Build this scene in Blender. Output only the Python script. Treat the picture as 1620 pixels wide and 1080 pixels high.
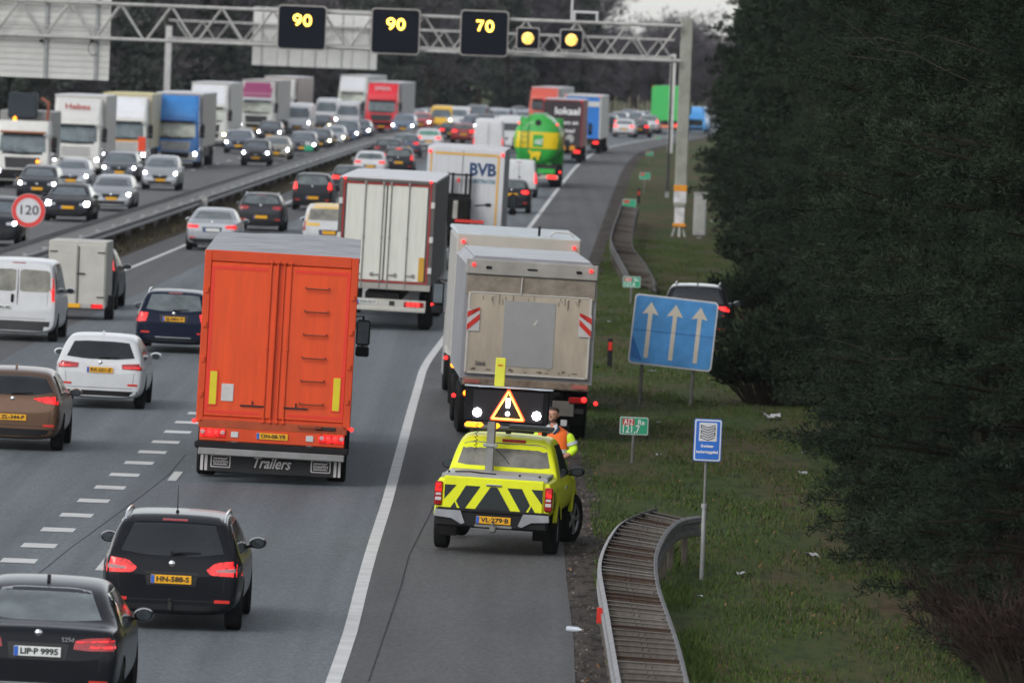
import bpy, bmesh, math, random
import numpy as np
from mathutils import Vector, Matrix
from mathutils.bvhtree import BVHTree

for o in list(bpy.data.objects): bpy.data.objects.remove(o)
C = bpy.context.scene.collection
R_ = math.radians
# ------------------------------------------------------------ camera
FP, CH = 13300.0, 7.74                      # focal length in photo pixels (1620 wide), camera height over the road
PITCH, ROLL = math.atan(480/13300.0), R_(2.25)
fwd = Vector((0, math.cos(PITCH), -math.sin(PITCH)))
ri0 = Vector((1, 0, 0)); up0 = ri0.cross(fwd)
rgt = ri0*math.cos(ROLL) + up0*math.sin(ROLL)
upv = -ri0*math.sin(ROLL) + up0*math.cos(ROLL)
cam = bpy.data.cameras.new('camera'); cam_o = bpy.data.objects.new('camera', cam); C.objects.link(cam_o)
cam.sensor_width = 36; cam.lens = FP/1620*36; cam.clip_start = 1; cam.clip_end = 6000
cam_o.matrix_world = Matrix(((rgt.x, upv.x, -fwd.x, 0), (rgt.y, upv.y, -fwd.y, 0), (rgt.z, upv.z, -fwd.z, CH), (0, 0, 0, 1)))
cam.dof.use_dof = True; cam.dof.focus_distance = 122; cam.dof.aperture_fstop = 4.3; cam.dof.aperture_blades = 7
bpy.context.scene.camera = cam_o
# ------------------------------------------------------------ world, sun, exposure
w = bpy.data.worlds.new('World'); bpy.context.scene.world = w; w.use_nodes = True
nt = w.node_tree; nt.nodes.clear()
sky = nt.nodes.new('ShaderNodeTexSky'); sky.sky_type = 'NISHITA'; sky.sun_disc = False
SUN_EL, SUN_AZ = R_(38), R_(215)
sky.sun_elevation = SUN_EL; sky.sun_rotation = SUN_AZ; sky.air_density = 1.0; sky.dust_density = 1.1; sky.ozone_density = 1.0
hs = nt.nodes.new('ShaderNodeHueSaturation'); hs.inputs['Saturation'].default_value = .22
bg = nt.nodes.new('ShaderNodeBackground'); bg.inputs['Strength'].default_value = .14
wo = nt.nodes.new('ShaderNodeOutputWorld')
nt.links.new(sky.outputs[0], hs.inputs['Color']); nt.links.new(hs.outputs[0], bg.inputs[0]); nt.links.new(bg.outputs[0], wo.inputs[0])
sl = bpy.data.lights.new('sun', 'SUN'); sl.energy = .6; sl.angle = R_(25); sl.color = (1, .97, .93)
so = bpy.data.objects.new('sun', sl); C.objects.link(so)
sd = Vector((math.sin(SUN_AZ)*math.cos(SUN_EL), math.cos(SUN_AZ)*math.cos(SUN_EL), math.sin(SUN_EL)))
so.rotation_euler = (-sd).to_track_quat('-Z', 'Y').to_euler()
vs = bpy.context.scene.view_settings; vs.view_transform = 'Standard'; vs.look = 'None'; vs.exposure = .72; vs.gamma = 1
bpy.context.scene.cycles.volume_step_rate = 4

# ------------------------------------------------------------ pixel <-> place
def ray(x, y): return (fwd*FP + rgt*(x-810) - upv*(y-540)).normalized()
def gp(x, y, h=0.0):
    d = ray(x, y); t = (h-CH)/d.z
    return Vector((d.x*t, d.y*t, h))
def at(x, y, Y):
    d = ray(x, y); t = Y/d.y
    return Vector((d.x*t, Y, CH+d.z*t))

# ------------------------------------------------------------ materials
MC = {}
def mat(name, col, rough=.5, metal=0., var=.12, scale=2.5, bump=0., coat=0., em=None, es=0., spec=.35, col2=None, detail=6, bscale=None, stretch=None):
    if name in MC: return MC[name]
    m = bpy.data.materials.new(name); m.use_nodes = True; n = m.node_tree; p = n.nodes['Principled BSDF']
    p.inputs['Base Color'].default_value = (*col, 1); p.inputs['Roughness'].default_value = rough
    p.inputs['Metallic'].default_value = metal; p.inputs['Coat Weight'].default_value = coat
    p.inputs['Specular IOR Level'].default_value = spec
    if em: p.inputs['Emission Color'].default_value = (*em, 1); p.inputs['Emission Strength'].default_value = es
    if var > 0:
        tc = n.nodes.new('ShaderNodeTexCoord'); nz = n.nodes.new('ShaderNodeTexNoise')
        nz.inputs['Scale'].default_value = scale; nz.inputs['Detail'].default_value = detail; nz.inputs['Roughness'].default_value = .62
        if stretch:
            mp = n.nodes.new('ShaderNodeMapping'); mp.inputs['Scale'].default_value = stretch; n.links.new(tc.outputs['Object'], mp.inputs[0]); n.links.new(mp.outputs[0], nz.inputs[0])
        else: n.links.new(tc.outputs['Object'], nz.inputs['Vector'])
        mr = n.nodes.new('ShaderNodeMapRange'); mr.inputs[1].default_value = .3; mr.inputs[2].default_value = .7
        n.links.new(nz.outputs[0], mr.inputs[0])
        mx = n.nodes.new('ShaderNodeMix'); mx.data_type = 'RGBA'
        c2 = col2 if col2 else tuple(c*(1+var) for c in col)
        mx.inputs[6].default_value = (*(tuple(c*(1-var) for c in col) if not col2 else col), 1); mx.inputs[7].default_value = (*c2, 1)
        n.links.new(mr.outputs[0], mx.inputs[0]); n.links.new(mx.outputs[2], p.inputs['Base Color'])
        if bump:
            nb = n.nodes.new('ShaderNodeTexNoise'); nb.inputs['Scale'].default_value = bscale or scale*6; nb.inputs['Detail'].default_value = 4
            n.links.new(tc.outputs['Object'], nb.inputs['Vector'])
            b = n.nodes.new('ShaderNodeBump'); b.inputs['Strength'].default_value = bump; b.inputs['Distance'].default_value = .02
            n.links.new(nb.outputs[0], b.inputs['Height']); n.links.new(b.outputs[0], p.inputs['Normal'])
    if em and var >= .15:
        mu = n.nodes.new('ShaderNodeMapRange'); mu.inputs[1].default_value = .38; mu.inputs[2].default_value = .62; mu.inputs[3].default_value = es*.25; mu.inputs[4].default_value = es*1.6; n.links.new(nz.outputs[0], mu.inputs[0]); n.links.new(mu.outputs[0], p.inputs['Emission Strength'])
    MC[name] = m; return m

def paint(name, col, metal=0., rough=.32):
    dk = max(col) < .06
    return mat('paint_'+name, col, rough, metal, .07, 3, coat=.08 if dk else .25, spec=.13 if dk else .3)
BLACKPL = mat('black_plastic', (.010, .010, .011), .6, var=.2, spec=.2)
GLASS = mat('dark_glass', (.012, .015, .018), .08, var=.45, scale=1.2, coat=.3)
GLASSW = mat('screen_glass', (.095, .115, .13), .1, var=.35, scale=1.5, coat=.6)  # sky reflection is put into the pale base colour
RUB = mat('rubber', (.011, .011, .011), .9, var=.2, scale=8, spec=.15)
WELL = mat('wheel_well', (.006, .006, .006), .9, var=.1)
ALU = mat('alloy', (.32, .33, .35), .35, .8, .15)
CHROME = mat('chrome', (.6, .61, .63), .15, 1., .08)
GALV = mat('galvanised', (.30, .31, .31), .5, .35, .18, 6)
PLY = mat('plate_yellow', (.72, .36, .01), .4, var=.05)
PLW = mat('plate_white', (.6, .62, .6), .4, var=.05)
PLB = mat('plate_blue', (.02, .10, .45), .4, var=.05)
INK = mat('black_ink', (.01, .01, .012), .5, var=.1)
WHITEINK = mat('white_ink', (.75, .75, .75), .5, var=.06)
TAILON = mat('tail_on', (.42, .008, .008), .25, var=.3, scale=16, coat=.6, detail=1, em=(1, .012, .012), es=.55)
TAILHOT = mat('tail_hot', (.6, .02, .02), .3, var=.1, em=(1, .02, .018), es=1.6)
TAILOFF = mat('tail_off', (.28, .006, .008), .15, var=.35, scale=25, coat=.8)
AMBER = mat('amber_on', (.7, .25, .02), .3, var=.1, em=(1, .27, .01), es=2.2)
HEAD = mat('headlight_on', (.8, .8, .85), .2, var=.05, em=(.93, .93, 1), es=26)
HEADY = mat('headlight_warm', (.8, .75, .6), .2, var=.05, em=(1, .86, .45), es=16)
HEADOFF = mat('headlight_off', (.35, .37, .4), .12, var=.3, scale=20, coat=1)
CHAS = mat('chassis', (.02, .019, .018), .7, var=.4, scale=4)
DIRTY = mat('dirty_black', (.03, .028, .026), .75, var=.5, scale=3)
REFW = mat('reflector_red', (.55, .03, .02), .3, var=.08)

# ------------------------------------------------------------ objects
def obj(name, me, m=None, parent=None):
    o = bpy.data.objects.new(name, me); C.objects.link(o)
    if m is not None:
        if len(me.materials): me.materials.clear()
        for k in (m if isinstance(m, (list, tuple)) else [m]): me.materials.append(k)
    if parent is not None: o.parent = parent
    return o
def tag(o, label=None, cat=None, group=None, kind=None):
    if label: o['label'] = label
    if cat: o['category'] = cat
    if group: o['group'] = group
    if kind: o['kind'] = kind
    return o
def empty(name): o = bpy.data.objects.new(name, None); C.objects.link(o); o.empty_display_size = .3; return o
def kids(o): return [c for c in bpy.data.objects if c.parent == o]
def copy_tree(o, parent=None):
    c = o.copy(); C.objects.link(c)
    if parent is not None: c.parent = parent
    for ch in list(o.children): copy_tree(ch, c)
    return c

class M:
    def __init__(s): s.v = []; s.f = []; s.m = []
    def add(s, vs_, fs, mi=0):
        b = len(s.v); s.v += [tuple(v) for v in vs_]; s.f += [tuple(b+i for i in f) for f in fs]; s.m += [mi]*len(fs); return s
    def box(s, c, d, ch=.0, mi=0, rz=0):
        X, Y, Z = d[0]/2, d[1]/2, d[2]/2; ch = min(ch, X*.9, Y*.9, Z*.9)
        cr, sr = math.cos(rz), math.sin(rz)
        def T(p): return (c[0]+p[0]*cr-p[1]*sr, c[1]+p[0]*sr+p[1]*cr, c[2]+p[2])
        if ch <= 0:
            V = [T((x*X, y*Y, z*Z)) for x in (-1, 1) for y in (-1, 1) for z in (-1, 1)]
            return s.add(V, [(0, 1, 3, 2), (4, 6, 7, 5), (0, 4, 5, 1), (2, 3, 7, 6), (0, 2, 6, 4), (1, 5, 7, 3)], mi)
        V = []; I = {}
        for x in (-1, 1):
            for y in (-1, 1):
                for z in (-1, 1):
                    for k, p in enumerate(((x*X, y*(Y-ch), z*(Z-ch)), (x*(X-ch), y*Y, z*(Z-ch)), (x*(X-ch), y*(Y-ch), z*Z))):
                        I[x, y, z, k] = len(V); V.append(T(p))
        F = []
        for a in (-1, 1):
            F.append([I[a, y, z, 0] for y, z in ((-1, -1), (1, -1), (1, 1), (-1, 1))][::a])
            F.append([I[x, a, z, 1] for x, z in ((-1, -1), (-1, 1), (1, 1), (1, -1))][::a])
            F.append([I[x, y, a, 2] for x, y in ((-1, -1), (1, -1), (1, 1), (-1, 1))][::a])
        for a in (-1, 1):
            for b in (-1, 1):
                F.append([I[a, b, -1, 0], I[a, b, 1, 0], I[a, b, 1, 1], I[a, b, -1, 1]][::a*b])
                F.append([I[a, -1, b, 0], I[a, 1, b, 0], I[a, 1, b, 2], I[a, -1, b, 2]][::-a*b])
                F.append([I[-1, a, b, 1], I[1, a, b, 1], I[1, a, b, 2], I[-1, a, b, 2]][::a*b])
                for e in (-1, 1): F.append([I[a, b, e, 0], I[a, b, e, 1], I[a, b, e, 2]][::a*b*e])
        return s.add(V, F, mi)
    def tube(s, pts, r, n=8, mi=0, caps=True):
        pts = [Vector(p) for p in pts]; V = []; F = []
        rs = r if isinstance(r, (list, tuple)) else [r]*len(pts)
        prev = None
        for i, p in enumerate(pts):
            t = (pts[min(i+1, len(pts)-1)]-pts[max(i-1, 0)]).normalized()
            a = Vector((0, 0, 1)) if abs(t.z) < .9 else Vector((1, 0, 0))
            if prev is not None: u = (prev - t*prev.dot(t)).normalized()
            else: u = t.cross(a).normalized()
            prev = u; q = t.cross(u)
            for k in range(n):
                an = 2*math.pi*k/n; V.append(p+(u*math.cos(an)+q*math.sin(an))*rs[i])
        for i in range(len(pts)-1):
            for k in range(n): F.append((i*n+k, i*n+(k+1) % n, (i+1)*n+(k+1) % n, (i+1)*n+k))
        if caps: F.append(tuple(range(n))[::-1]); F.append(tuple((len(pts)-1)*n+k for k in range(n)))
        return s.add(V, F, mi)
    def lathe(s, prof, c=(0, 0, 0), axis='x', n=24, mi=0, cap=True):   # prof: (axial, radius)
        V = []; F = []
        for a, r in prof:
            for k in range(n):
                an = 2*math.pi*k/n; co, si = r*math.cos(an), r*math.sin(an)
                V.append({'x': (c[0]+a, c[1]+co, c[2]+si), 'y': (c[0]+co, c[1]+a, c[2]+si), 'z': (c[0]+co, c[1]+si, c[2]+a)}[axis])
        for i in range(len(prof)-1):
            for k in range(n): F.append((i*n+k, i*n+(k+1) % n, (i+1)*n+(k+1) % n, (i+1)*n+k))
        if cap and prof[0][1] > 1e-4: F.append(tuple(range(n)))
        if cap and prof[-1][1] > 1e-4: F.append(tuple((len(prof)-1)*n+k for k in range(n)))
        return s.add(V, F, mi)
    def prism(s, poly, y0, y1, mi=0):                        # poly in x,z ; extruded along y
        n = len(poly); V = [(x, y0, z) for x, z in poly]+[(x, y1, z) for x, z in poly]
        F = [tuple(range(n)), tuple(range(n, 2*n))[::-1]]+[(i, (i+1) % n, n+(i+1) % n, n+i) for i in range(n)]
        return s.add(V, F, mi)
    def prismx(s, poly, x0, x1, mi=0):                       # poly in y,z ; extruded along x
        n = len(poly); V = [(x0, y, z) for y, z in poly]+[(x1, y, z) for y, z in poly]
        F = [tuple(range(n)), tuple(range(n, 2*n))[::-1]]+[(i, (i+1) % n, n+(i+1) % n, n+i) for i in range(n)]
        return s.add(V, F, mi)
    def mesh(s, name, smooth=0):
        me = bpy.data.meshes.new(name); me.from_pydata(s.v, [], s.f)
        b = bmesh.new(); b.from_mesh(me); bmesh.ops.recalc_face_normals(b, faces=b.faces); b.to_mesh(me); b.free()
        if any(s.m) and len(me.polygons) == len(s.m): me.polygons.foreach_set('material_index', s.m)
        if smooth:
            me.polygons.foreach_set('use_smooth', [True]*len(me.polygons))
            me.set_sharp_from_angle(angle=R_(smooth))
        me.update(); return me
    def build(s, name, m=None, parent=None, smooth=0): return obj(name, s.mesh(name, smooth), m, parent)

def quads_mesh(name, V):                                      # V: (N,4,3) numpy
    N = len(V); me = bpy.data.meshes.new(name)
    me.vertices.add(N*4); me.vertices.foreach_set('co', V.reshape(-1).astype(np.float32))
    me.loops.add(N*4); me.loops.foreach_set('vertex_index', np.arange(N*4, dtype=np.int32))
    me.polygons.add(N); me.polygons.foreach_set('loop_start', np.arange(0, N*4, 4, dtype=np.int32))
    me.update(calc_edges=True); me.validate(); return me

def text(name, s, size, m, parent, loc, rot=(math.pi/2, 0, 0), bold=0., ext=.003, width=None, shear=0., align='CENTER'):
    cu = bpy.data.curves.new(name, 'FONT'); cu.body = s; cu.size = size; cu.extrude = ext; cu.offset = bold; cu.shear = shear
    cu.align_x = align; cu.align_y = 'CENTER'; cu.resolution_u = 3
    t = bpy.data.objects.new(name+'_tmp', cu); C.objects.link(t)
    me = bpy.data.meshes.new_from_object(t.evaluated_get(bpy.context.evaluated_depsgraph_get()))
    bpy.data.objects.remove(t); bpy.data.curves.remove(cu)
    me.name = name
    if width and len(me.vertices):
        xs = [v.co.x for v in me.vertices]; k = width/max(1e-6, max(xs)-min(xs))
        for v in me.vertices: v.co.x *= k
    if len(me.vertices):
        Rm = Matrix.Translation(loc) @ Matrix.Rotation(rot[2], 4, 'Z') @ Matrix.Rotation(rot[1], 4, 'Y') @ Matrix.Rotation(rot[0], 4, 'X')
        me.transform(Rm)
    return obj(name, me, m, parent)

# ------------------------------------------------------------ patches laid on a body
def bvh_of(me): return BVHTree.FromPolygons([v.co.copy() for v in me.vertices], [tuple(p.vertices) for p in me.polygons])
DIRS = {'rear': Vector((0, 1, 0)), 'front': Vector((0, -1, 0)), 'right': Vector((-1, 0, 0)), 'left': Vector((1, 0, 0)), 'top': Vector((0, 0, -1))}
def resample(pl, n):
    pl = [Vector((p[0], p[1])) for p in pl]
    if len(pl) == 1: return [pl[0]]*n
    L = [0]
    for a, b in zip(pl, pl[1:]): L.append(L[-1]+(b-a).length)
    out = []
    for i in range(n):
        t = L[-1]*i/(n-1); k = 0
        while k < len(L)-2 and L[k+1] < t: k += 1
        sg = L[k+1]-L[k]; out.append(pl[k].lerp(pl[k+1], (t-L[k])/sg if sg > 0 else 0))
    return out
def patch(mm, bv, side, top, bot, off=.006, nu=9, nv=5, mi=0, mirror=False):
    for sgn in ((1, -1) if mirror else (1,)):
        a, b = resample(top, nu), resample(bot, nu); d = DIRS[side]; V = []; inner = []
        for j in range(nv):
            for i in range(nu):
                q = a[i].lerp(b[i], j/(nv-1))
                if side in ('rear', 'front'): o = Vector((q.x*sgn, 0, q.y)) - d*40
                elif side == 'top': o = Vector((q.x*sgn, q.y, 40))
                else: o = Vector((0, q.x, q.y)) - d*40
                dd = d
                if side in ('right', 'left') and sgn < 0: dd = -d; o = Vector((0, q.x, q.y)) - dd*40
                h = bv.ray_cast(o, dd)
                if h[0] is None:
                    c_ = o + dd*40; nn = bv.find_nearest(c_ if side == 'top' else o+dd*38)
                    hp = nn[0] if nn[0] is not None else c_
                else: hp = h[0]
                V.append(hp - dd*off); inner.append(hp + dd*.02)
        F = [(j*nu+i, j*nu+i+1, (j+1)*nu+i+1, (j+1)*nu+i) for j in range(nv-1) for i in range(nu-1)]
        ring = [i for i in range(nu)]+[j*nu+nu-1 for j in range(1, nv)]+[(nv-1)*nu+i for i in range(nu-2, -1, -1)]+[j*nu for j in range(nv-2, 0, -1)]
        n0 = len(V)
        for r in ring: V.append(inner[r])
        for k in range(len(ring)): F.append((ring[k], ring[(k+1) % len(ring)], n0+(k+1) % len(ring), n0+k))
        mm.add(V, F, mi)
    return mm
def P(root, name, m, bv, side, top, bot, mirror=False, **k):
    mm = M(); patch(mm, bv, side, top, bot, mirror=mirror, **k); return mm.build(name, m, root, 50)
def P2(root, name, m, bv, side, top, bot, **k):               # two separate parts, mirrored
    r = []
    for s in (1, -1):
        if side in ('rear', 'front'):
            t_ = [(a*s, z) for a, z in top]; b_ = [(a*s, z) for a, z in bot]; sd_ = side
        else: t_, b_, sd_ = top, bot, ('right' if s > 0 else 'left')
        r.append(P(root, name, m, bv, sd_, t_, b_, **k))
    return r

def mk_plate(root, x, y, z, m, txt, facing=-1, w=.52, h=.11):
    mm = M().box((x, y, z), (w, .016, h), .004); p = mm.build('licence_plate', m, root)
    M().box((x-(w/2-.025)*(-facing), y+facing*.0095, z), (.045, .006, h-.008)).build('euro_band', PLB, p)
    if txt:
        text('plate_lettering', txt, h*.82, INK, p, (x+.02*(-facing), y+facing*.0115, z), (math.pi/2, 0, 0 if facing < 0 else math.pi), bold=.0025, width=w*.8)
    return p

WM = {}
def wheel_meshes(r, w, truck=False):
    k = (r, w, truck)
    if k in WM: return WM[k]
    t = M().lathe([(-w/2, r*.66), (-w/2, r*.9), (-w*.4, r*.985), (-w*.2, r), (w*.2, r), (w*.4, r*.985), (w/2, r*.9), (w/2, r*.66), (w*.22, r*.64), (w*.20, .001)], n=28).mesh('wheel', 40)
    t.materials.append(RUB)
    rim = M(); rim.lathe([(w*.44, r*.68), (w*.36, r*.62), (w*.28, r*.6)], n=28, cap=False)
    ns = 5 if not truck else 10
    for i in range(ns):
        a = 2*math.pi*i/ns; ca, sa = math.cos(a), math.sin(a); V = []
        for x_ in (w*.30, w*.40):
            for rr, hw in ((r*.12, r*.07), (r*.62, r*.10)):
                for s_ in (-1, 1): V.append((x_, rr*ca-s_*hw*sa, rr*sa+s_*hw*ca))
        rim.add(V, [(0, 1, 3, 2), (4, 6, 7, 5), (0, 2, 6, 4), (1, 5, 7, 3), (0, 4, 5, 1), (2, 3, 7, 6)])
    rim.lathe([(w*.3, r*.16), (w*.43, r*.12), (w*.44, 0.001)], n=16)
    rm = rim.mesh('rim', 35); rm.materials.append(ALU)
    WM[k] = (t, rm); return WM[k]
def add_wheel(root, x, y, r=.32, w=.21, truck=False, steer=0, name='wheel'):
    t, rm = wheel_meshes(r, w, truck)
    o = bpy.data.objects.new(name, t); C.objects.link(o); o.parent = root; o.location = (x, y, r)
    o.rotation_euler = (0, 0, (0 if x > 0 else math.pi)+steer)
    q = bpy.data.objects.new('rim', rm); C.objects.link(q); q.parent = o
    return o

# ------------------------------------------------------------ cars
ST = {
 'wagon': dict(L=4.6, W=1.8, H=1.47, belt=(.93, .88), rr=.76, r=.325,
   rear=[(0, .70, .83), (.03, .86, .90), (.08, .97, .935), (.20, 1.12, .96), (.36, 1.30, .98), (.46, 1.40, 1)],
   roof=[(.62, 1.445, 1), (1.3, 1.47, 1), (2.1, 1.46, 1), (2.65, 1.40, 1)], ws=[(2.95, 1.30, 1), (3.3, 1.11, 1), (3.55, .98, 1)],
   hood=[(3.9, .92, .99), (4.25, .82, .97)], nose=[(4.45, .72, .93), (4.56, .60, .86), (4.6, .48, .78)]),
 'hatch': dict(L=4.3, W=1.78, H=1.46, belt=(.95, .87), rr=.74, r=.32,
   rear=[(0, .68, .82), (.03, .86, .89), (.09, .99, .93), (.22, 1.13, .955), (.40, 1.29, .975), (.55, 1.39, .99)],
   roof=[(.75, 1.43, 1), (1.3, 1.46, 1), (1.9, 1.45, 1), (2.4, 1.39, 1)], ws=[(2.7, 1.29, 1), (3.05, 1.10, 1), (3.3, .97, 1)],
   hood=[(3.65, .91, .99), (3.95, .81, .97)], nose=[(4.15, .71, .93), (4.26, .60, .86), (4.3, .48, .78)]),
 'sedan': dict(L=4.85, W=1.84, H=1.46, belt=(.96, .88), rr=.72, r=.33,
   rear=[(0, .66, .83), (.03, .84, .89), (.07, .97, .92), (.16, 1.03, .945), (.5, 1.04, .98), (.66, 1.07, .99), (.95, 1.21, 1), (1.3, 1.36, 1)],
   roof=[(1.6, 1.425, 1), (2.1, 1.46, 1), (2.6, 1.45, 1), (2.95, 1.39, 1)], ws=[(3.2, 1.30, 1), (3.55, 1.11, 1), (3.8, .98, 1)],
   hood=[(4.1, .93, .99), (4.5, .83, .97)], nose=[(4.7, .72, .93), (4.81, .60, .86), (4.85, .48, .78)]),
 'suv': dict(L=4.6, W=1.86, H=1.67, belt=(1.08, 1.0), rr=.78, r=.36,
   rear=[(0, .78, .85), (.03, .96, .91), (.08, 1.1, .94), (.18, 1.27, .965), (.32, 1.47, .98), (.42, 1.59, 1)],
   roof=[(.6, 1.64, 1), (1.3, 1.67, 1), (2.1, 1.66, 1), (2.6, 1.60, 1)], ws=[(2.9, 1.48, 1), (3.2, 1.28, 1), (3.45, 1.12, 1)],
   hood=[(3.9, 1.06, .99), (4.2, .97, .97)], nose=[(4.42, .82, .93), (4.55, .66, .88), (4.6, .5, .82)]),
 'mpv': dict(L=4.3, W=1.76, H=1.6, belt=(.98, .95), rr=.78, r=.32,
   rear=[(0, .72, .85), (.03, .92, .91), (.07, 1.05, .94), (.15, 1.22, .96), (.26, 1.42, .98), (.36, 1.53, 1)],
   roof=[(.55, 1.57, 1), (1.2, 1.6, 1), (1.9, 1.59, 1), (2.3, 1.54, 1)], ws=[(2.6, 1.42, 1), (3.05, 1.18, 1), (3.35, 1.03, 1)],
   hood=[(3.7, .95, .99), (3.98, .85, .97)], nose=[(4.15, .74, .93), (4.26, .60, .88), (4.3, .48, .82)]),
 'kangoo': dict(L=4.2, W=1.82, H=1.82, belt=(1.05, 1.0), rr=.84, r=.32,
   rear=[(0, .72, .90), (.03, 1.0, .94), (.06, 1.4, .95), (.12, 1.68, .96), (.2, 1.77, .98)],
   roof=[(.5, 1.80, 1), (1.2, 1.82, 1), (2.0, 1.81, 1), (2.4, 1.74, 1)], ws=[(2.7, 1.56, 1), (3.05, 1.28, 1), (3.25, 1.12, 1)],
   hood=[(3.6, 1.02, .99), (3.88, .92, .97)], nose=[(4.05, .78, .93), (4.16, .62, .9), (4.2, .48, .84)]),
 'minivan': dict(L=4.8, W=1.92, H=1.97, belt=(1.12, 1.05), rr=.86, r=.33,
   rear=[(0, .72, .93), (.03, 1.0, .955), (.06, 1.45, .96), (.13, 1.80, .965), (.22, 1.90, .98)],
   roof=[(.5, 1.945, 1), (1.4, 1.97, 1), (2.6, 1.96, 1), (3.1, 1.88, 1)], ws=[(3.4, 1.68, 1), (3.8, 1.36, 1), (4.05, 1.17, 1)],
   hood=[(4.3, 1.06, .99), (4.55, .92, .97)], nose=[(4.68, .78, .93), (4.77, .62, .9), (4.8, .48, .84)]),
 'hivan': dict(L=5.9, W=2.0, H=2.5, belt=(1.25, 1.12), rr=.86, r=.35,
   rear=[(0, .72, .93), (.03, 1.0, .955), (.06, 1.8, .96), (.13, 2.3, .965), (.22, 2.43, .98)],
   roof=[(.5, 2.47, 1), (1.4, 2.5, 1), (3.4, 2.49, 1), (4.0, 2.38, 1)], ws=[(4.3, 2.12, 1), (4.75, 1.58, 1), (5.0, 1.27, 1)],
   hood=[(5.3, 1.14, .99), (5.6, .98, .97)], nose=[(5.76, .80, .93), (5.86, .62, .9), (5.9, .48, .84)]),
 'pickup': dict(L=5.2, W=1.82, H=1.72, belt=(1.07, 1.04), rr=.78, r=.38, zb=.5,
   rear=[(0, 1.06, .955), (.02, 1.12, .965), (.06, 1.14, .975), (.8, 1.14, .98), (1.5, 1.14, .98), (1.58, 1.19, .98), (1.66, 1.42, .98), (1.76, 1.60, .98), (1.9, 1.67, .985)],
   roof=[(2.3, 1.71, 1), (2.8, 1.72, 1), (3.1, 1.67, 1)], ws=[(3.35, 1.53, 1), (3.7, 1.28, 1), (3.95, 1.14, 1)],
   hood=[(4.5, 1.08, 1.0), (4.85, 1.0, .98)], nose=[(5.05, .86, .93), (5.15, .7, .9), (5.2, .6, .85)]),
}
def car_shell(style, W=None, H=None, L=None):
    s = dict(ST[style]); W = W or s['W']; H = H or s['H']; L = L or s['L']
    kz, ky = H/s['H'], L/s['L']; hw = W/2
    st = [tuple(t) for t in s['rear']+s['roof']+s['ws']+s['hood']+s['nose']]
    V = []; NP = 12
    zb0 = s.get('zb', .20)
    yl = st[-1][0]
    for (y, zt, wf) in st:
        zt *= kz; f = y/yl
        zb = zb0+.05*max(0, 1-y/.12)+.04*max(0, (y-(yl-.15))/.15)
        bz = (s['belt'][0]*(1-f)+s['belt'][1]*f)*kz
        zs = min(bz, zt-.035); g = max(0, zt-zs); w_ = hw*wf
        k = min(1, g/(H-bz)) if H > bz else 1
        wr = w_*(.93-(.93-s['rr'])*k)
        mid = .5
        z3 = min(zb+.26, zb+(zs-zb)*.55)
        pts = [(0, zb), (.7*w_, zb), (.945*w_, zb+.07), (w_, z3), (w_, (z3+zs)/2+.03), (.99*w_, zs-.05*min(1, (zs-z3)/.2)), (.945*w_, zs+.015),
               (.945*w_*(1-mid)+wr*mid*1.02, zs+g*.5), (wr+.0, zt-min(.085, g*.3)), (.90*wr, zt-min(.018, g*.12)), (.55*wr, zt), (0, zt+.008)]
        V.append([(x, y*ky, z) for x, z in pts])
    n = NP; rings = []
    verts = []; idx = []
    for sec in V:
        r = []; l = []
        for i, p in enumerate(sec):
            r.append(len(verts)); verts.append(p)
            if i in (0, n-1): l.append(r[-1])
            else: l.append(len(verts)); verts.append((-p[0], p[1], p[2]))
        idx.append((r, l))
    F = []
    for a, b in zip(idx, idx[1:]):
        for i in range(n-1):
            F.append((a[0][i], a[0][i+1], b[0][i+1], b[0][i]))
            F.append((a[1][i+1], a[1][i], b[1][i], b[1][i+1]))
    for (r, l) in (idx[0], idx[-1]):
        for i in range(n-1):
            q = []
            for t in (r[i], r[i+1], l[i+1], l[i]):
                if t not in q: q.append(t)
            F.append(tuple(q))
    me = bpy.data.meshes.new('shell'); me.from_pydata(verts, [], F)
    b = bmesh.new(); b.from_mesh(me); bmesh.ops.recalc_face_normals(b, faces=b.faces); b.to_mesh(me); b.free()
    o = bpy.data.objects.new('tmp', me); C.objects.link(o)
    sub = o.modifiers.new('s', 'SUBSURF'); sub.levels = 2; sub.render_levels = 2
    r_ = s['r']; fy = L-.86*ky; ry = (.76 if style not in ('pickup', 'hivan') else 1.05)*ky
    cm = M()
    for y in (fy, ry):
        for sx in (-1, 1): cm.lathe([(-.35, r_+.055), (.35, r_+.055)], (sx*(hw-.02), y, r_-.005), n=28)
    co = cm.build('cut'); bo = o.modifiers.new('b', 'BOOLEAN'); bo.object = co; bo.solver = 'EXACT'; bo.operation = 'DIFFERENCE'
    dg = bpy.context.evaluated_depsgraph_get(); res = bpy.data.meshes.new_from_object(o.evaluated_get(dg))
    bpy.data.objects.remove(o); bpy.data.objects.remove(co)
    for p in res.polygons:
        c = p.center; p.use_smooth = True
        for y in (fy, ry):
            rad = math.hypot(c.y-y, c.z-(r_-.005))
            if rad < r_+.053: p.material_index = 1
            elif rad < r_+.06 and (Vector((0, c.y-y, c.z-r_)).dot(p.normal) < -.5*rad): p.material_index = 1
    res.set_sharp_from_angle(angle=R_(38)); res.name = 'body'
    return res, dict(W=W, H=H, L=L, r=r_, fy=fy, ry=ry, kz=kz, ky=ky, s=s, hw=hw)

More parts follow.
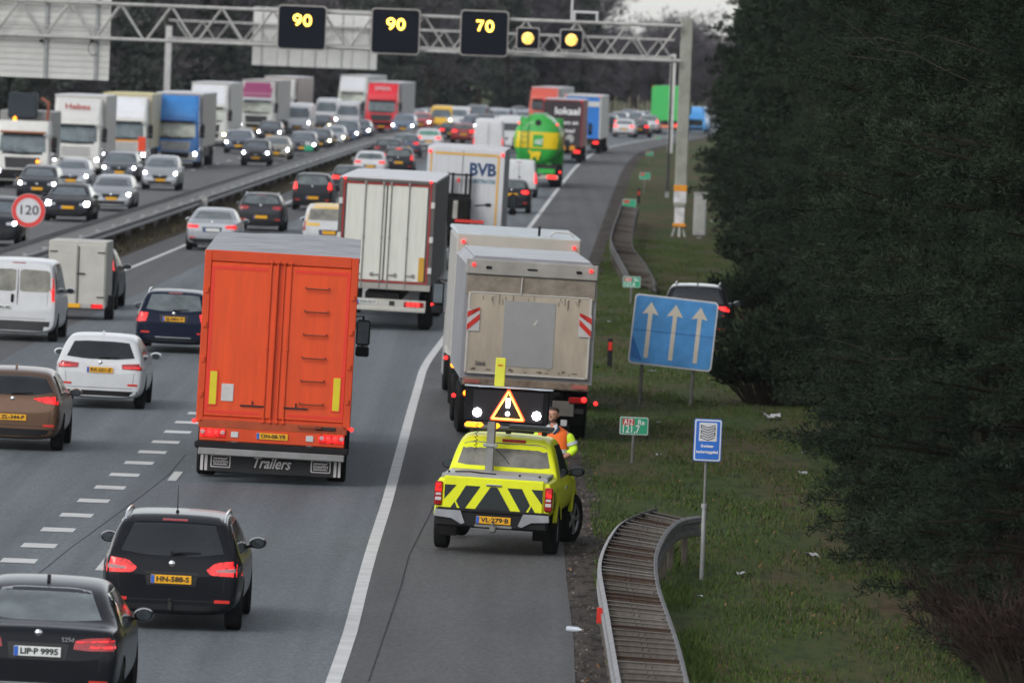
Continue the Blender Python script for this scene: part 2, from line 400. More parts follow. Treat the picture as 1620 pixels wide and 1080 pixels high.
SHELL = {}
def make_car(style, color, W=None, H=None, L=None, rear=None, front=None, name='car', detail=True, mcol=None):
    key = (style, W, H, L)
    if key not in SHELL: SHELL[key] = car_shell(style, W, H, L)
    me0, q = SHELL[key]; me = me0.copy() if False else me0
    root = empty(name)
    body = bpy.data.objects.new('body', me); C.objects.link(body); body.parent = root
    if not me.materials: me.materials.append(color); me.materials.append(WELL)
    body.material_slots[0].link = 'OBJECT'; body.material_slots[0].material = color
    if 'bv' not in q: q['bv'] = bvh_of(me)
    bv = q['bv']; W, H, L, hw, kz, ky = q['W'], q['H'], q['L'], q['hw'], q['kz'], q['ky']; s = q['s']
    b0, b1 = s['belt'][0]*kz, s['belt'][1]*kz
    root['L'] = L
    # wheels
    for y in (q['ry'], q['fy']):
        for sx in (-1, 1): add_wheel(root, sx*(hw-.115), y, q['r'], .215 if style != 'hivan' else .24)
    # side glass
    ysr = {'wagon': .55, 'hatch': .75, 'sedan': 1.05, 'suv': .55, 'mpv': .5, 'kangoo': 2.15, 'minivan': .4, 'hivan': 4.0, 'pickup': 1.95}[style]*ky
    wst, wsb = s['roof'][-1][0]*ky, s['ws'][-1][0]*ky-.12
    zt_ = H-.13
    cuts = [ysr, ysr+(.55 if style in ('wagon', 'suv', 'mpv') else .75 if style == 'minivan' else .0), ysr+1.35, wsb]
    if style in ('hatch', 'sedan'): cuts = [ysr-.25, ysr+.75, wsb]
    if style == 'pickup': cuts = [ysr, wsb]
    if style in ('kangoo', 'hivan'): cuts = [ysr, wsb]
    if style == 'minivan': cuts = [.45, 1.35, 2.6, wsb]
    for a, b in zip(cuts, cuts[1:]):
        if b-a < .2: continue
        def zb_(y): return b0*(1-y/L)+b1*y/L+.055
        def topz(y): return zt_ if y < wst-.05 else max(zb_(y)+.02, zt_-(zt_-zb_(y))*((y-wst+.05)/(wsb-wst+.05)))
        a_, bb = a+.03, b-.03
        tp = [(a_+(.12 if a == cuts[0] and style != 'minivan' else 0), topz(a_))]+[(a_+(bb-a_)*k/5, topz(a_+(bb-a_)*k/5)) for k in range(2, 6)]
        P2(root, 'side_window', GLASS, bv, 'right', tp, [(a_, zb_(a_)), (bb, zb_(bb))], nu=7, nv=4)
    # windscreen
    zc = s['ws'][-1][1]*kz+.03; zw = (s['roof'][-1][1]-.015)*kz; ww = hw*s['rr']
    P(root, 'windscreen', GLASSW if front else GLASS, bv, 'front', [(-ww*.9, zw-.03), (-ww*.5, zw), (ww*.5, zw), (ww*.9, zw-.03)], [(-hw*.82, zc+.02), (-hw*.4, zc), (hw*.4, zc), (hw*.82, zc+.02)], nu=11, nv=5)
    # mirrors
    my = wsb-.25; mz = (b1+.10)
    for sx in (-1, 1):
        mm = M(); X = sx*(hw+.075)
        mm.lathe([(-.10, .045), (-.085, .075), (0, .088), (.06, .07), (.085, .03)], (X, my, mz), 'y', 14)
        for i, v in enumerate(mm.v): mm.v[i] = (X+(v[0]-X)*1.35, v[1], mz+(v[2]-mz)*.9)
        mm.box((sx*(hw-.01), my+.02, mz-.05), (.16, .05, .035), .01)
        mo = mm.build('wing_mirror', mcol or color, root, 50)
        if detail: 
            g = M(); g.lathe([(-.108, .001), (-.108, .062)], (X, my, mz), 'y', 14)
            for i, v in enumerate(g.v): g.v[i] = (X+(v[0]-X)*1.35, v[1], mz+(v[2]-mz)*.9)
            g.build('mirror_glass', CHROME if False else GLASSW, mo)
    # rear
    if rear is not None:
        r = rear
        wb = r.get('win')
        if wb: P(root, 'rear_window', r.get('glass', GLASS), bv, 'rear', wb[0], wb[1], nu=13, nv=7)
        for (t, b, m_) in r.get('lights', []): P2(root, 'tail_light', m_, bv, 'rear', t, b, nu=9, nv=5, off=.012)
        for (t, b, m_) in r.get('inner', []): 
            mm = M(); patch(mm, bv, 'rear', t, b, off=.016, nu=7, nv=3, mirror=True); mm.build('light_cell', m_, root)
        zb1 = r.get('bump', .45)
        if zb1: P(root, 'rear_bumper', r.get('bm', BLACKPL), bv, 'rear', [(-hw*.84, zb1), (hw*.84, zb1)], [(-hw*.80, .27), (hw*.80, .27)], nu=13, nv=3)
        if r.get('refl'): 
            z_ = r['refl']; P2(root, 'reflector', REFW, bv, 'rear', [(hw*.62, z_+.02), (hw*.84, z_+.02)], [(hw*.62, z_-.02), (hw*.84, z_-.02)], nu=4, nv=2, off=.012)
        pz = r.get('pz', .68); hp = bv.ray_cast(Vector((0, -5, pz-.05)), Vector((0, 1, 0)))[0]; hp2 = bv.ray_cast(Vector((0, -5, pz+.05)), Vector((0, 1, 0)))[0]
        py_ = min(hp.y, hp2.y)-.02
        if r.get('recess', True): P(root, 'plate_recess', r.get('recm', BLACKPL), bv, 'rear', [(-.34, pz+.095), (.34, pz+.095)], [(-.31, pz-.08), (.31, pz-.08)], nu=7, nv=3, off=.003)
        if r.get('plate', True): mk_plate(root, r.get('px', 0), py_, pz, r.get('pm', PLY), r.get('txt', ''))
        if r.get('emb'):
            ez = r['emb']; hp = bv.ray_cast(Vector((0, -5, ez)), Vector((0, 1, 0)))[0]
            M().lathe([(-.015, .001), (-.012, .03), (0, .042)], (0, hp.y-.004, ez), 'y', 14).build('badge', CHROME, root, 40)
        if r.get('wiper'):
            z_ = r['wiper']; h1 = bv.ray_cast(Vector((0, -5, z_)), Vector((0, 1, 0)))[0]; h2 = bv.ray_cast(Vector((.36, -5, z_+.025)), Vector((0, 1, 0)))[0]
            M().tube([h1+Vector((0, -.03, 0)), h1.lerp(h2, .5)+Vector((0, -.035, .012)), h2+Vector((0, -.025, 0))], [.016, .012, .006], 6).lathe([(-.03, .028), (.01, .03)], h1, 'y', 10).build('wiper', BLACKPL, root, 40)
        if r.get('brake3'):
            z_ = r['brake3']; P(root, 'brake_light', r.get('b3m', TAILOFF), bv, 'rear', [(-.16, z_+.012), (.16, z_+.012)], [(-.16, z_-.012), (.16, z_-.012)], nu=4, nv=2, off=.01)
        if r.get('chrome'): 
            z_ = r['chrome']; P(root, 'trim_strip', r.get('chm', CHROME), bv, 'rear', [(-.42, z_+.01), (.42, z_+.01)], [(-.42, z_-.01), (.42, z_-.01)], nu=9, nv=2, off=.012)
        if r.get('rails'):
            for sx in (-1, 1):
                xr = sx*hw*s['rr']*.93; pts = []
                for t in range(9):
                    y = .5+t*.27; h_ = bv.ray_cast(Vector((xr, y, 3)), Vector((0, 0, -1)))[0]
                    pts.append(Vector((xr, y, h_.z+(.05 if 0 < t < 8 else .0))))
                M().tube(pts, .017, 8).build('roof_rail', r['rails'], root, 50)
        if r.get('ant'):
            y = r['ant']; h_ = bv.ray_cast(Vector((0, y, 3)), Vector((0, 0, -1)))[0]
            if r.get('fin'): M().prismx([(y-.08, h_.z-.01), (y-.06, h_.z+.06), (y-.03, h_.z+.065), (y+.08, h_.z-.01)], -.02, .02).build('roof_antenna', color, root)
            else: M().lathe([(0, .025), (.03, .018)], (0, y, h_.z-.004), 'z', 10).tube([(0, y, h_.z), (0, y-.12, h_.z+.36)], [.008, .003], 6).build('roof_antenna', BLACKPL, root)
        if r.get('spoiler'):
            y = r['spoiler']; mm = M(); V = []
            patch(mm, bv, 'top', [(-hw*.66, y), (hw*.66, y)], [(-hw*.62, y+.26), (hw*.62, y+.26)], off=.012, nu=9, nv=3); mm.build('spoiler', color, root, 50)
        # seams
        if r.get('seam', True) and detail:
            mm = M()
            for x_ in (-.78, .78):
                t_ = r.get('seamz', (.50, b0)); a0 = x_*hw
                patch(mm, bv, 'rear', [(a0-.004, t_[1]), (a0+.004, t_[1])], [(a0*.94-.004, t_[0]), (a0*.94+.004, t_[0])], off=.002, nu=2, nv=5)
            patch(mm, bv, 'rear', [(-.72*hw, r.get('bump', .45)+.06), (.72*hw, r.get('bump', .45)+.06)], [(-.72*hw, r.get('bump', .45)+.051), (.72*hw, r.get('bump', .45)+.051)], off=.002, nu=9, nv=2)
            mm.build('panel_seam', INK, root)
        for e in r.get('exh', []):
            M().lathe([(-.04, .035), (-.04, .03), (.10, .03)], (e*hw, .04, .30), 'y', 12).build('exhaust', CHROME, root, 40)
    # front
    if front is not None:
        f = front; hm = f.get('hm', HEAD)
        hz = f.get('hz', .68*kz); hx = f.get('hx', .80)
        P2(root, 'headlight', HEADOFF, bv, 'front', [(hw*.5, hz+.04), (hw*.9, hz+.10)], [(hw*.5, hz-.04), (hw*.9, hz-.05)], nu=6, nv=4, off=.01)
        for o_ in [c for c in root.children if c.name.startswith('headlight')]:
            sg = 1 if o_.data.vertices[0].co.x > 0 else -1
            mm = M(); cx = hw*hx*sg; rr_ = f.get('hr', .075)
            patch(mm, bv, 'front', [(cx-rr_*.7, hz+.02+rr_*.75), (cx+rr_*.7, hz+.02+rr_*.75)], [(cx-rr_*.7, hz+.02-rr_*.65), (cx+rr_*.7, hz+.02-rr_*.65)], off=.03, nu=4, nv=4)
            mm.build('lamp', hm, o_)
        gz = f.get('gz', .60*kz)
        P(root, 'grille', BLACKPL, bv, 'front', [(-hw*.42, gz+.10), (hw*.42, gz+.10)], [(-hw*.34, gz-.07), (hw*.34, gz-.07)], nu=7, nv=3, off=.008)
        if f.get('badge', True):
            hp = bv.ray_cast(Vector((0, 12, gz+.08)), Vector((0, -1, 0)))[0]
            M().lathe([(.02, .001), (.016, .04), (0, .055)], (0, hp.y+.006, gz+.07), 'y', 12).build('badge', CHROME, root, 40)
        P(root, 'lower_intake', BLACKPL, bv, 'front', [(-hw*.66, .42), (hw*.66, .42)], [(-hw*.6, .30), (hw*.6, .30)], nu=9, nv=3, off=.008)
        hp = bv.ray_cast(Vector((0, 12, .5)), Vector((0, -1, 0)))[0]
        mk_plate(root, 0, hp.y+.03, f.get('pz', .48), PLY, '', 1)
    return root

EXY = [(527, 1080), (555, 1002), (569, 941), (588, 872), (613, 794), (644, 676), (655, 636), (664.5, 603), (668, 588), (678, 570), (693, 550), (838, 360), (880, 303), (910, 265), (932, 247), (947, 238), (973, 231), (1007, 225)]
ETAB = [(40, -1.97)]+[(gp(x, y).y, gp(x, y).x) for x, y in EXY]
YE, XE = ETAB[-1]; sl_ = .062
for k in range(1, 60):
    YE += 6; sl_ += .0011*6 if YE > 740 else .00035*6; XE += sl_*6; ETAB.append((YE, XE))
def edge_raw(Y):
    if Y <= ETAB[0][0]: return ETAB[0][1]
    for (a, xa), (b, xb) in zip(ETAB, ETAB[1:]):
        if Y <= b: return xa+(xb-xa)*(Y-a)/(b-a)
    return ETAB[-1][1]+(Y-ETAB[-1][0])*sl_
def edge(Y):
    wd = 3 if Y < 230 else 22
    return sum(edge_raw(Y+wd*k/3) for k in range(-3, 4))/7
def slope(Y): return (edge(Y+12)-edge(Y-12))/24
def place(root, px, py, oncoming=False, yaw=0., lean=0., L=None):
    p = gp(px, py); a = math.atan(slope(p.y))+R_(yaw); h = Vector((math.sin(a), math.cos(a), 0)); L = L or root['L']
    root.location = p+Vector((0, 0, .02)) if not oncoming else p+h*L+Vector((0, 0, .02))
    root.rotation_euler = (0, R_(lean), -a+(math.pi if oncoming else 0))
    return root
# ============================================================ the setting
def road_mat(name, col, streak=.18, grain=.25, rough=.78, tint=None, blot=.12):
    m = bpy.data.materials.new(name); m.use_nodes = True; n = m.node_tree; p = n.nodes['Principled BSDF']; L = n.links.new
    p.inputs['Roughness'].default_value = rough; p.inputs['Specular IOR Level'].default_value = .35
    tc = n.nodes.new('ShaderNodeTexCoord')
    def noise(sc, mp=None, det=4):
        z = n.nodes.new('ShaderNodeTexNoise'); z.inputs['Scale'].default_value = sc; z.inputs['Detail'].default_value = det
        if mp:
            g = n.nodes.new('ShaderNodeMapping'); g.inputs['Scale'].default_value = mp; L(tc.outputs['Object'], g.inputs[0]); L(g.outputs[0], z.inputs[0])
        else: L(tc.outputs['Object'], z.inputs[0])
        return z
    def mul(a, amp, zn):
        mr = n.nodes.new('ShaderNodeMapRange'); mr.inputs[1].default_value = .3; mr.inputs[2].default_value = .7; mr.inputs[3].default_value = 1-amp; mr.inputs[4].default_value = 1+amp
        L(zn.outputs[0], mr.inputs[0]); x = n.nodes.new('ShaderNodeMath'); x.operation = 'MULTIPLY'
        if a is None: x.inputs[0].default_value = 1
        else: L(a, x.inputs[0])
        L(mr.outputs[0], x.inputs[1]); return x.outputs[0]
    v = mul(None, streak, noise(1.0, (1.6, .008, 1), 3)); v = mul(v, grain, noise(22, (1, .35, 1), 5)); v = mul(v, blot, noise(.5, (1, .12, 1), 4))
    v = mul(v, grain*.7, noise(90))
    zt = noise(.7, (1.3, .10, 1), 5); ms = n.nodes.new('ShaderNodeMapRange'); ms.inputs[1].default_value = .56; ms.inputs[2].default_value = .66; ms.inputs[3].default_value = 1; ms.inputs[4].default_value = .84; L(zt.outputs[0], ms.inputs[0])
    xs = n.nodes.new('ShaderNodeMath'); xs.operation = 'MULTIPLY'; L(v, xs.inputs[0]); L(ms.outputs[0], xs.inputs[1]); v = xs.outputs[0]
    mx = n.nodes.new('ShaderNodeVectorMath'); mx.operation = 'SCALE'; mx.inputs[0].default_value = col; L(v, mx.inputs['Scale']); L(mx.outputs[0], p.inputs['Base Color'])
    nb = noise(45); b = n.nodes.new('ShaderNodeBump'); b.inputs['Strength'].default_value = .35; b.inputs['Distance'].default_value = .01; L(nb.outputs[0], b.inputs['Height']); L(b.outputs[0], p.inputs['Normal'])
    return m
def soil_mat(name, c1, c2, c3, s1=.35, s2=6, bump=.6):
    m = bpy.data.materials.new(name); m.use_nodes = True; n = m.node_tree; p = n.nodes['Principled BSDF']; L = n.links.new
    p.inputs['Roughness'].default_value = .95; p.inputs['Specular IOR Level'].default_value = .1
    tc = n.nodes.new('ShaderNodeTexCoord')
    def noise(sc, det=6):
        z = n.nodes.new('ShaderNodeTexNoise'); z.inputs['Scale'].default_value = sc; z.inputs['Detail'].default_value = det; z.inputs['Roughness'].default_value = .65; L(tc.outputs['Object'], z.inputs[0]); return z
    def rng(z, a, b):
        r = n.nodes.new('ShaderNodeMapRange'); r.inputs[1].default_value = a; r.inputs[2].default_value = b; L(z.outputs[0], r.inputs[0]); return r.outputs[0]
    mpz = n.nodes.new('ShaderNodeMapping'); mpz.inputs['Scale'].default_value = (1, .12, 1); L(tc.outputs['Object'], mpz.inputs[0])
    nzb = noise(s1); L(mpz.outputs[0], nzb.inputs[0])
    x1 = n.nodes.new('ShaderNodeMix'); x1.data_type = 'RGBA'; x1.inputs[6].default_value = (*c1, 1); x1.inputs[7].default_value = (*c2, 1); L(rng(nzb, .42, .60), x1.inputs[0])
    x2 = n.nodes.new('ShaderNodeMix'); x2.data_type = 'RGBA'; L(x1.outputs[2], x2.inputs[6]); x2.inputs[7].default_value = (*c3, 1)
    nzc = noise(s2, 8); mp2 = n.nodes.new('ShaderNodeMapping'); mp2.inputs['Scale'].default_value = (1, .2, 1); L(tc.outputs['Object'], mp2.inputs[0]); L(mp2.outputs[0], nzc.inputs[0])
    L(rng(nzc, .48, .62), x2.inputs[0]); L(x2.outputs[2], p.inputs['Base Color'])
    b = n.nodes.new('ShaderNodeBump'); b.inputs['Strength'].default_value = bump; b.inputs['Distance'].default_value = .05; L(noise(s2*3).outputs[0], b.inputs['Height']); L(b.outputs[0], p.inputs['Normal'])
    return m
def rp(Y, off, z=0.):
    a = math.atan(slope(Y)); return (edge(Y)+off*math.cos(a), Y-off*math.sin(a), z)
def strip(name, offs, zs, m, Y0=30, Y1=1040, step=6, kind='structure'):
    V = []; F = []; n = len(offs); Ys = [Y0+(Y1-Y0)*i/max(1, int((Y1-Y0)/step)) for i in range(int((Y1-Y0)/step)+1)]
    for Y in Ys:
        for o_, z in zip(offs, zs): V.append(rp(Y, o_, z))
    for i in range(len(Ys)-1):
        for k in range(n-1): F.append((i*n+k, i*n+k+1, (i+1)*n+k+1, (i+1)*n+k))
    me = bpy.data.meshes.new(name); me.from_pydata(V, [], F); o = obj(name, me, m); tag(o, kind=kind); return o

GRASSM = soil_mat('verge_ground', (.048, .074, .022), (.092, .068, .040), (.034, .046, .018), .45, 4)
SOILM = soil_mat('median_soil', (.050, .040, .026), (.075, .060, .042), (.030, .028, .014), .6, 5)
DIRTM = soil_mat('edge_dirt', (.060, .052, .047), (.090, .076, .068), (.022, .019, .015), 1.2, 7)
ROADM = road_mat('asphalt', (.100, .116, .127), .22, .28)
SHOM = road_mat('asphalt_shoulder', (.074, .074, .075), .20, .32)
ROADL = road_mat('asphalt_left_lane', (.074, .073, .076), .18, .22)
LINE = mat('road_paint', (.50, .50, .49), .6, var=.16, scale=1.6, bump=.2)

g = M().add([(-700, -60, 0), (900, -60, 0), (900, 2600, 0), (-700, 2600, 0)], [(0, 1, 2, 3)]).build('ground', GRASSM); tag(g, kind='structure')
strip('road', [-9.45, .0], [.02]*2, ROADM)
strip('road_left_lane', [-12.35, -9.45], [.02]*2, ROADL)
strip('hard_shoulder', [.0, 2.88], [.02]*2, SHOM)
strip('gravel_edge', [2.88, 3.5], [.016, .012], DIRTM, Y0=127)
strip('dirt_edge', [2.88, 3.2, 4.2], [.014, .03, .004], DIRTM, Y0=60, Y1=127)
strip('median', [-15.15, -14.6, -13.8, -12.9, -12.35], [.016, .10, .16, .12, .016], SOILM)
strip('opposite_road', [-30.5, -15.15], [.02]*2, road_mat('asphalt_opposite', (.094, .094, .096), .10, .12))
# markings: real paint sheets
def mark(name, o0, o1, Ya, Yb, step=6): return strip(name, [o0, o1], [.026]*2, LINE, Ya, Yb, step)
V = []; F = []
def quadm(mm, a, b): mm.add([rp(a[0], a[1], .026), rp(a[0], b[1], .026), rp(b[0], b[1], .026), rp(b[0], a[1], .026)], [(0, 1, 2, 3)])
mark('edge_line', -.09, .09, 60, 1000, 4)
mark('left_edge_line', -11.35, -11.19, 200, 1000)
mm = M()
for x, y in [(30, 889), (62, 865), (92, 840), (121, 817), (148, 794), (174, 773), (197, 753), (220, 734), (241, 717), (262, 701), (281, 685), (297.5, 670)]:
    p = gp(x, y); mm.add([(p.x-.25, p.y-.5, .026), (p.x+.25, p.y-.5, .026), (p.x+.25, p.y+.5, .026), (p.x-.25, p.y+.5, .026)], [(0, 1, 2, 3)])
p0 = gp(297.5, 670); 
for k in range(1, 4): mm.add([(p0.x+.09*k+sx*.25, p0.y+4*k+sy*.5, .026) for sx, sy in ((-1, -1), (1, -1), (1, 1), (-1, 1))], [(0, 1, 2, 3)])
tag(mm.build('block_marking', LINE), kind='structure')
mm = M(); p = gp(277, 755)
for k in range(-4, 3):
    if k == -1: continue
    mm.add([(p.x-.075, p.y+12*k-1.5, .026), (p.x+.075, p.y+12*k-1.5, .026), (p.x+.075, p.y+12*k+1.5, .026), (p.x-.075, p.y+12*k+1.5, .026)], [(0, 1, 2, 3)])
for k in range(24): quadm(mm, (300+24*k, -3.75), (303+24*k, -3.6))
for off in (-19.62, -23.2):
    for k in range(32): quadm(mm, (300+12*k+2, off-.08), (303+12*k+2, off+.08))
tag(mm.build('lane_marking', LINE), kind='structure')
mm = M(); quadm(mm, (260, -27.1), (900, -26.9)); mm = None
strip('outer_edge_line', [-27.1, -26.95], [.026]*2, LINE, 260, 1000)
TAR = mat('tar_joint', (.052, .055, .058), .95, var=.4, scale=3, spec=.05)
mm = M(); pts = [(583, 1080), (634, 930), (647, 880), (680, 815), (700, 770)]
for (a, b) in zip(pts, pts[1:]):
    A, B = gp(*a), gp(*b); mm.add([(A.x-.011, A.y, .0245), (A.x+.011, A.y, .0245), (B.x+.011, B.y, .0245), (B.x-.011, B.y, .0245)], [(0, 1, 2, 3)])
TAR2 = 1
pts = [(16, 912), (75, 866), (104, 846), (190, 785), (236, 750), (262, 720)]
for (a, b) in zip(pts, pts[1:]):
    A, B = gp(*a)+Vector((.35, 0, 0)), gp(*b)+Vector((.35, 0, 0)); mm.add([(A.x-.006, A.y, .0245), (A.x+.006, A.y, .0245), (B.x+.006, B.y, .0245), (B.x-.006, B.y, .0245)], [(0, 1, 2, 3)])
tag(mm.build('tar_joint', TAR), kind='structure')

# ------------------------------------------------------------ guardrails
random.seed(3)
RAILM = mat('rail_steel', (.22, .22, .225), .55, .3, .3, 4); RUSTY = mat('rail_weathered', (.060, .044, .034), .8, .1, .45, 3, col2=(.15, .135, .12))
def offset_path(path, o_):
    r = []
    for i, p in enumerate(path):
        t = (path[min(i+1, len(path)-1)]-path[max(i-1, 0)]).normalized(); r.append(p+Vector((t.y, -t.x, 0))*o_)
    return r
def dense(path, st):
    out = [path[0]]
    for a, b in zip(path, path[1:]):
        n = max(1, int((b-a).length/st)); out += [a.lerp(b, k/n) for k in range(1, n+1)]
    return out
def smooth_path(path, it=2):
    for _ in range(it):
        q = [path[0]]
        for a, b in zip(path, path[1:]): q += [a.lerp(b, .25), a.lerp(b, .75)]
        path = q+[path[-1]]
    return path
def wbeam(mm, path, side):     # side: +1 bulges to the right of the direction of travel
    prof = [(0, -.155), (.045, -.13), (.05, -.07), (.0, -.03), (0, .03), (.05, .07), (.045, .13), (.0, .155), (-.006, .155), (-.006, -.155)]
    n = len(prof); V = []; F = []
    for i, p in enumerate(path):
        t = (path[min(i+1, len(path)-1)]-path[max(i-1, 0)]).normalized(); nn = Vector((t.y, -t.x, 0))*side
        for a, b in prof: V.append(p+nn*a+Vector((0, 0, b-.155)))
    for i in range(len(path)-1):
        for k in range(n): F.append((i*n+k, i*n+(k+1) % n, (i+1)*n+(k+1) % n, (i+1)*n+k))
    mm.add(V, F)
def at_dist(path, d):
    for a, b in zip(path, path[1:]):
        l = (b-a).length
        if d <= l: return a.lerp(b, d/l), (b-a).normalized()
        d -= l
    return path[-1], (path[-1]-path[-2]).normalized()
def plen(path): return sum((b-a).length for a, b in zip(path, path[1:]))
def guardrail(lp, rp_, step, label, postevery=2, spc=None, rm=RAILM, nmax=100, endflare=True):
    root = empty('guardrail'); tag(root, label, 'guardrail')
    org = lp[0].copy(); org.z = 0; root.location = org
    lp = [p-org for p in lp]; rp_ = [p-org for p in rp_]
    for pth, sd in ((lp, -1), (rp_, 1)):
        mm = M(); wbeam(mm, pth, sd); mm.build('rail', rm, root)
    LL, LR = plen(lp), plen(rp_); n = int(max(LL, LR)/step)
    sp = M().box((0, 0, 0), (1, .012, .062)).box((0, .0, .035), (1, .05, .008)).box((0, .03, -.034), (1, .06, .006)).box((-.05, -.012, .0), (.03, .02, .025)).box((.05, -.012, .0), (.03, .02, .025)).mesh('spacer'); sp.materials.append(RUSTY); LIPS = [RUSTY, RUSTY, mat('rung_brown', (.055, .034, .024), .85, var=.4, scale=4), mat('rung_pale', (.13, .115, .10), .6, .2, .4, 4), mat('rung_grey', (.085, .072, .062), .7, .1, .4, 4)]
    pp = M().box((0, 0, -.42), (.055, .08, .72), .006).mesh('post'); pp.materials.append(RUSTY)
    hangers = M()
    for i in range(min(n, nmax)):
        f = (i+.3)/n
        a, ta = at_dist(lp, f*LL); b, tb = at_dist(rp_, f*LR); v = b-a
        o = bpy.data.objects.new('spacer', sp); C.objects.link(o); o.parent = root; o.location = (a+b)/2+Vector((0, 0, -.06+random.uniform(-.014, .012)))
        o.rotation_euler = (random.uniform(-.05, .05), -math.atan2(v.z, math.hypot(v.x, v.y)), math.atan2(v.y, v.x)); o.scale = (v.length-.01, 1, 1); o.material_slots[0].link = 'OBJECT'; o.material_slots[0].material = random.choice(LIPS)
        if i % postevery == 0:
            for q in (a.lerp(b, .06), a.lerp(b, .94)):
                if q.z > .35:
                    o = bpy.data.objects.new('post', pp); C.objects.link(o); o.parent = root; o.location = q; o.rotation_euler = (0, 0, math.atan2(v.y, v.x))
    return root
HR = .74
lp = [gp(x, y, HR) for x, y in [(982, 1080), (971, 1019), (961, 958), (952, 913), (950, 891), (957, 866), (971, 840), (985, 824), (1010, 812), (1040, 802)]]
rr_ = [gp(x, y, HR) for x, y in [(1085, 1080), (1071, 1019), (1054, 969), (1040, 930), (1035, 902), (1035, 877), (1043, 855), (1057, 833), (1077, 819), (1107, 815)]]
lp = [lp[0]+(lp[0]-lp[1])*1.5]+lp; rr_ = [rr_[0]+(rr_[0]-rr_[1])*1.5]+rr_
gr = guardrail(smooth_path(lp), smooth_path(rr_), .85, 'curved double guardrail with rusty rungs ending in the grass beside the near shoulder')
p = gp(954, 973, .5)-gr.location
M().box(p+Vector((-.03, 0, 0)), (.10, .03, .2), .006).build('reflector', REFW, gr)
lp = [gp(x, y, h) for x, y, h in [(1000, 446, .1), (997, 437, .5), (980, 408, HR), (967, 383, HR), (967, 373, HR), (973, 352, HR), (980, 335, HR), (983, 323, HR)]]
rr_ = [gp(x, y, h) for x, y, h in [(1043, 459, .1), (1036, 445, .5), (1017, 410, HR), (1003, 397, HR), (998, 383, HR), (1000, 367, HR), (1003, 347, HR), (1010, 327, HR)]]
guardrail(smooth_path(lp), smooth_path(rr_), 2.2, 'distant dark double guardrail bending beside the shoulder near the small green kilometre sign', rm=mat('rail_dark', (.085, .082, .08), .7, .2, .3, 3))
# barrier in the median
med = empty('median_barrier'); tag(med, 'long grey double rail barrier on posts along the planted median', 'guardrail')
for o_, s_ in ((-14.45, -1), (-13.2, 1)):
    mm = M(); wbeam(mm, [Vector(rp(Y, o_, .80)) for Y in range(222, 900, 8)], s_); mm.build('rail', RAILM, med)
mm = M(); 
V = []; F = []; Ys = list(range(222, 900, 8))
for Y in Ys:
    for o_, z in ((-14.40, .60), (-14.40, .66), (-13.26, .66), (-13.26, .60)): V.append(rp(Y, o_, z))
for i in range(len(Ys)-1):
    for k in range(4): F.append((i*4+k, i*4+(k+1) % 4, (i+1)*4+(k+1) % 4, (i+1)*4+k))
mm.add(V, F); mm.build('spacer_deck', mat('barrier_deck', (.13, .13, .125), .8, var=.3, scale=2), med)
pm = M().box((0, 0, 0), (.14, .12, .76), .01).mesh('post'); pm.materials.append(GALV)
for k in range(80):
    o = bpy.data.objects.new('post', pm); C.objects.link(o); o.parent = med; x_, y_, _ = rp(226+8*k, -13.5, 0); o.location = (x_, y_, .38)
def thing_box(name, label, cat): r = empty(name); tag(r, label, cat); return r
st = thing_box('marker_post', 'short pale post standing against the median barrier above the silver saloon', 'post')
p = gp(321, 345); st.location = p
M().box((0, 0, .42), (.32, .2, .84), .02).build('post_body', mat('pale_concrete', (.35, .35, .33), .8, var=.2), st); M().box((0, 0, .86), (.36, .24, .04), .01).build('cap', GALV, st)

# ------------------------------------------------------------ gantries
STEEL = mat('gantry_steel', (.36, .355, .34), .6, .1, .22, 3); STEELD = mat('column_concrete', (.27, .275, .235), .8, 0, .2, 2)
def gantry(Y, xl, xr, zt, zb, dep, label, px0, pitch, rr=.075):
    root = empty('sign_gantry'); tag(root, label, 'gantry'); root.location = ((xl+xr)/2, Y, 0); ox = -(xl+xr)/2
    for y in (0, dep):
        for z in (zt, zb): M().tube([(xl+ox, y, z), (xr+ox, y, z)], rr, 10).build('chord', STEEL, root, 40)
    br = M(); x = px0
    while x > xl: x -= pitch
    while x < xr:
        for y in (0, dep):
            for a, b in (((x, zt), (x+pitch*.47, zb)), ((x+pitch*.53, zb), (x+pitch, zt))):
                if xl < a[0] and b[0] < xr+.2: br.tube([(a[0]+ox, y, a[1]), (b[0]+ox, y, b[1])], rr*.52, 6)
        br.tube([(x+ox, 0, zt), (x+ox, dep, zt)], rr*.45, 6); br.tube([(x+ox, 0, zb), (x+ox, dep, zb)], rr*.45, 6)
        x += pitch
    br.build('lattice_brace', STEEL, root, 40)
    return root, ox
YG = 338.; XG = at(1077, 200, YG).x
G1, ox = gantry(YG, -31, XG-.1, 8.46, 7.06, 1.15, 'near lattice gantry over the motorway carrying the lit speed displays', at(913, 30, YG).x, 2.04)
colm = M(); cx = at(1074, 330, YG).x+ox
M().box((XG+ox+.1, .5, 5.0), (.48, .5, 7.6), .03).build('column', STEELD, G1)
M().box((XG+ox+.1, .5, .95), (.40, .40, .85), .02).build('column_wrap', mat('white_wrap', (.55, .54, .55), .6, var=.25, scale=3), G1)
OR = mat('orange_band', (.65, .26, .02), .6, var=.15)
for z, h in ((1.95, .26), (1.02-.55, .14)): M().box((XG+ox+.1, .5, z), (.52, .54, h), .02).build('orange_band', OR, G1)
M().box((XG+ox+.1, .5, 1.6), (.50, .52, .5), .02).build('column_wrap', MC['white_wrap'], G1)
lg = M()
for dx, dy in ((-.28, -.2), (.02, -.3), (.25, -.1), (0, .3)): lg.tube([(XG+ox+.1+dx*.4, .5+dy*.4, .55), (XG+ox+.1+dx, .5+dy, .0)], .05, 6)
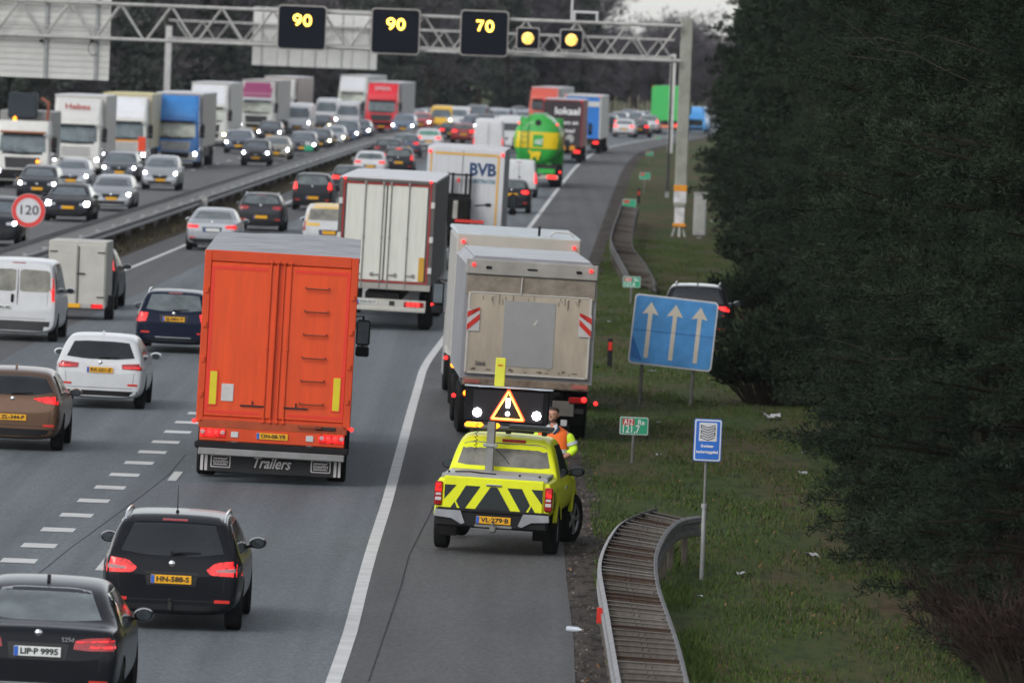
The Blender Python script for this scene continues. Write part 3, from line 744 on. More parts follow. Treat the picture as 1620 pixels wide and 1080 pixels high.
lg.build('column_foot', mat('foot', (.4, .4, .38), .7, var=.3), G1)
M().box((-31-ox+2*ox+.1 if False else -31+ox, .5, 4.2), (.48, .5, 8.4), .03).build('column', STEELD, G1)
M().tube([(at(0, 40, YG).x+ox-4, .9, 7.47), (at(172, 46, YG).x+ox, .9, 7.47)], .03, 6).build('cable_tray', STEEL, G1)
# small mast and frame on the top chord
xm = at(905, 20, YG).x+ox; fr = M(); z0 = 8.5
fr.tube([(xm, 0, z0), (xm, 0, z0+2.4)], .05, 8)
x1, x2 = at(909, 20, YG).x+ox, at(945, 20, YG).x+ox
for a, b in (((x1, z0), (x1, z0+.36)), ((x2, z0), (x2, z0+.36)), ((x1-.04, z0+.36), (x2+.04, z0+.36))): fr.tube([(a[0], 0, a[1]), (b[0], 0, b[1])], .055, 8)
fr.build('mast_frame', mat('mast_grey', (.5, .5, .5), .5, var=.1), G1, 40)
YG2 = 595.; xr2 = at(1063, 160, YG2).x; xl2 = at(265, 100, YG2).x
G2, ox2 = gantry(YG2, xl2, xr2, 8.0, 6.75, 1.1, 'farther lattice gantry on two pale columns behind the lit speed displays', at(1000, 60, YG2).x, 1.9, .09)
for x, wd in ((xl2, .44), (xr2, .36)): M().box((x+ox2, .5, 3.5), (wd, .4, 7.0 if x == xr2 else 8.2), .03).build('column', mat('pale_column', (.55, .55, .53), .7, var=.12), G2)
# sign backs
PANEL = mat('sign_back', (.56, .56, .535), .6, 0, .08, 1.5)
def board(name, label, x0, y0, x1, y1, Y, slats, posts, sl_m=None):
    A, B = at(x0, y0, Y), at(x1, y1, Y); W_, H_ = B.x-A.x, 0
    zt, zb = 9.2, at((x0+x1)/2, y1, Y).z
    root = empty(name); tag(root, label, 'sign board'); root.location = ((A.x+B.x)/2, Y, zb); H_ = zt-zb
    if slats:
        m_ = M(); n = int(H_/slats)
        for k in range(n+1):
            z = k*slats; m_.box((0, 0, z+slats/2), (W_, .05, slats-.016), .006)
        m_.build('back_slats', PANEL, root); M().box((0, .03, H_/2), (W_-.02, .03, H_), 0).build('panel', mat('panel_gap', (.3, .3, .29), .7, var=.1), root)
    else:
        m_ = M(); n = posts
        for k in range(n): m_.box((-W_/2+(k+.5)*W_/n, 0, H_/2), (W_/n-.03, .05, H_), .006)
        m_.build('back_panel', PANEL, root)
    ps = M()
    return root, W_, H_
b1, W_, H_ = board('direction_sign', 'white slatted back of a large direction sign at the far left of the gantry', -40, 0, 172, 124, YG+1.45, .245, 0)
for px in (70, 150, -12):
    x = at(px, 60, YG).x-b1.location.x; M().box((x, -.09, H_/2), (.13, .1, H_), .01).build('mounting_rail', GALV, b1)
for px in (63, 143):
    x = at(px, 64, YG).x-b1.location.x; z = at(px, 65, YG).z-b1.location.z; M().box((x, -.2, z), (.16, .14, .12), .02).build('junction_box', BLACKPL, b1)
cb = M(); c0 = at(146, 77, YG)-b1.location; cb.tube([(c0.x+.23*math.cos(t/10*5.2+.4), -.22, c0.z+.28*math.sin(t/10*5.2+.4)) for t in range(11)], .014, 5); cb.build('cable', BLACKPL, b1)
b2, W_, H_ = board('direction_sign', 'white back of a large direction sign behind the first lit 90 display', 402, 0, 596, 107, YG2+1.4, 0, 5)
for px in (414, 456, 499, 541, 584):
    x = at(px, 60, YG2).x-b2.location.x; M().box((x, -.06, H_/2), (.08, .07, H_), .01).build('mounting_rail', GALV, b2)
# matrix signs
LED = mat('led_amber', (.9, .5, .05), .4, var=.05, em=(1, .62, .09), es=3.2)
BOXM = mat('display_black', (.006, .008, .013), .6, var=.15, spec=.08); FRAME = mat('display_frame', (.33, .31, .29), .5, .3, .12)
def rrect(w_, h_, r, n=5):
    p = []
    for cx_, cz_, a0 in ((w_/2-r, h_/2-r, 0), (-w_/2+r, h_/2-r, 90), (-w_/2+r, -h_/2+r, 180), (w_/2-r, -h_/2+r, 270)):
        for k in range(n+1): a = R_(a0+90*k/n); p.append((cx_+r*math.cos(a), cz_+r*math.sin(a)))
    return p
def stroke(mm, pts, wd, y=-.02, n=7):
    mm.tube([(x, y, z) for x, z in pts], wd, n)
def arc(cx_, cz_, rx, rz, a0, a1, n=14): return [(cx_+rx*math.cos(R_(a0+(a1-a0)*k/n)), cz_+rz*math.sin(R_(a0+(a1-a0)*k/n))) for k in range(n+1)]
def msi(x0, y0, x1, y1, txt, label, Y=YG-.45):
    A, B = at(x0, y0, Y), at(x1, y1, Y); w_ = B.x-A.x; h_ = abs(A.z-B.z)+w_*0.02
    root = empty('speed_display'); tag(root, label, 'electronic sign', 'lit displays hung from the near gantry'); root.location = ((A.x+B.x)/2, Y, B.z+.0)
    root.location.z = (at((x0+x1)/2, (y0+y1)/2, Y)).z-h_/2; cz_ = h_/2
    rad = .16 if w_ > 1.3 else .1
    M().prism([(x, z+cz_) for x, z in rrect(w_, h_, rad)], -.02, .32).build('housing', FRAME, root, 40)
    M().prism([(x, z+cz_) for x, z in rrect(w_-.10, h_-.10, rad*.8)], -.045, -.021).build('screen', BOXM, root, 40)
    mm = M()
    if txt in ('90', '70'):
        s = w_/1.88; s *= .86; q = .043*s; zc = cz_+.32*s; 
        def sh(pts, dx): return [(x*s+dx*s, z*s+zc) for x, z in pts]
        if txt[0] == '9': stroke(mm, sh(arc(0, .10, .15, .13, -20, 340, 18), -.21), q, -.06); stroke(mm, sh([(.15, .06), (.10, -.09), (-.04, -.22)], -.21), q, -.06)
        else: stroke(mm, sh([(-.15, .22), (.15, .22), (.03, 0), (-.05, -.22)], -.21), q, -.06)
        stroke(mm, sh(arc(0, 0, .145, .22, 0, 360, 22), .24), q, -.06)
    else:
        mm.lathe([(-.075, .001), (-.07, .19), (-.05, .24), (-.047, .24)], (0, 0, cz_-.0), 'y', 24)
        q = M(); stroke(q, [(-.07, cz_-.05), (.0, cz_+.02), (.06, cz_+.06)], .018, -.085); stroke(q, [(-.10, cz_-.12), (-.03, cz_-.09)], .015, -.085)
        q.build('dark_arrow', mat('led_dim', (.5, .25, .03), .4, var=.1, em=(1, .5, .1), es=.7), root)
    mm.build('lit_symbol', LED if txt != 'o' else mat('led_disc', (.8, .5, .1), .4, var=.3, scale=9, em=(1, .58, .14), es=.85), root, 40)
    return root
msi(440, 8, 515, 80, '90', 'leftmost lit display on the gantry, showing 90 in front of the white sign back')
msi(588, 13, 663, 87, '90', 'second lit display on the gantry, showing 90 right of the white sign back')
msi(729, 16, 803, 90, '70', 'lit display on the gantry showing 70')
msi(817, 43, 853, 79, 'o', 'small lit display with yellow disc right beside the 70 display')
msi(886, 46, 922, 81, 'o', 'rightmost small lit display with yellow disc, nearest the gantry column')
# thin dark pole and cabinet
pl = empty('dark_pole'); tag(pl, 'thin dark pole standing left of the gantry column in the verge', 'pole'); pl.location = gp(1055, 313)
M().tube([(0, 0, 0), (0, 0, 7.1)], [.07, .05], 8).build('shaft', mat('dark_pole', (.035, .033, .035), .6, var=.2), pl, 40); M().box((0, 0, .15), (.2, .2, .3), .02).build('foot', GALV, pl)
cb = empty('roadside_cabinet'); tag(cb, 'tall pale grey roadside cabinet in the grass right of the gantry column', 'cabinet'); cb.location = gp(1106, 373)
M().box((0, 0, .87), (.52, .4, 1.7), .02).build('cabinet_body', mat('cabinet_grey', (.36, .36, .35), .6, var=.15), cb); M().box((0, -.21, .87), (.44, .02, 1.5), .005).build('door', mat('cabinet_door', (.39, .39, .38), .6, var=.15), cb); M().box((0, 0, 1.74), (.58, .46, .05), .01).build('lid', MC['cabinet_grey'], cb)

# ------------------------------------------------------------ roadside signs
BLUES = mat('sign_blue', (.075, .28, .60), .45, var=.28, scale=1.3); BLUED = mat('sign_deep_blue', (.02, .13, .5), .4, var=.1); SIGNW = mat('sign_white', (.55, .56, .58), .5, var=.1); CREAM = mat('arrow_cream', (.62, .56, .46), .5, var=.1)
PIPE = mat('sign_pipe', (.16, .16, .15), .6, .3, .25, 6); GREENS = mat('sign_green', (.03, .33, .18), .45, var=.12); REDS = mat('sign_red', (.5, .06, .05), .45, var=.1)
def plate_prism(root, name, w_, h_, r, zc, y0, y1, m_, mtx=None):
    o = M().prism([(x, z) for x, z in rrect(w_, h_, r)], y0, y1).build(name, m_, root)
    if mtx is not None: o.matrix_local = mtx
    else: o.location = (0, 0, zc)
    return o
root = empty('arrow_sign'); tag(root, 'big tilted blue sign with three cream arrows on two dark posts in the verge', 'road sign'); p = gp(1054, 642); root.location = p
d_ = p.y; cS = at(1065, 526, d_)-p; mtx = Matrix.Translation(cS) @ Matrix.Rotation(R_(4.3), 4, 'Y')
plate_prism(root, 'border', 1.80, 1.50, .09, 0, -.02, .02, SIGNW, mtx); plate_prism(root, 'panel', 1.73, 1.43, .07, 0, -.027, -.0205, BLUES, mtx)
for i, dx in enumerate((-.53, .0, .53)):
    a = M().prism([(dx-.045, -.60), (dx+.045, -.60), (dx+.045, .36), (dx+.175, .33), (dx, .60), (dx-.175, .33), (dx-.045, .36)], -.034, -.0275).build('arrow', CREAM, root); a.matrix_local = mtx
sm = M().prism([(-.86, -.02), (.86, -.005), (.86, .0), (-.86, -.012)], -.036, -.027).prism([(-.865, -.6), (-.865, -.12), (-.6, -.66), (-.62, -.68)], -.0295, -.027)
a = sm.build('crease', mat('sign_crease', (.03, .15, .42), .5, var=.15), root); a.matrix_local = mtx
for px, py, qx, qy in ((1016, 574, 1012, 641), (1097, 585, 1092, 643)):
    A, B = at(px, py, d_)-p, at(qx, qy, d_)-p; B.z = 0
    M().tube([(A.x, .07, A.z+.9), (A.x, .07, A.z), (B.x, .07, 0)], .038, 8).build('post', PIPE, root, 40)
root = empty('information_sign'); tag(root, 'portrait blue sign with wave emblem on a tall grey pole by the curved guardrail', 'road sign'); p = gp(1110, 917); root.location = p; d_ = p.y
cS = at(1119.5, 696, d_)-p
mtx = Matrix.Translation(cS) @ Matrix.Rotation(R_(.4), 4, 'Y')
plate_prism(root, 'backing', .405, .615, .03, 0, -.012, .012, BLUED, mtx); plate_prism(root, 'border', .385, .595, .028, 0, -.016, -.0125, SIGNW, mtx); plate_prism(root, 'panel', .345, .555, .02, 0, -.020, -.0165, BLUED, mtx)
a = plate_prism(root, 'emblem_field', .26, .27, .012, 0, -.024, -.0205, SIGNW, mtx @ Matrix.Translation((0, 0, .12)))
wv = M()
for k in range(6):
    z = .215-.036*k
    for a_, b_ in zip([(-.10, z), (-.05, z-.018), (0, z-.034), (.05, z-.016), (.10, z+.004)], [(-.05, z-.018), (0, z-.034), (.05, z-.016), (.10, z+.004)]):
        wv.prism([(a_[0], a_[1]-.006), (b_[0], b_[1]-.006), (b_[0], b_[1]+.006), (a_[0], a_[1]+.006)], -.029, -.0245)
    if k % 2: wv.prism([(-.106, z-.006), (-.094, z-.006), (-.094, z+.038), (-.106, z+.038)], -.029, -.0245)
    elif k: wv.prism([(.094, z-.0), (.106, z-.0), (.106, z+.046), (.094, z+.046)], -.029, -.0245)
a = wv.build('wave_emblem', INK, root); a.matrix_local = mtx
a = text('lettering', 'Grondwater-', .06, WHITEINK, root, (0, -.024, -.085), bold=.0015, width=.19); a.matrix_local = mtx
a = text('lettering', 'beschermingsgebied', .06, WHITEINK, root, (0, -.024, -.17), bold=.0015, width=.31); a.matrix_local = mtx
A = at(1117, 728, d_)-p
M().tube([(A.x, .03, A.z+.5), (A.x, .03, A.z), (A.x*.45, .03, A.z*.55)], .022, 8).build('pole', PIPE, root, 40); M().tube([(A.x*.5, .03, A.z*.62), (0, .03, 0)], .036, 10).lathe([(-.03, .05), (.03, .05)], (A.x*.5, .03, A.z*.62), 'z', 10).build('pole_base', GALV, root, 40)
def km(x0, y0, x1, y1, bx, by, l1, l2, label, far=False):
    root = empty('kilometre_sign'); tag(root, label, 'kilometre sign', 'green kilometre signs along the verge'); p = gp(bx, by); root.location = p; A, B = at(x0, y0, p.y)-p, at(x1, y1, p.y)-p
    w_ = B.x-A.x; h_ = w_*.62; c_ = (A+B)/2; c_.y = 0
    mt = Matrix.Translation(c_)
    plate_prism(root, 'border', w_, h_, .03, 0, -.01, .01, SIGNW, mt); plate_prism(root, 'panel', w_-.03, h_-.03, .02, 0, -.014, -.0105, GREENS, mt)
    a = plate_prism(root, 'road_number_field', w_*.42, h_*.36, .015, 0, -.018, -.0145, REDS, mt @ Matrix.Translation((-w_*.2, 0, h_*.22)))
    if not far:
        k = w_/.44
        for t, dx, dz, sz, wd in (('A12', -.2, .22, .13, .14), (l1, .25, .2, .11, .1), (l2, -.12, -.2, .17, .26)):
            a = text('lettering', t, sz*k, WHITEINK, root, (w_*dx, -.019, h_*dz), bold=.002, width=wd*k); a.matrix_local = mt
    M().tube([(c_.x, .02, c_.z), (c_.x*.5, .02, 0)], .03, 8).build('post', PIPE, root, 40)
km(981, 659, 1025, 688, 999, 732, 'Re', '121,7', 'nearest green kilometre sign reading 121,7 behind the curved guardrail')
km(986, 437, 1013, 455, 998, 482, 'Re', '121,6', 'green kilometre sign at the near end of the distant guardrail')
km(985, 315, 1006, 329, 993, 344, '', '', 'small green sign rising behind the far end of the distant guardrail', True)
km(1012, 272, 1028, 285, 1019, 306, '', '', 'small green sign beside the far shoulder, left of the thin dark pole', True)
km(1022, 238, 1033, 248, 1027, 260, '', '', 'tiny green sign where the far shoulder bends right', True)
km(1036, 215, 1044, 221, 1040, 230, '', '', 'tiniest green sign below the green lorry', True)
root = empty('speed_limit_sign'); tag(root, 'round red-rimmed white speed limit sign reading 120 in the median', 'road sign'); p = gp(42, 399); root.location = p; d_ = p.y; cS = at(45, 333, d_)-p
M().lathe([(-.02, .001), (-.02, .56), (.02, .56), (.02, .001)], cS, 'y', 40).build('disc', SIGNW, root, 40)
M().lathe([(-.022, .41), (-.026, .41), (-.026, .55), (-.022, .55)], cS, 'y', 40, cap=False).build('red_rim', mat('rim_red', (.62, .05, .045), .4, var=.06), root, 40)
text('digits', '120', .44, INK, root, (cS.x, -.026, cS.z), bold=.003, width=.60); M().tube([(cS.x-.02, .05, cS.z), (0, .05, 0)], .035, 8).build('post', PIPE, root, 40)
root = empty('kilometre_sign'); tag(root, 'small green sign with pale top on the median barrier in front of the oncoming cars', 'kilometre sign', 'green kilometre signs along the verge'); p = gp(487, 262); root.location = p
M().box((0, 0, 1.0), (.5, .03, .32), .01).build('panel', GREENS, root); M().box((-.05, -.02, 1.25), (.3, .03, .18), .01).build('top_plate', SIGNW, root); M().tube([(0, .03, 1.1), (0, .03, 0)], .03, 6).build('post', PIPE, root)
def delin(bx, by, h, label, redz):
    root = empty('marker_post'); tag(root, label, 'marker post', 'dark marker posts in the verge'); root.location = gp(bx, by)
    M().box((0, 0, h/2), (.12, .05, h), .01).build('post_body', BLACKPL, root); M().box((0, -.03, redz), (.09, .02, .2), .004).build('reflector', REFW, root)
delin(964, 582, .70, 'black marker post with red reflector in the grass left of the arrow sign', .52)
delin(1010, 322, .72, 'dark marker post with red band beside the small green signs', .5)
delin(1168, 483, .32, 'low dark marker stub in the grass right of the parked car', .22)
delin(983, 352, .5, 'small marker post with red reflector against the distant guardrail', .4)
# stakes before the far wood
random.seed(8)
stk = M().tube([(0, 0, 0), (0, 0, 1.0)], .07, 5).mesh('fence_stake'); stk.materials.append(mat('pale_wood', (.20, .17, .13), .8, var=.2))
for k in range(16):
    x = 930+k*7.2+random.uniform(-1.5, 1.5); o = bpy.data.objects.new('fence_stake', stk); C.objects.link(o)
    q = at(x, 191, 862); q.z = 0; o.location = q; o.scale = (1, 1, random.uniform(1.1, 2.3)); tag(o, 'thin pale stake in the row before the far wood', 'stake', 'stakes in front of the far wood')

# ------------------------------------------------------------ litter
LIT = mat('litter_white', (.42, .42, .43), .6, var=.15); LEAF = mat('dead_leaf', (.16, .07, .03), .8, var=.35, scale=9, col2=(.24, .13, .06))
def litter(px, py, s, label):
    p = gp(px, py); random.seed(int(px*7+py)); mm = M(); V = []; n = 5
    for i in range(n):
        for j in range(n): V.append(((i/(n-1)-.5)*s+random.uniform(-.1, .1)*s, (j/(n-1)-.5)*s*1.6, .03+random.uniform(0, .35)*s))
    mm.add(V, [(i*n+j, i*n+j+1, (i+1)*n+j+1, (i+1)*n+j) for i in range(n-1) for j in range(n-1)])
    mm.add([(x, y, z+.008) for x, y, z in V], [(i*n+j, i*n+j+1, (i+1)*n+j+1, (i+1)*n+j) for i in range(n-1) for j in range(n-1)])
    o = mm.build('litter_scrap', LIT, None, 60); o.location = p; tag(o, label, 'litter', 'white scraps of litter in the grass')
for a in [(1270, 752, .16, 'white scrap of litter in the grass left of the overhanging pine branch'), (1272, 718, .1, 'small white scrap just above another near the pine crown'), (1285, 884, .2, 'flat white scrap below the lowest pine branch'),
          (1222, 664, .34, 'long pale scrap of litter at the foot of the dark bush'), (1042, 671, .08, 'tiny white scrap right of the kilometre sign 121,7'), (1042, 723, .1, 'small white scrap between the two small signs'),
          (1032, 591, .17, 'pale scrap under the blue arrow sign'), (1128, 597, .13, 'pale scrap right of the arrow sign post'), (964, 511, .1, 'white scrap above the black marker post'),
          (1107, 948, .09, 'white scrap right of the guardrail beside the pole foot'), (1173, 912, .14, 'white scrap in the open grass right of the blue sign pole'), (1127, 352, .18, 'pale scrap right of the roadside cabinet'),
          (1106, 378, .16, 'pale scrap at the foot of the roadside cabinet'), (1146, 607, .1, 'white scrap near the dark bush')]: litter(*a)
root = empty('plastic_bottle'); tag(root, 'clear crushed plastic bottle lying on the dirt by the shoulder edge', 'bottle'); root.location = gp(909, 1001)
o = M().lathe([(-.12, .03), (-.115, .038), (.05, .038), (.09, .018), (.12, .015)], (0, 0, .05), 'x', 14).build('bottle_body', mat('clear_plastic', (.45, .5, .55), .15, var=.1, coat=.5), root, 40); o.rotation_euler = (0, 0, -.6)
o = M().lathe([(.12, .018), (.14, .018)], (0, 0, .05), 'x', 10).build('cap', SIGNW, root); o.rotation_euler = (0, 0, -.6)
# ============================================================ vehicles
GLS = mat('rear_glass_sky', (.10, .12, .125), .12, var=.5, scale=1.6, coat=.5)  # rear glass with the sky's sheen put into its mottled colour
def sc(pl, hw): return [(x*hw, z) for x, z in pl]
def T(top, bot, m_, hw): return (sc(top, hw), sc(bot, hw), m_)
def setc(o, label, cat='car', group=None): tag(o, label, cat, group); return o
# ---- near cars seen from behind
hw = .9; PB = paint('black', (.008, .009, .012), 0, .22)
wagonwin = ([(-.52, 1.34), (-.3, 1.365), (.3, 1.365), (.52, 1.34)], [(-.66, 1.0), (-.3, .955), (.3, .955), (.66, 1.0)])
c1 = make_car('wagon', PB, rear=dict(win=wagonwin, lights=[T([(.50, .80), (.62, .89), (.99, .93)], [(.50, .785), (.56, .73), (.99, .72)], TAILON, hw)],
      inner=[T([(.64, .80), (.95, .835)], [(.64, .775), (.95, .775)], mat('clear_cell', (.35, .2, .2), .2, var=.2), hw)],
      bump=.34, pz=.66, txt='HN-588-S', emb=.86, wiper=.985, brake3=1.395, rails=CHROME, ant=1.0, refl=.40, recm=INK, seamz=(.52, .92), spoiler=.42), name='estate_car')
M().box((0, -.015, .33), (.06, .06, .12), .01).box((0, -.04, .40), (.05, .05, .05), .02).build('tow_bar', CHAS, c1)
place(c1, 267, 1000, lean=.4, yaw=.3); setc(c1, 'black estate car with Dutch plate HN-588-S, roof rails and aerial, brake lights on')
hw = .935
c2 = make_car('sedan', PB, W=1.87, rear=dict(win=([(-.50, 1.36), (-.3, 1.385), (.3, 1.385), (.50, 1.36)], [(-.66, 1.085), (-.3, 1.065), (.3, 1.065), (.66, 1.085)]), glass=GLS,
      lights=[T([(.44, .895), (.60, .925), (.98, .95)], [(.42, .80), (.60, .785), (.97, .80)], TAILOFF, hw)], inner=[T([(.46, .885), (.9, .915)], [(.46, .872), (.9, .897)], TAILON, hw), T([(.62, .84), (.92, .85)], [(.62, .815), (.92, .825)], TAILON, hw)],
      bump=.36, pz=.76, pm=PLW, txt='LIP·P 9995', emb=.96, ant=1.75, fin=True, refl=.44, recm=INK, chrome=.405, seamz=(.55, 1.0)), name='saloon_car')
text('model_lettering', '525d', .07, CHROME, c2, (.33, .012, .90), bold=.001)
place(c2, 54, 1141, lean=.5); setc(c2, 'black saloon car cut by the bottom left corner, white plate LIP P 9995')
hw = .905
PW = paint('white', (.52, .53, .54), 0, .3)
c3 = make_car('wagon', PW, W=1.81, rear=dict(win=([(-.55, 1.32), (-.3, 1.34), (.3, 1.34), (.55, 1.32)], [(-.68, 1.03), (-.3, .99), (.3, .99), (.68, 1.03)]), lights=[T([(.47, .905), (.98, .94)], [(.49, .815), (.98, .79)], TAILOFF, hw)], inner=[T([(.52, .85), (.94, .865)], [(.52, .828), (.94, .84)], TAILON, hw)],
      bump=.37, pz=.78, txt='RX-251-Z', emb=.92, wiper=1.015, refl=.50, recm=paint('white_panel', (.5, .5, .51)), exh=[-.62], ant=1.0, fin=True, seamz=(.52, .92)), name='estate_car')
place(c3, 155, 648, lean=.6); setc(c3, 'white estate car with orange-yellow plate, just right of the brown hatchback')
hw = .90
c4 = make_car('hatch', paint('brown', (.13, .075, .048), .6, .3), W=1.81, rear=dict(win=([(-.56, 1.30), (-.3, 1.33), (.3, 1.33), (.56, 1.30)], [(-.72, 1.06), (-.3, 1.0), (.3, 1.0), (.72, 1.06)]), lights=[T([(.42, .945), (.62, .975), (.98, 1.0)], [(.42, .935), (.62, .87), (.98, .845)], TAILON, hw)],
      bump=.40, pz=.60, txt='ZL-344-P', emb=.93, wiper=1.02, refl=.47, ant=.95, fin=True, recess=False, seamz=(.52, .95)), name='hatchback_car')
place(c4, 16, 714, lean=.5); setc(c4, 'metallic brown hatchback at the left edge, brake lights on')
hw = .905
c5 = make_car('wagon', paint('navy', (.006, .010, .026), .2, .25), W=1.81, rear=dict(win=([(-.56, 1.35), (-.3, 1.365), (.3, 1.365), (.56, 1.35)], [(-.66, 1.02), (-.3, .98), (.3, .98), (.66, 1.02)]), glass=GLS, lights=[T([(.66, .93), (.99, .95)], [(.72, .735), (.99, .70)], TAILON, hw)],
      bump=.33, pz=.80, txt='SJ-083-V', emb=.93, wiper=1.0, brake3=1.40, rails=CHROME, refl=.48, chrome=.37, recess=True, recm=INK, seamz=(.5, .95)), name='estate_car')
place(c5, 272, 560, lean=.6); setc(c5, 'dark navy estate car partly hidden by the left side of the orange lorry')
hw = .96
RG2 = mat('rear_glass_scene', (.09, .09, .08), .15, var=.75, scale=2.2, col2=(.28, .27, .22))  # mottled reflections are put into the glass colour
c6 = make_car('minivan', PW, rear=dict(lights=[T([(.86, 1.55), (.985, 1.52)], [(.86, 1.00), (.985, .98)], TAILON, hw)], bump=.50, pz=.73, plate=False, recess=False, seamz=(.7, 1.6), brake3=1.88, bm=mat('bumper_grey', (.035, .036, .038), .6, var=.2)), name='panel_van')
bv = SHELL[('minivan', None, None, None)][1]['bv']
P(c6, 'rear_window', RG2, bv, 'rear', [(-.76, 1.66), (-.7, 1.71), (-.1, 1.73), (-.05, 1.70)], [(-.78, 1.25), (-.7, 1.20), (-.1, 1.20), (-.05, 1.23)], nu=9, nv=5); P(c6, 'rear_window', RG2, bv, 'rear', [(.05, 1.70), (.1, 1.73), (.7, 1.71), (.76, 1.66)], [(.05, 1.23), (.1, 1.20), (.7, 1.20), (.78, 1.25)], nu=9, nv=5)
M().box((0, .022, 1.22), (.014, .012, 1.0)).build('door_seam', INK, c6); M().box((-.12, .02, 1.03), (.07, .05, .2), .015).build('door_handle', BLACKPL, c6)
mk_plate(c6, -.38, .0, .80, PLW, '28-VN-XG')
place(c6, 24, 541, lean=.5); setc(c6, 'white panel van with two rear windows at the left edge', 'van')
# small box trailer
root = empty('box_trailer'); root['L'] = 2.6; BXM = mat('trailer_cream', (.42, .41, .37), .55, var=.1, scale=2)
M().box((0, 1.3, 1.18), (1.5, 2.5, 1.70), .015).build('box_body', BXM, root)
for s_ in (-1, 1):
    d = M().box((s_*.365, .035, 1.16), (.70, .03, 1.56), .008).build('rear_door', BXM, root)
    M().box((s_*.62, .012, 1.75), (.2, .02, .03)).box((s_*.62, .012, .60), (.2, .02, .03)).build('hinge', CHAS, d)
M().tube([(.03, .0, .42), (.03, 0, 1.9)], .014, 6).box((.1, -.01, 1.2), (.22, .03, .035), .005).build('door_lock', CHAS, root)
M().box((0, .04, .37), (1.5, .08, .13), .01).build('light_bar', mat('bar_pale', (.33, .32, .3), .6, var=.15), root)
for s_ in (-1, 1): M().box((s_*.54, -.012, .37), (.30, .03, .10), .008).build('tail_light', TAILON, root)
mk_plate(root, -.10, -.015, .37, PLY, '', w=.42)
for s_ in (-1, 1):
    add_wheel(root, s_*.76, 1.35, .27, .17); M().lathe([(-.11, .34), (.11, .34)], (s_*.78, 1.35, .29), 'x', 20).build('mudguard', BLACKPL, root)
M().tube([(-.5, 2.5, .4), (0, 3.7, .42)], .035, 6).tube([(.5, 2.5, .4), (0, 3.7, .42)], .035, 6).build('drawbar', CHAS, root)
place(root, 119, 507); setc(root, 'small cream box trailer between the white van and the dark car towing it', 'trailer')
def rearspec(hw, H, kind, lit=TAILON, plate=True, **k):
    b = H-.42 if kind != 'mpv' else H-.5
    L_ = {'wrap': [T([(.50, b-.09), (.98, b-.05)], [(.54, b-.20), (.98, b-.22)], lit, hw)], 'vert': [T([(.80, b+.12), (.97, b+.08)], [(.74, b-.16), (.98, b-.2)], lit, hw)]}[('vert' if kind in ('mpv', 'suv') else 'wrap')]
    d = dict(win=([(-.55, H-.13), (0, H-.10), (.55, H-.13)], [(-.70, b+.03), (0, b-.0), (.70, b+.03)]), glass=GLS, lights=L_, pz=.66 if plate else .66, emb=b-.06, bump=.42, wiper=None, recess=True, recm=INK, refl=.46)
    d.update(k); return d
BLK = paint('black_grey', (.022, .024, .028), .3, .3); DGR = paint('dark_grey', (.035, .037, .042), .5, .3); SIL = paint('silver', (.33, .345, .37), .45, .3); BLU = paint('blue_grey', (.06, .075, .11), .5, .3)
def rearcar(style, col, px, py, label, name, W=None, H=None, yaw=0, **k):
    s = ST[style]; W_ = W or s['W']; H_ = H or s['H']
    o = make_car(style, col, W=W, H=H, rear=rearspec(W_/2, H_, style, **k), name=name); place(o, px, py, yaw=yaw); setc(o, label, 'car' if 'van' not in name else 'van'); return o
rearcar('suv', BLK, 128, 490, 'black car towing the small cream box trailer', 'car', brake3=1.55)
rearcar('sedan', SIL, 334, 398, 'silver saloon car above the left corner of the orange lorry, brake lights on', 'saloon_car', pm=PLW, pz=.72, win=([(-.50, 1.36), (.50, 1.36)], [(-.66, 1.085), (.66, 1.085)]), lights=[T([(.5, .88), (.97, .92)], [(.5, .78), (.97, .77)], TAILON, .92)])
rearcar('hatch', DGR, 411, 367, 'dark grey hatchback with roof rails above the silver saloon', 'hatchback_car', lit=TAILOFF, rails=CHROME, brake3=1.37, pz=.55)
rearcar('mpv', BLK, 493, 334, 'tall black hatchback with lit red side lamps left of the white lorry', 'hatchback_car', lit=TAILHOT, pz=.55)
rearcar('hatch', DGR, 551, 312, 'dark car mostly hidden behind the white lorry roof, right of the tall black hatchback', 'car', lit=TAILHOT)
rearcar('hatch', PW, 584, 284, 'white hatchback above the roof of the white lorry', 'hatchback_car', lit=TAILON)
rearcar('mpv', BLK, 629, 277, 'dark people carrier right of the white hatchback, lamps lit', 'car', H=1.5, brake3=1.4, b3m=TAILHOT)
rearcar('wagon', DGR, 613, 259, 'dark estate car just behind the white hatchback', 'estate_car', lit=TAILOFF)
rearcar('wagon', BLU, 641, 250, 'blue-grey estate car left of the BVB lorry roof', 'estate_car')
o = rearcar('wagon', PW, 677, 240, 'white estate car with greenish rear window above the BVB lorry', 'estate_car', lit=TAILHOT); 
for c_ in o.children:
    if c_.name.startswith('rear_window'): c_.data.materials[0] = mat('green_glass', (.10, .22, .17), .15, var=.2)
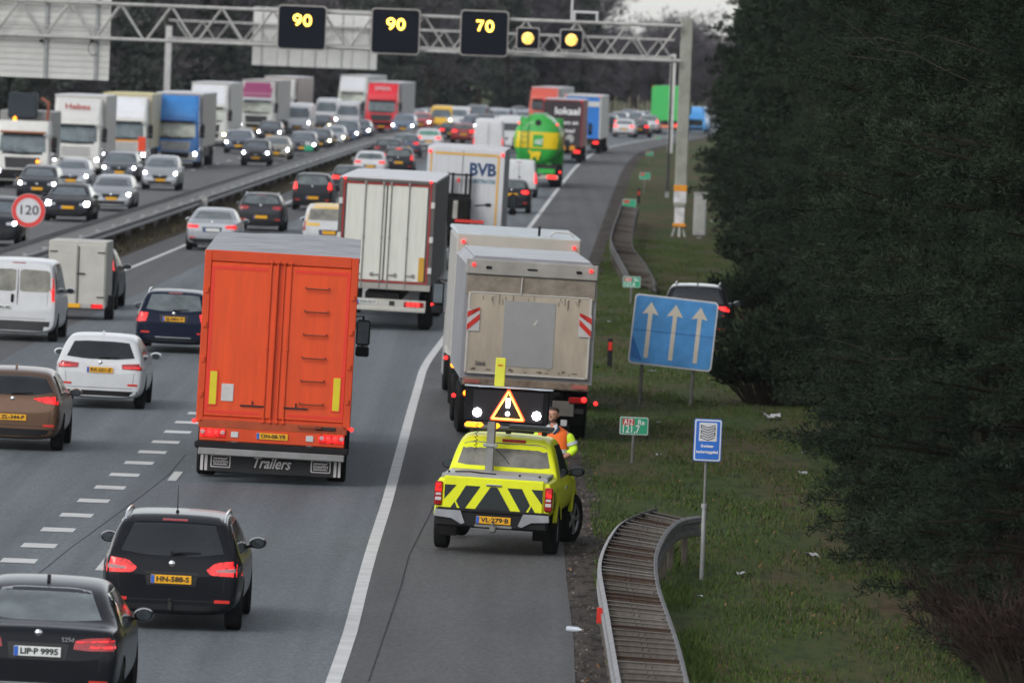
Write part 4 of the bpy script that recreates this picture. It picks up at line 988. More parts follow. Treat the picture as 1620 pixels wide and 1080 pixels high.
# yellow patrol van
hw_ = .93
YEL = paint('yellow_roof', (.72, .42, .02)); 
o = make_car('kangoo', PW, W=1.86, H=1.6, rear=dict(win=([(-.66, 1.42), (0, 1.44), (.66, 1.42)], [(-.72, 1.03), (0, 1.02), (.72, 1.03)]), glass=RG2, lights=[T([(.86, 1.0), (.98, .98)], [(.86, .66), (.98, .64)], TAILOFF, hw_)], pz=.6, bump=.45), name='patrol_van')
bv = SHELL[('kangoo', 1.86, 1.6, None)][1]['bv']
P(o, 'yellow_frame', YEL, bv, 'rear', [(-.80, 1.55), (.80, 1.55)], [(-.80, 1.45), (.80, 1.45)], nu=11, nv=3); P2(o, 'yellow_pillar', YEL, bv, 'rear', [(.68, 1.46), (.86, 1.46)], [(.74, .95), (.92, .95)], nu=3, nv=5); P(o, 'yellow_stripe', YEL, bv, 'rear', [(-.86, .93), (-.30, .93)], [(-.86, .83), (-.30, .83)], nu=7, nv=3)
mm = M(); patch(mm, bv, 'top', [(-.72, .25), (.72, .25)], [(-.72, 2.3), (.72, 2.3)], off=.01, nu=7, nv=7); mm.build('yellow_roof', YEL, o, 50)
place(o, 518, 396); setc(o, 'yellow and white patrol van half hidden by the left edge of the white lorry', 'van')
# car parked on the verge
o = make_car('mpv', paint('verge_black', (.010, .011, .013), .2, .15), W=1.8, H=1.58, rear=rearspec(.9, 1.58, 'mpv', glass=GLASS, ant=.8, brake3=None, lights=[T([(.60, 1.03), (.99, 1.05)], [(.74, .95), (.99, .90)], TAILHOT, .9)]), name='parked_car')
for s_ in (-1, 1): M().tube([(s_*.56, .6+.25*t, 1.58+.02*math.sin(t/7*3.1)) for t in range(8)], .02, 6).build('roof_rail', CHROME, o, 50)
place(o, 1098, 549, yaw=2.5); setc(o, 'dark car with shiny roof standing on the grass behind the blue arrow sign')

# ------------------------------------------------------------ lorries
TW = (.5, .30)
def lorry_wheels(root, ys, W=2.5, r=.5, n=None):
    for y in ys:
        for s_ in (-1, 1): add_wheel(root, s_*(W/2-.16), y, r, .32, True)
def cab(root, y0, y1, W, zr, cm, hi=3.0, screen=GLASSW, lamps=HEAD, style=0, bumper=None, grille=None, txt=None, txtm=WHITEINK, defl=None, visor=None, front=True, stripes=None, lz=.78, lx=.86):
    """cab from y0 (back) to y1 (front); body to hi, deflector to zr"""
    m_ = M(); rings = [(.36, .0, 1), (.5, .03, 1), (.95, .04, 1), (1.35, .02, 1), (1.62, -.02, 1), (2.0, -.12, .985), (2.45, -.26, .965), (2.6, -.30, .955), (hi, -.42, .93)]
    if zr > hi: rings += [(hi+.03, -.46, .93), (hi+(zr-hi)*.5, -.75, .93), (zr, -1.15, .92)]
    n = 24; V = []; F = []
    for z, dy, wf in rings:
        hw2 = W/2*wf; yf = y1+dy; yb = y0
        pr = rrect(2*hw2, yf-yb, .16, 5); n = len(pr)
        V += [(x, (yf+yb)/2+y, z) for x, y in pr]
    for i in range(len(rings)-1):
        for k in range(n): F.append((i*n+k, i*n+(k+1) % n, (i+1)*n+(k+1) % n, (i+1)*n+k))
    F.append(tuple(range(n))); F.append(tuple((len(rings)-1)*n+k for k in range(n)))
    m_.add(V, F); me = m_.mesh('cab', 40); me.materials.append(cm); c_ = bpy.data.objects.new('cab', me); C.objects.link(c_); c_.parent = root
    bv = bvh_of(me)
    if front:
        P(root, 'windscreen_surround', BLACKPL, bv, 'front', [(-1.17, 2.50), (0, 2.54), (1.17, 2.50)], [(-1.2, 1.58), (0, 1.53), (1.2, 1.58)], nu=9, nv=4, off=.008); P(root, 'windscreen', screen, bv, 'front', [(-1.02, 2.40), (0, 2.45), (1.02, 2.40)], [(-1.06, 1.68), (0, 1.64), (1.06, 1.68)], nu=9, nv=4, off=.02)
        P(root, 'grille', grille or BLACKPL, bv, 'front', [(-.80, 1.42), (.80, 1.42)], [(-.74, .92), (.74, .92)], nu=7, nv=4)
        mm = M()
        for k in range(4): patch(mm, bv, 'front', [(-.72, 1.37-.12*k), (.72, 1.37-.12*k)], [(-.72, 1.33-.12*k), (.72, 1.33-.12*k)], off=.02, nu=5, nv=2)
        mm.build('grille_slats', mat('slat_grey', (.10, .10, .105), .4, .3, .1), root)
        P(root, 'bumper', bumper or cm, bv, 'front', [(-1.2, .86), (1.2, .86)], [(-1.18, .42), (1.18, .42)], nu=9, nv=3, off=.05)
        P(root, 'lower_grille', BLACKPL, bv, 'front', [(-.78, .84), (.78, .84)], [(-.70, .56), (.70, .56)], nu=5, nv=2, off=.06)
        for s_ in (-1, 1):
            cx_ = s_*lx*W/2; o_ = P(root, 'headlight', HEADOFF, bv, 'front', [(cx_-.17, lz+.09), (cx_+.13, lz+.09)], [(cx_-.17, lz-.09), (cx_+.13, lz-.09)], nu=4, nv=3, off=.075)
            mm = M(); patch(mm, bv, 'front', [(cx_-.085, lz+.07), (cx_+.07, lz+.07)], [(cx_-.085, lz-.07), (cx_+.07, lz-.07)], off=.09, nu=4, nv=3); mm.build('lamp', lamps, o_)
        M().box((0, y1-.06+.02, 2.56), (2.1, .26, .10), .03).build('sun_visor', visor or cm, root)
        if defl is not None and zr > hi: P(root, 'roof_deflector', defl, bv, 'front', [(-1.12, zr-.05), (1.12, zr-.05)], [(-1.0, 2.72), (1.0, 2.72)], nu=9, nv=6, off=.02)
        mk_plate(root, 0, y1+.11, .50, PLY, '', 1)
        for s_ in (-.35, .25): M().tube([(s_, y1+.03, 1.64), (s_+.35, y1-.0, 1.72), (s_+.62, y1-.04, 1.80)], .012, 5).build('wiper', BLACKPL, root)
        if stripes: P(root, 'stripe', stripes, bv, 'front', [(-1.15, 1.54), (1.15, 1.54)], [(-1.15, 1.46), (1.15, 1.46)], nu=9, nv=2, off=.03)
    if txt:
        h = bv.ray_cast(Vector((0, 60, (hi+zr)/2+.0)), Vector((0, -1, 0)))[0]
        text('lettering', txt, .42, txtm, root, (0, h.y+.30, (hi+zr)/2), (math.pi/2+.45, 0, math.pi), bold=.01, width=1.25)
    for s_ in (-1, 1):
        mm = M().tube([(s_*(W/2-.02), y1-.18, 2.42), (s_*(W/2+.16), y1-.12, 2.44), (s_*(W/2+.17), y1-.12, 1.72)], .022, 6)
        mm.box((s_*(W/2+.17), y1-.12, 2.12), (.26, .12, .50), .04).box((s_*(W/2+.17), y1-.12, 1.76), (.25, .11, .20), .03)
        mo = mm.build('mirror', BLACKPL, root, 40); M().box((s_*(W/2+.17), y1-.188, 2.12), (.2, .01, .42), 0).build('mirror_glass', GLASSW, mo)
        g = M(); patch(g, bv, 'right', [(y1-1.0, 2.35), (y1-.30, 2.35)], [(y1-1.0, 1.70), (y1-.16, 1.66)], nu=4, nv=3) if s_ > 0 else patch(g, bv, 'left', [(y1-1.0, 2.35), (y1-.30, 2.35)], [(y1-1.0, 1.70), (y1-.16, 1.66)], nu=4, nv=3)
        g.build('side_window', GLASS, root)
    return bv
def chassis(root, y0, y1, W=.9, z=.85): M().box((0, (y0+y1)/2, z), (W, y1-y0, .26), .02).build('chassis', CHAS, root)
def cargo(root, y0, y1, W, z0, H, sm, rm, sag=0.):
    m_ = M().box((0, (y0+y1)/2, (z0+H)/2-.03), (W, y1-y0, H-z0-.06), .03); m_.build('cargo_box', sm, root)
    r = M(); n = 9; V = []; F = []
    for i in range(n):
        for j in range(5):
            y = y0-.01+(y1-y0+.02)*i/(n-1); x = -W/2-.01+(W+.02)*j/4
            V.append((x, y, H-.03+(sag*math.sin(i*2.1+j*1.3)*.5 if 0 < j < 4 else 0)+(.02 if 0 < j < 4 else -.0)))
    b_ = len(V); V += [(x, y, z-.06) for x, y, z in V[:]]
    for i in range(n-1):
        for j in range(4): F += [(i*5+j, i*5+j+1, (i+1)*5+j+1, (i+1)*5+j), (b_+i*5+j, b_+(i+1)*5+j, b_+(i+1)*5+j+1, b_+i*5+j+1)]
    for i in range(n-1):
        for j in (0, 4): F.append((i*5+j, (i+1)*5+j, b_+(i+1)*5+j, b_+i*5+j))
    for j in range(4):
        for i in (0, n-1): F.append((i*5+j, i*5+j+1, b_+i*5+j+1, b_+i*5+j))
    r.add(V, F).build('roof', rm, root)
def mudflaps(root, y, W, z0=.28, z1=.92, m_=None):
    for s_ in (-1, 1): M().box((s_*(W/2-.3), y, (z0+z1)/2), (.56, .02, z1-z0), .005).build('mudflap', m_ or RUB, root)
# -- orange lorry
ORG = mat('orange_door', (.66, .066, .010), .45, 0, .13, 2.2, coat=.2, stretch=(3, 3, .35)); ORF = mat('orange_frame', (.56, .056, .010), .5, 0, .1, 3); REDT = mat('red_tape', (.68, .035, .018), .4, var=.06); TARP = mat('roof_tarp', (.30, .305, .32), .7, 0, .25, 1.2, bump=.4); YTAPE = mat('yellow_board', (.62, .50, .02), .45, var=.08)
root = empty('lorry'); root['L'] = 16.5; o_l = root; W = 2.55
SIDEG = mat('curtain_grey', (.22, .22, .23), .5, 0, .2, 1.1)
cargo(root, .06, 13.6, W, 1.02, 4.0, SIDEG, TARP, .05)
fr = M().box((-W/2+.06, .03, 2.5), (.12, .08, 2.98), .012).box((W/2-.06, .03, 2.5), (.12, .08, 2.98), .012).box((0, .03, 3.90), (W-.24, .078, .19), .012).box((0, .03, 1.06), (W-.24, .078, .10), .01)
fr.box((0, .048, 2.46), (2.36, .02, 2.7)).build('rear_frame', ORF, root)
for s_ in (-1, 1):
    d = M().box((s_*.60, .028, 2.46), (1.12, .05, 2.66), .015).build('rear_door', ORG, root)
    t = M(); xo = s_*1.12; xi = s_*.20
    t.box((xo, -.001, 2.46), (.055, .006, 2.52)).box(((xo+xi)/2, -.001, 3.70), (abs(xo-xi)-.06, .006, .055)).box(((xo+xi)/2, -.001, 1.21), (abs(xo-xi)-.06, .006, .045))
    t.build('red_tape', REDT, d)
    for xx in (.055, .165):
        M().tube([(s_*xx, -.012, 1.04), (s_*xx, -.012, 3.86)], .017, 7).box((s_*xx, -.012, 3.84), (.07, .05, .05), .01).box((s_*xx, -.012, 1.08), (.07, .05, .05), .01).box((s_*xx, -.012, 2.35), (.05, .04, .06), .01).build('lock_rod', ORF, d, 40)
    M().box((s_*.36, -.02, 1.34), (.40, .025, .028), .005).tube([(s_*.36, -.02, 1.36), (s_*.36, -.03, 1.43)], .012, 5).build('door_latch', CHAS, d)
    M().box((s_*1.02, -.004, 1.62), (.16, .012, .62), .003).build('red_backing', REDT, d); M().box((s_*1.02, -.013, 1.62), (.115, .008, .57), .002).build('yellow_board', YTAPE, d)
    for z in (1.5, 2.1, 2.7, 3.3): M().box((s_*1.21, -.02, z), (.06, .04, .10), .01).build('hinge', ORF, d)
    if s_ > 0:
        for k in range(7):
            z = 3.42-.40*k; M().tube([(.42, .0, z+.02), (.42, -.05, z+.02), (.42, -.06, z), (.80, -.06, z), (.80, -.05, z+.02), (.80, 0, z+.02)], .014, 6).build('ladder_step', mat('step_dark', (.20, .035, .012), .5, var=.2), d)
M().box((-.78, -.006, 1.55), (.20, .014, .30), .004).build('notice_plate', mat('notice_white', (.48, .46, .45), .5, var=.2), root)
M().box((0, .05, .90), (2.46, .12, .16), .015).build('rear_sill', mat('sill_dark_orange', (.33, .055, .015), .5, var=.25), root)
M().box((0, .03, .72), (2.4, .08, .24), .015).build('light_panel', ORF, root)
for s_ in (-1, 1):
    tl = M().box((s_*.98, -.02, .74), (.42, .05, .145), .015).build('tail_light', TAILON, root)
    for k in range(4): M().lathe([(-.01, .001), (-.008, .036), (0, .04)], (s_*(.82+.11*k), -.046, .755), 'y', 10).build('light_cell', TAILHOT if k in (1, 2) else mat('cell_pale', (.55, .3, .3), .2, var=.1), tl)
    M().box((s_*.62, -.018, .73), (.12, .02, .10), .004).build('white_tag', mat('tag_white', (.5, .5, .5), .5, var=.1), root)
    M().lathe([(-.02, .038), (.02, .038)], (s_*1.30, -.02, .93), 'y', 10).build('marker_lamp', TAILHOT, root)
    M().box((s_*.62, .04, .52), (.10, .08, .22), .01).build('bumper_bracket', GALV, root)
M().box((.87, -.02, .915), (.34, .04, .06), .01).build('number_lamp', CHAS, root)
mk_plate(root, 0, -.025, .73, PLY, 'ON-08-YR', w=.52)
M().box((0, .0, .53), (2.55, .1, .13), .03).build('underrun_rail', BLACKPL, root); M().box((0, -.05, .42), (2.42, .06, .12), .015).build('underrun_bar', mat('bar_grey', (.22, .22, .22), .5, .2, .2), root)
M().box((0, .18, .24), (2.20, .02, .34), .004).build('mudflap', mat('flap_black', (.016, .016, .017), .7, var=.3, scale=4), root)
for s_ in (-1, 1):
    for k in (0, 1): M().box((s_*(1.14-.07*k), .165, .24), (.045, .012, .32)).build('flap_stripe', mat('flap_white', (.48, .45, .45), .6, var=.15), root)
    M().prism(rrect(.33, .22, .02), .160, .166).build('flap_emblem', mat('flap_white', (.48, .45, .45)), root).location = (s_*.83, 0, .25)
    M().prism(rrect(.29, .18, .015), .156, .159).build('emblem_field', MC['flap_black'], root).location = (s_*.83, 0, .25)
    e = M().prism([(-.12, .06), (.1, .06), (.13, .085), (.1, .035), (-.12, .035)], .150, .155).prism([(-.12, -.045), (.10, -.045), (.12, -.065), (-.12, -.065)], .150, .155).build('emblem_bars', MC['flap_white'], root); e.location = (s_*.83, 0, .25)
    text('emblem_lettering', 'KNAPEN', .075, MC['flap_white'], root, (s_*.83, .152, .24), bold=.002, width=.24)
text('script_lettering', 'Trailers', .27, MC['flap_white'], root, (0, .16, .25), bold=.003, width=.62, shear=.35)
chassis(root, .3, 15.2); lorry_wheels(root, (2.0, 3.3, 4.6), 2.5, .46); lorry_wheels(root, (12.4, 15.4)); bvc = cab(root, 14.1, 16.4, 2.5, 3.75, paint('cab_white', (.5, .5, .5)), defl=None)
for s_ in (-1, 1): M().box((s_*1.2, 8.2, .75), (.06, 6.2, .55), .02).build('side_guard', SIDEG, root)
for y in (12.4, 15.4): M().lathe([(-.36, .58), (0, .58)], (1.28, y, .52), 'x', 24).build('mudguard', BLACKPL, root)
root.scale = (1.025, 1, .98)
for c_ in root.children:
    if c_.name.split('.')[0] in ('rear_sill', 'light_panel', 'tail_light', 'white_tag', 'marker_lamp', 'bumper_bracket', 'number_lamp', 'licence_plate', 'underrun_rail', 'underrun_bar', 'mudflap', 'flap_stripe', 'flap_emblem', 'emblem_field', 'emblem_bars', 'emblem_lettering', 'script_lettering'): c_.location.z += .10
place(root, 426, 768, lean=1.1, yaw=-1.0); setc(root, 'orange-doored lorry with ladder steps and Trailers mudflap in the right lane', 'lorry')
# -- white lorry
root = empty('lorry'); root['L'] = 16.5; W = 2.50; WD = mat('white_door', (.58, .58, .52), .5, 0, .09, 2, stretch=(4, 4, .4)); REDF = mat('red_frame', (.30, .03, .025), .5, var=.2); SIDEW = mat('side_grey', (.155, .155, .165), .5, 0, .12, .8); ROOFW = mat('roof_white', (.55, .55, .57), .55, 0, .12, 1)
cargo(root, .06, 13.6, W, 1.15, 3.96, SIDEW, ROOFW, .02)
M().box((-W/2+.05, .03, 2.55), (.10, .08, 2.72), .01).box((W/2-.05, .03, 2.55), (.10, .08, 2.72), .01).box((0, .03, 3.87), (W-.2, .078, .09), .01).build('rear_frame', mat('frame_dark', (.10, .09, .085), .5, var=.2), root)
M().box((-W/2+.125, -.012, 2.55), (.045, .02, 2.6)).box((W/2-.125, -.012, 2.55), (.045, .02, 2.6)).box((0, -.012, 3.79), (W-.3, .02, .045)).box((0, -.012, 1.26), (W-.3, .02, .045)).build('red_frame', REDF, root)
for s_ in (-1, 1):
    d = M().box((s_*.535, .02, 2.53), (1.04, .05, 2.48), .01).build('rear_door', WD, root)
    for xx in (.10, .57):
        M().tube([(s_*xx, -.03, 1.1), (s_*xx, -.03, 3.84)], .016, 6).box((s_*xx, -.03, 2.4), (.05, .04, .06), .01).box((s_*xx, -.03, 3.8), (.06, .05, .1), .01).build('lock_rod', mat('rod_grey', (.25, .24, .22), .4, .5, .15), d, 40)
        M().box((s_*(xx+.12), -.035, 1.44), (.24, .02, .03), .004).lathe([(-.02, .045), (.0, .055)], (s_*(xx+.2), -.02, 1.44), 'y', 12).build('door_latch', MC['rod_grey'], d)
    for z in (1.6, 2.4, 3.3): M().box((s_*1.2, -.03, z), (.10, .05, .16), .01).build('hinge', mat('hinge_white', (.5, .5, .48), .5, var=.1), d)
M().box((0, .01, 2.53), (.03, .03, 2.5)).build('door_gap', INK, root)
M().box((.98, -.014, 1.62), (.15, .02, .62), .004).build('yellow_board', mat('ochre_board', (.50, .27, .03), .5, var=.1), root); M().box((-.98, -.014, 1.62), (.15, .02, .62), .004).build('yellow_board', MC['ochre_board'], root)
M().box((0, .03, 1.14), (2.48, .1, .16), .01).build('rear_sill', mat('sill_grey', (.30, .285, .26), .6, var=.15), root)
BARP = mat('bar_white', (.42, .41, .37), .5, var=.1)
M().box((0, .02, .70), (2.30, .06, .22), .01).build('light_panel', BARP, root); M().box((0, -.02, .55), (2.30, .08, .10), .015).build('underrun_bar', BARP, root)
for s_ in (-1, 1):
    tl = M().box((s_*.84, -.015, .70), (.52, .03, .13), .01).build('tail_light', TAILOFF, root)
    for k in range(3): M().lathe([(-.01, .001), (-.008, .05), (0, .055)], (s_*(.70+.12*k), -.035, .70), 'y', 10).build('light_cell', TAILHOT, tl)
    M().lathe([(-.03, .05), (.02, .05)], (s_*1.33, -.02, .74), 'y', 10).build('marker_lamp', TAILHOT, root)
    M().lathe([(-.02, .035), (.01, .035)], (s_*1.12, -.02, 3.90), 'y', 10).build('top_lamp', TAILHOT, root)
mk_plate(root, -.38, -.02, .72, PLW, 'GWN 32117', w=.52)
M().box((.27, -.02, .71), (.14, .02, .12), .02).build('lock_cover', CHAS, root)
chassis(root, .3, 15.2); lorry_wheels(root, (1.6, 2.9, 4.2), 2.5, .5); lorry_wheels(root, (12.4, 15.4)); cab(root, 14.1, 16.4, 2.5, 3.75, paint('cab_white', (.5, .5, .5)))
place(root, 601, 523, lean=1.0, yaw=-.1); setc(root, 'white-doored lorry with dark red door frame ahead of the orange one', 'lorry')
# -- BVB lorry with forklift on its back
root = empty('lorry'); root['L'] = 12.; W = 2.55; BVBW = mat('bvb_white', (.52, .53, .55), .5, 0, .08, 2, stretch=(4, 4, .4)); OCH = mat('ochre_tape', (.60, .36, .10), .5, var=.08)
cargo(root, .06, 9.2, W, 1.1, 4.04, mat('bvb_side', (.42, .43, .45), .5, 0, .1), ROOFW)
M().box((0, .03, 2.55), (W, .06, 2.86), .01).build('rear_wall', BVBW, root)
M().box((-W/2+.13, -.004, 2.5), (.06, .01, 2.7)).box((W/2-.20, -.004, 2.5), (.08, .01, 2.7)).box((0, -.004, 3.82), (W-.5, .01, .09)).build('ochre_frame', OCH, root)
M().box((-.1, -.003, 2.5), (.02, .01, 2.9)).build('door_gap', CHAS, root)
NAVY = mat('navy_ink', (.02, .05, .13), .5, var=.1)
text('lettering', 'BVB', .56, NAVY, root, (.56, -.004, 3.32), bold=.022, width=.88); text('lettering', 'SUBSTRATES', .17, mat('teal_ink', (.05, .16, .22), .5), root, (.56, -.004, 2.95), bold=.006, width=.88)
for s_ in (-1, 1): M().lathe([(-.04, .05), (.01, .05)], (s_*1.2, -.02, 3.86), 'y', 10).build('top_lamp', TAILHOT, root)
M().box((0, .05, .85), (2.5, .1, .3), .02).build('rear_sill', BVBW, root); chassis(root, .3, 10)
for s_ in (-1, 1): M().box((s_*1.0, -.02, .8), (.35, .04, .13), .01).build('tail_light', TAILON, root)
lorry_wheels(root, (1.6, 2.9, 10.6)); cab(root, 9.6, 11.9, 2.5, 3.7, paint('cab_white', (.5, .5, .5)))
place(root, 727, 428, lean=1.2); bvbr = root; setc(root, 'white BVB lorry with ochre-edged doors, carrying a forklift on its tail', 'lorry')
fk = empty('truck_mounted_forklift'); FKB = mat('fork_black', (.010, .010, .010), .7, 0, .3, 5, spec=.1)
for s_ in (-1, 1):
    for dx in (0, .17): M().box((s_*.22+dx*s_*.85, -.15, 2.05), (.075, .12, 2.3), .01).build('mast_rail', FKB, fk)
M().box((0, -.15, 3.14), (.86, .10, .06), .01).box((0, -.2, 2.45), (.8, .14, .14), .01).box((0, -.3, 1.0), (1.5, .5, .5), .03).build('mast_crossbar', FKB, fk)
M().box((.0, -.55, 1.75), (.86, .75, 1.3), .06).build('engine_cover', FKB, fk)
M().box((-.06, -.96, 2.0), (.16, .06, .6), .02).build('seat_back', mat('seat_pale', (.3, .29, .26), .6, var=.2), fk)
for s_ in (-1, 1): M().box((s_*.6, -.35, 1.1), (.12, 1.1, .3), .03).build('straddle_arm', FKB, fk); add_wheel(fk, s_*.6, -.75, .38, .26, True)
M().tube([(.55, -.4, 2.15), (.95, -.45, 2.2)], .03, 6).box((1.0, -.45, 2.2), (.2, .12, .12), .03).build('side_lamp', FKB, fk)
M().tube([(.75+.14*math.cos(t/8*6.28), -.7, 1.45+.25*math.sin(t/8*6.28)) for t in range(9)], .015, 5).build('hose', FKB, fk)
M().lathe([(0, .06), (.1, .05), (.16, .001)], (-.02, -.5, 2.9), 'z', 10).build('beacon', REFW, fk)
M().box((.42, -1.02, 1.64), (.95, .08, .10), .01).build('red_beam', REFW, fk)
fk.location = bvbr.matrix_basis @ Vector((-.17, -.12, .0)); fk.rotation_euler = bvbr.rotation_euler; setc(fk, 'black forklift with red beam carried on the tail of the BVB lorry', 'forklift')
# -- drawbar pair on the shoulder
BEI = mat('beige_door', (.40, .345, .27), .6, 0, .16, 1.6, stretch=(2.5, 2.5, .6)); BEG = mat('container_grey', (.29, .29, .31), .45, .3, .18, 1); GRIME = mat('grime', (.16, .135, .105), .8, 0, .5, 4, col2=(.29, .25, .20)); PALE = mat('pale_edge', (.46, .44, .41), .5, var=.12); BTRIM = mat('beige_trim', (.30, .285, .26), .5, .1, .2)
root = empty('box_trailer'); root['L'] = 7.6; W = 2.54
M().prism([(-W/2, 1.15), (W/2, 1.15), (W/2, 3.40), (W/2-.14, 3.55), (-W/2+.14, 3.55), (-W/2, 3.40)], .05, 7.5).build('cargo_box', BEG, root)
M().box((0, 3.8, 3.565), (W-.3, 7.3, .03), .01).build('roof', mat('container_roof', (.40, .41, .43), .5, .2, .15, .8), root)
M().box((0, .0, 3.36), (W, .12, .30), .02).build('header', BTRIM, root)
M().box((0, .01, 3.0), (W-.06, .06, .40), .01).build('roller_shutter', GRIME, root)
d = M().box((0, .0, 2.06), (W-.14, .06, 1.52+.1), .015).build('tail_lift_door', BEI, root)
M().box((0, -.034, 2.08), (.99, .01, 1.30), .003).build('grey_panel', mat('panel_grey_flat', (.30, .30, .295), .5, var=.06), d)
M().box((-W/2+.10, -.02, 2.06), (.045, .04, 1.56), .01).box((W/2-.10, -.02, 2.06), (.045, .04, 1.56), .01).box((0, -.02, 2.855), (W-.26, .04, .03), .01).box((0, -.02, 1.27), (W-.26, .04, .04), .01).build('door_edge', PALE, d)
WREC = mat('warning_white', (.5, .48, .47), .5, var=.1)
for s_ in (-1, 1):
    q = M().box((s_*1.08, -.045, 2.30), (.25, .015, .42), .003).build('warning_board', WREC, d); st_ = M()
    for k in range(2):
        z = 2.12+.25*k; st_.prism([(s_*1.08-.118, z-.02 if s_ < 0 else z+.20), (s_*1.08+.118, z+.20 if s_ < 0 else z-.02), (s_*1.08+.118, min(2.505, z+.32) if s_ < 0 else z+.10), (s_*1.08-.118, z+.10 if s_ < 0 else min(2.505, z+.32))], -.060, -.0535)
    st_.build('red_stripe', REFW, q)
random.seed(5); gm = M()
for k in range(44):
    x = random.uniform(-1.05, 1.05); z = 2.84-abs(random.gauss(0, .05)) if k % 2 else 1.31+abs(random.gauss(0, .03)); h = random.uniform(.03, .20) if k % 2 else random.uniform(.02, .07)
    if k % 2: gm.box((x, -.034, z-h/2), (random.uniform(.006, .018), .006, h))
    else: gm.box((x, -.034, z+h/2), (random.uniform(.02, .09), .006, h*.6))
gm.build('grime_streaks', mat('grime_dark', (.17, .14, .105), .9, var=.4), d)
M().tube([(.0-.18, -.05, 3.2), (-.19, -.05, 2.86)], .012, 5).build('pull_cord', PALE, root)
pr = M().prism([(-.05, -.06), (.02, .07), (.05, .04), (.02, .0), (.01, -.05)], -.046, -.040).build('scratch_mark', PALE, d); pr.location = (.12, 0, 2.32)
text('lettering', 'Dhollandia', .13, mat('faint_ink', (.12, .11, .10), .6), d, (-.90, -.036, 1.46), bold=.003, width=.20)
for x in (-.84, .0, .90): M().box((x, -.07, 3.36), (.11, .05, .055) if x else (.2, .04, .035), .015).build('header_lamp', BLACKPL, root)
for s_ in (-1, 1): M().lathe([(-.05, .035), (.01, .035)], (s_*1.13, -.04, 3.40), 'y', 10).build('top_lamp', TAILHOT, root)
M().box((0, .02, 1.10), (W-.1, .1, .16), .02).build('rear_sill', mat('rusty_sill', (.20, .15, .11), .7, var=.45, scale=6), root)
for s_ in (-1, 1):
    M().box((s_*1.04, -.035, 1.10), (.30, .02, .07), .004).build('red_marker', mat('faded_red', (.36, .10, .08), .6, var=.2), root)
    tl = M().box((s_*1.02, -.02, .84), (.34, .06, .12), .01).build('tail_light', TAILOFF, root); M().lathe([(-.02, .001), (-.015, .05), (.0, .055)], (s_*1.14, -.055, .86), 'y', 10).build('light_cell', TAILHOT if s_ > 0 else AMBER, tl)
    M().tube([(s_*1.2, .02, .82), (s_*1.36, .02, .80)], .015, 6).build('lamp_arm', CHAS, root); M().lathe([(-.03, .042), (.02, .042)], (s_*1.37, -.02, .80), 'y', 10).build('marker_lamp', TAILHOT, root)
mudflaps(root, .9, 2.4, .3, .85); M().box((0, .12, .62), (2.3, .12, .10), .01).build('underrun_bar', CHAS, root); M().box((.75, .02, .66), (.42, .04, .30), .01).build('tool_box', mat('tool_box', (.13, .12, .105), .7, var=.3), root); M().box((.78, .0, .38), (.12, .02, .12), .005).build('white_tag', MC['tag_white'], root)
chassis(root, .2, 7.4); lorry_wheels(root, (1.5, 2.8), 2.5, .5); lorry_wheels(root, (6.3,), 2.5, .5); M().tube([(0, 7.4, .7), (0, 9.4, .7)], .06, 8).build('drawbar', CHAS, root)
M().box((0, 1.5, 1.02), (W-.1, 2.6, .1), .02).build('mudguard', BLACKPL, root)
p = gp(826, 697); root.scale = (1, 1, .975); root.location = p+Vector((0, 0, .02)); root.rotation_euler = (0, R_(1.2), R_(1.9)); setc(root, 'grimy beige box trailer with two red-striped boards standing on the hard shoulder', 'trailer')
root = empty('lorry'); root['L'] = 10.; BEL = mat('beige_light', (.42, .39, .34), .55, 0, .1, 1.3)
M().box((0, 3.75, 2.38), (2.55, 7.4, 2.55), .04).build('cargo_box', mat('beige_side', (.38, .365, .34), .5, 0, .1), root); M().box((0, .02, 2.38), (2.56, .06, 2.72), .02).build('rear_wall', BEL, root)
M().box((0, 3.75, 3.72), (2.58, 7.5, .10), .03).build('roof', mat('roof_pale_blue', (.42, .46, .48), .5, var=.12), root)
M().box((0, -.02, 3.22), (2.5, .03, .03), .0).box((-1.16, -.02, 2.2), (.03, .03, 2.0)).build('door_gap', CHAS, root)
for s_ in (-1, 1): M().lathe([(-.04, .035), (.03, .035)], (s_*1.15, -.06, 3.57), 'y', 10).build('top_lamp', TAILHOT, root)
M().lathe([(-.1, .06), (.02, .07)], (.02, -.05, 3.26), 'y', 12).build('rear_camera', BLACKPL, root); M().tube([(.42, .4, 3.75), (.42, .4, 3.98)], .03, 6).build('aerial', BLACKPL, root)
M().tube([(.65, .5, 3.78), (.75, .5, 3.87), (1.05, .5, 3.87), (1.15, .5, 3.78)], .025, 6).build('roof_handle', PALE, root)
for s_ in (-1, 1):
    tl = M().box((s_*1.15, -.03, .86), (.22, .06, .14), .02).build('tail_light', CHAS, root); M().lathe([(-.03, .001), (-.02, .065), (.0, .07)], (s_*1.20, -.07, .92), 'y', 12).build('indicator', AMBER, tl)
    M().lathe([(-.04, .045), (.0, .045)], (s_*1.37, -.02, 1.06), 'y', 10).build('marker_lamp', TAILHOT, root)
mudflaps(root, .5, 2.45, .3, .85); chassis(root, .2, 9.6); lorry_wheels(root, (1.5, 8.2)); cab(root, 7.8, 9.9, 2.5, 2.95, paint('cab_cream', (.45, .43, .4)), hi=2.9)
p = gp(805, 651); root.scale = (1, 1, .965); root.location = p+Vector((0, 0, .02)); root.rotation_euler = (0, R_(1.2), R_(1.6)); setc(root, 'beige lorry coupled in front of the grimy box trailer on the hard shoulder', 'lorry')

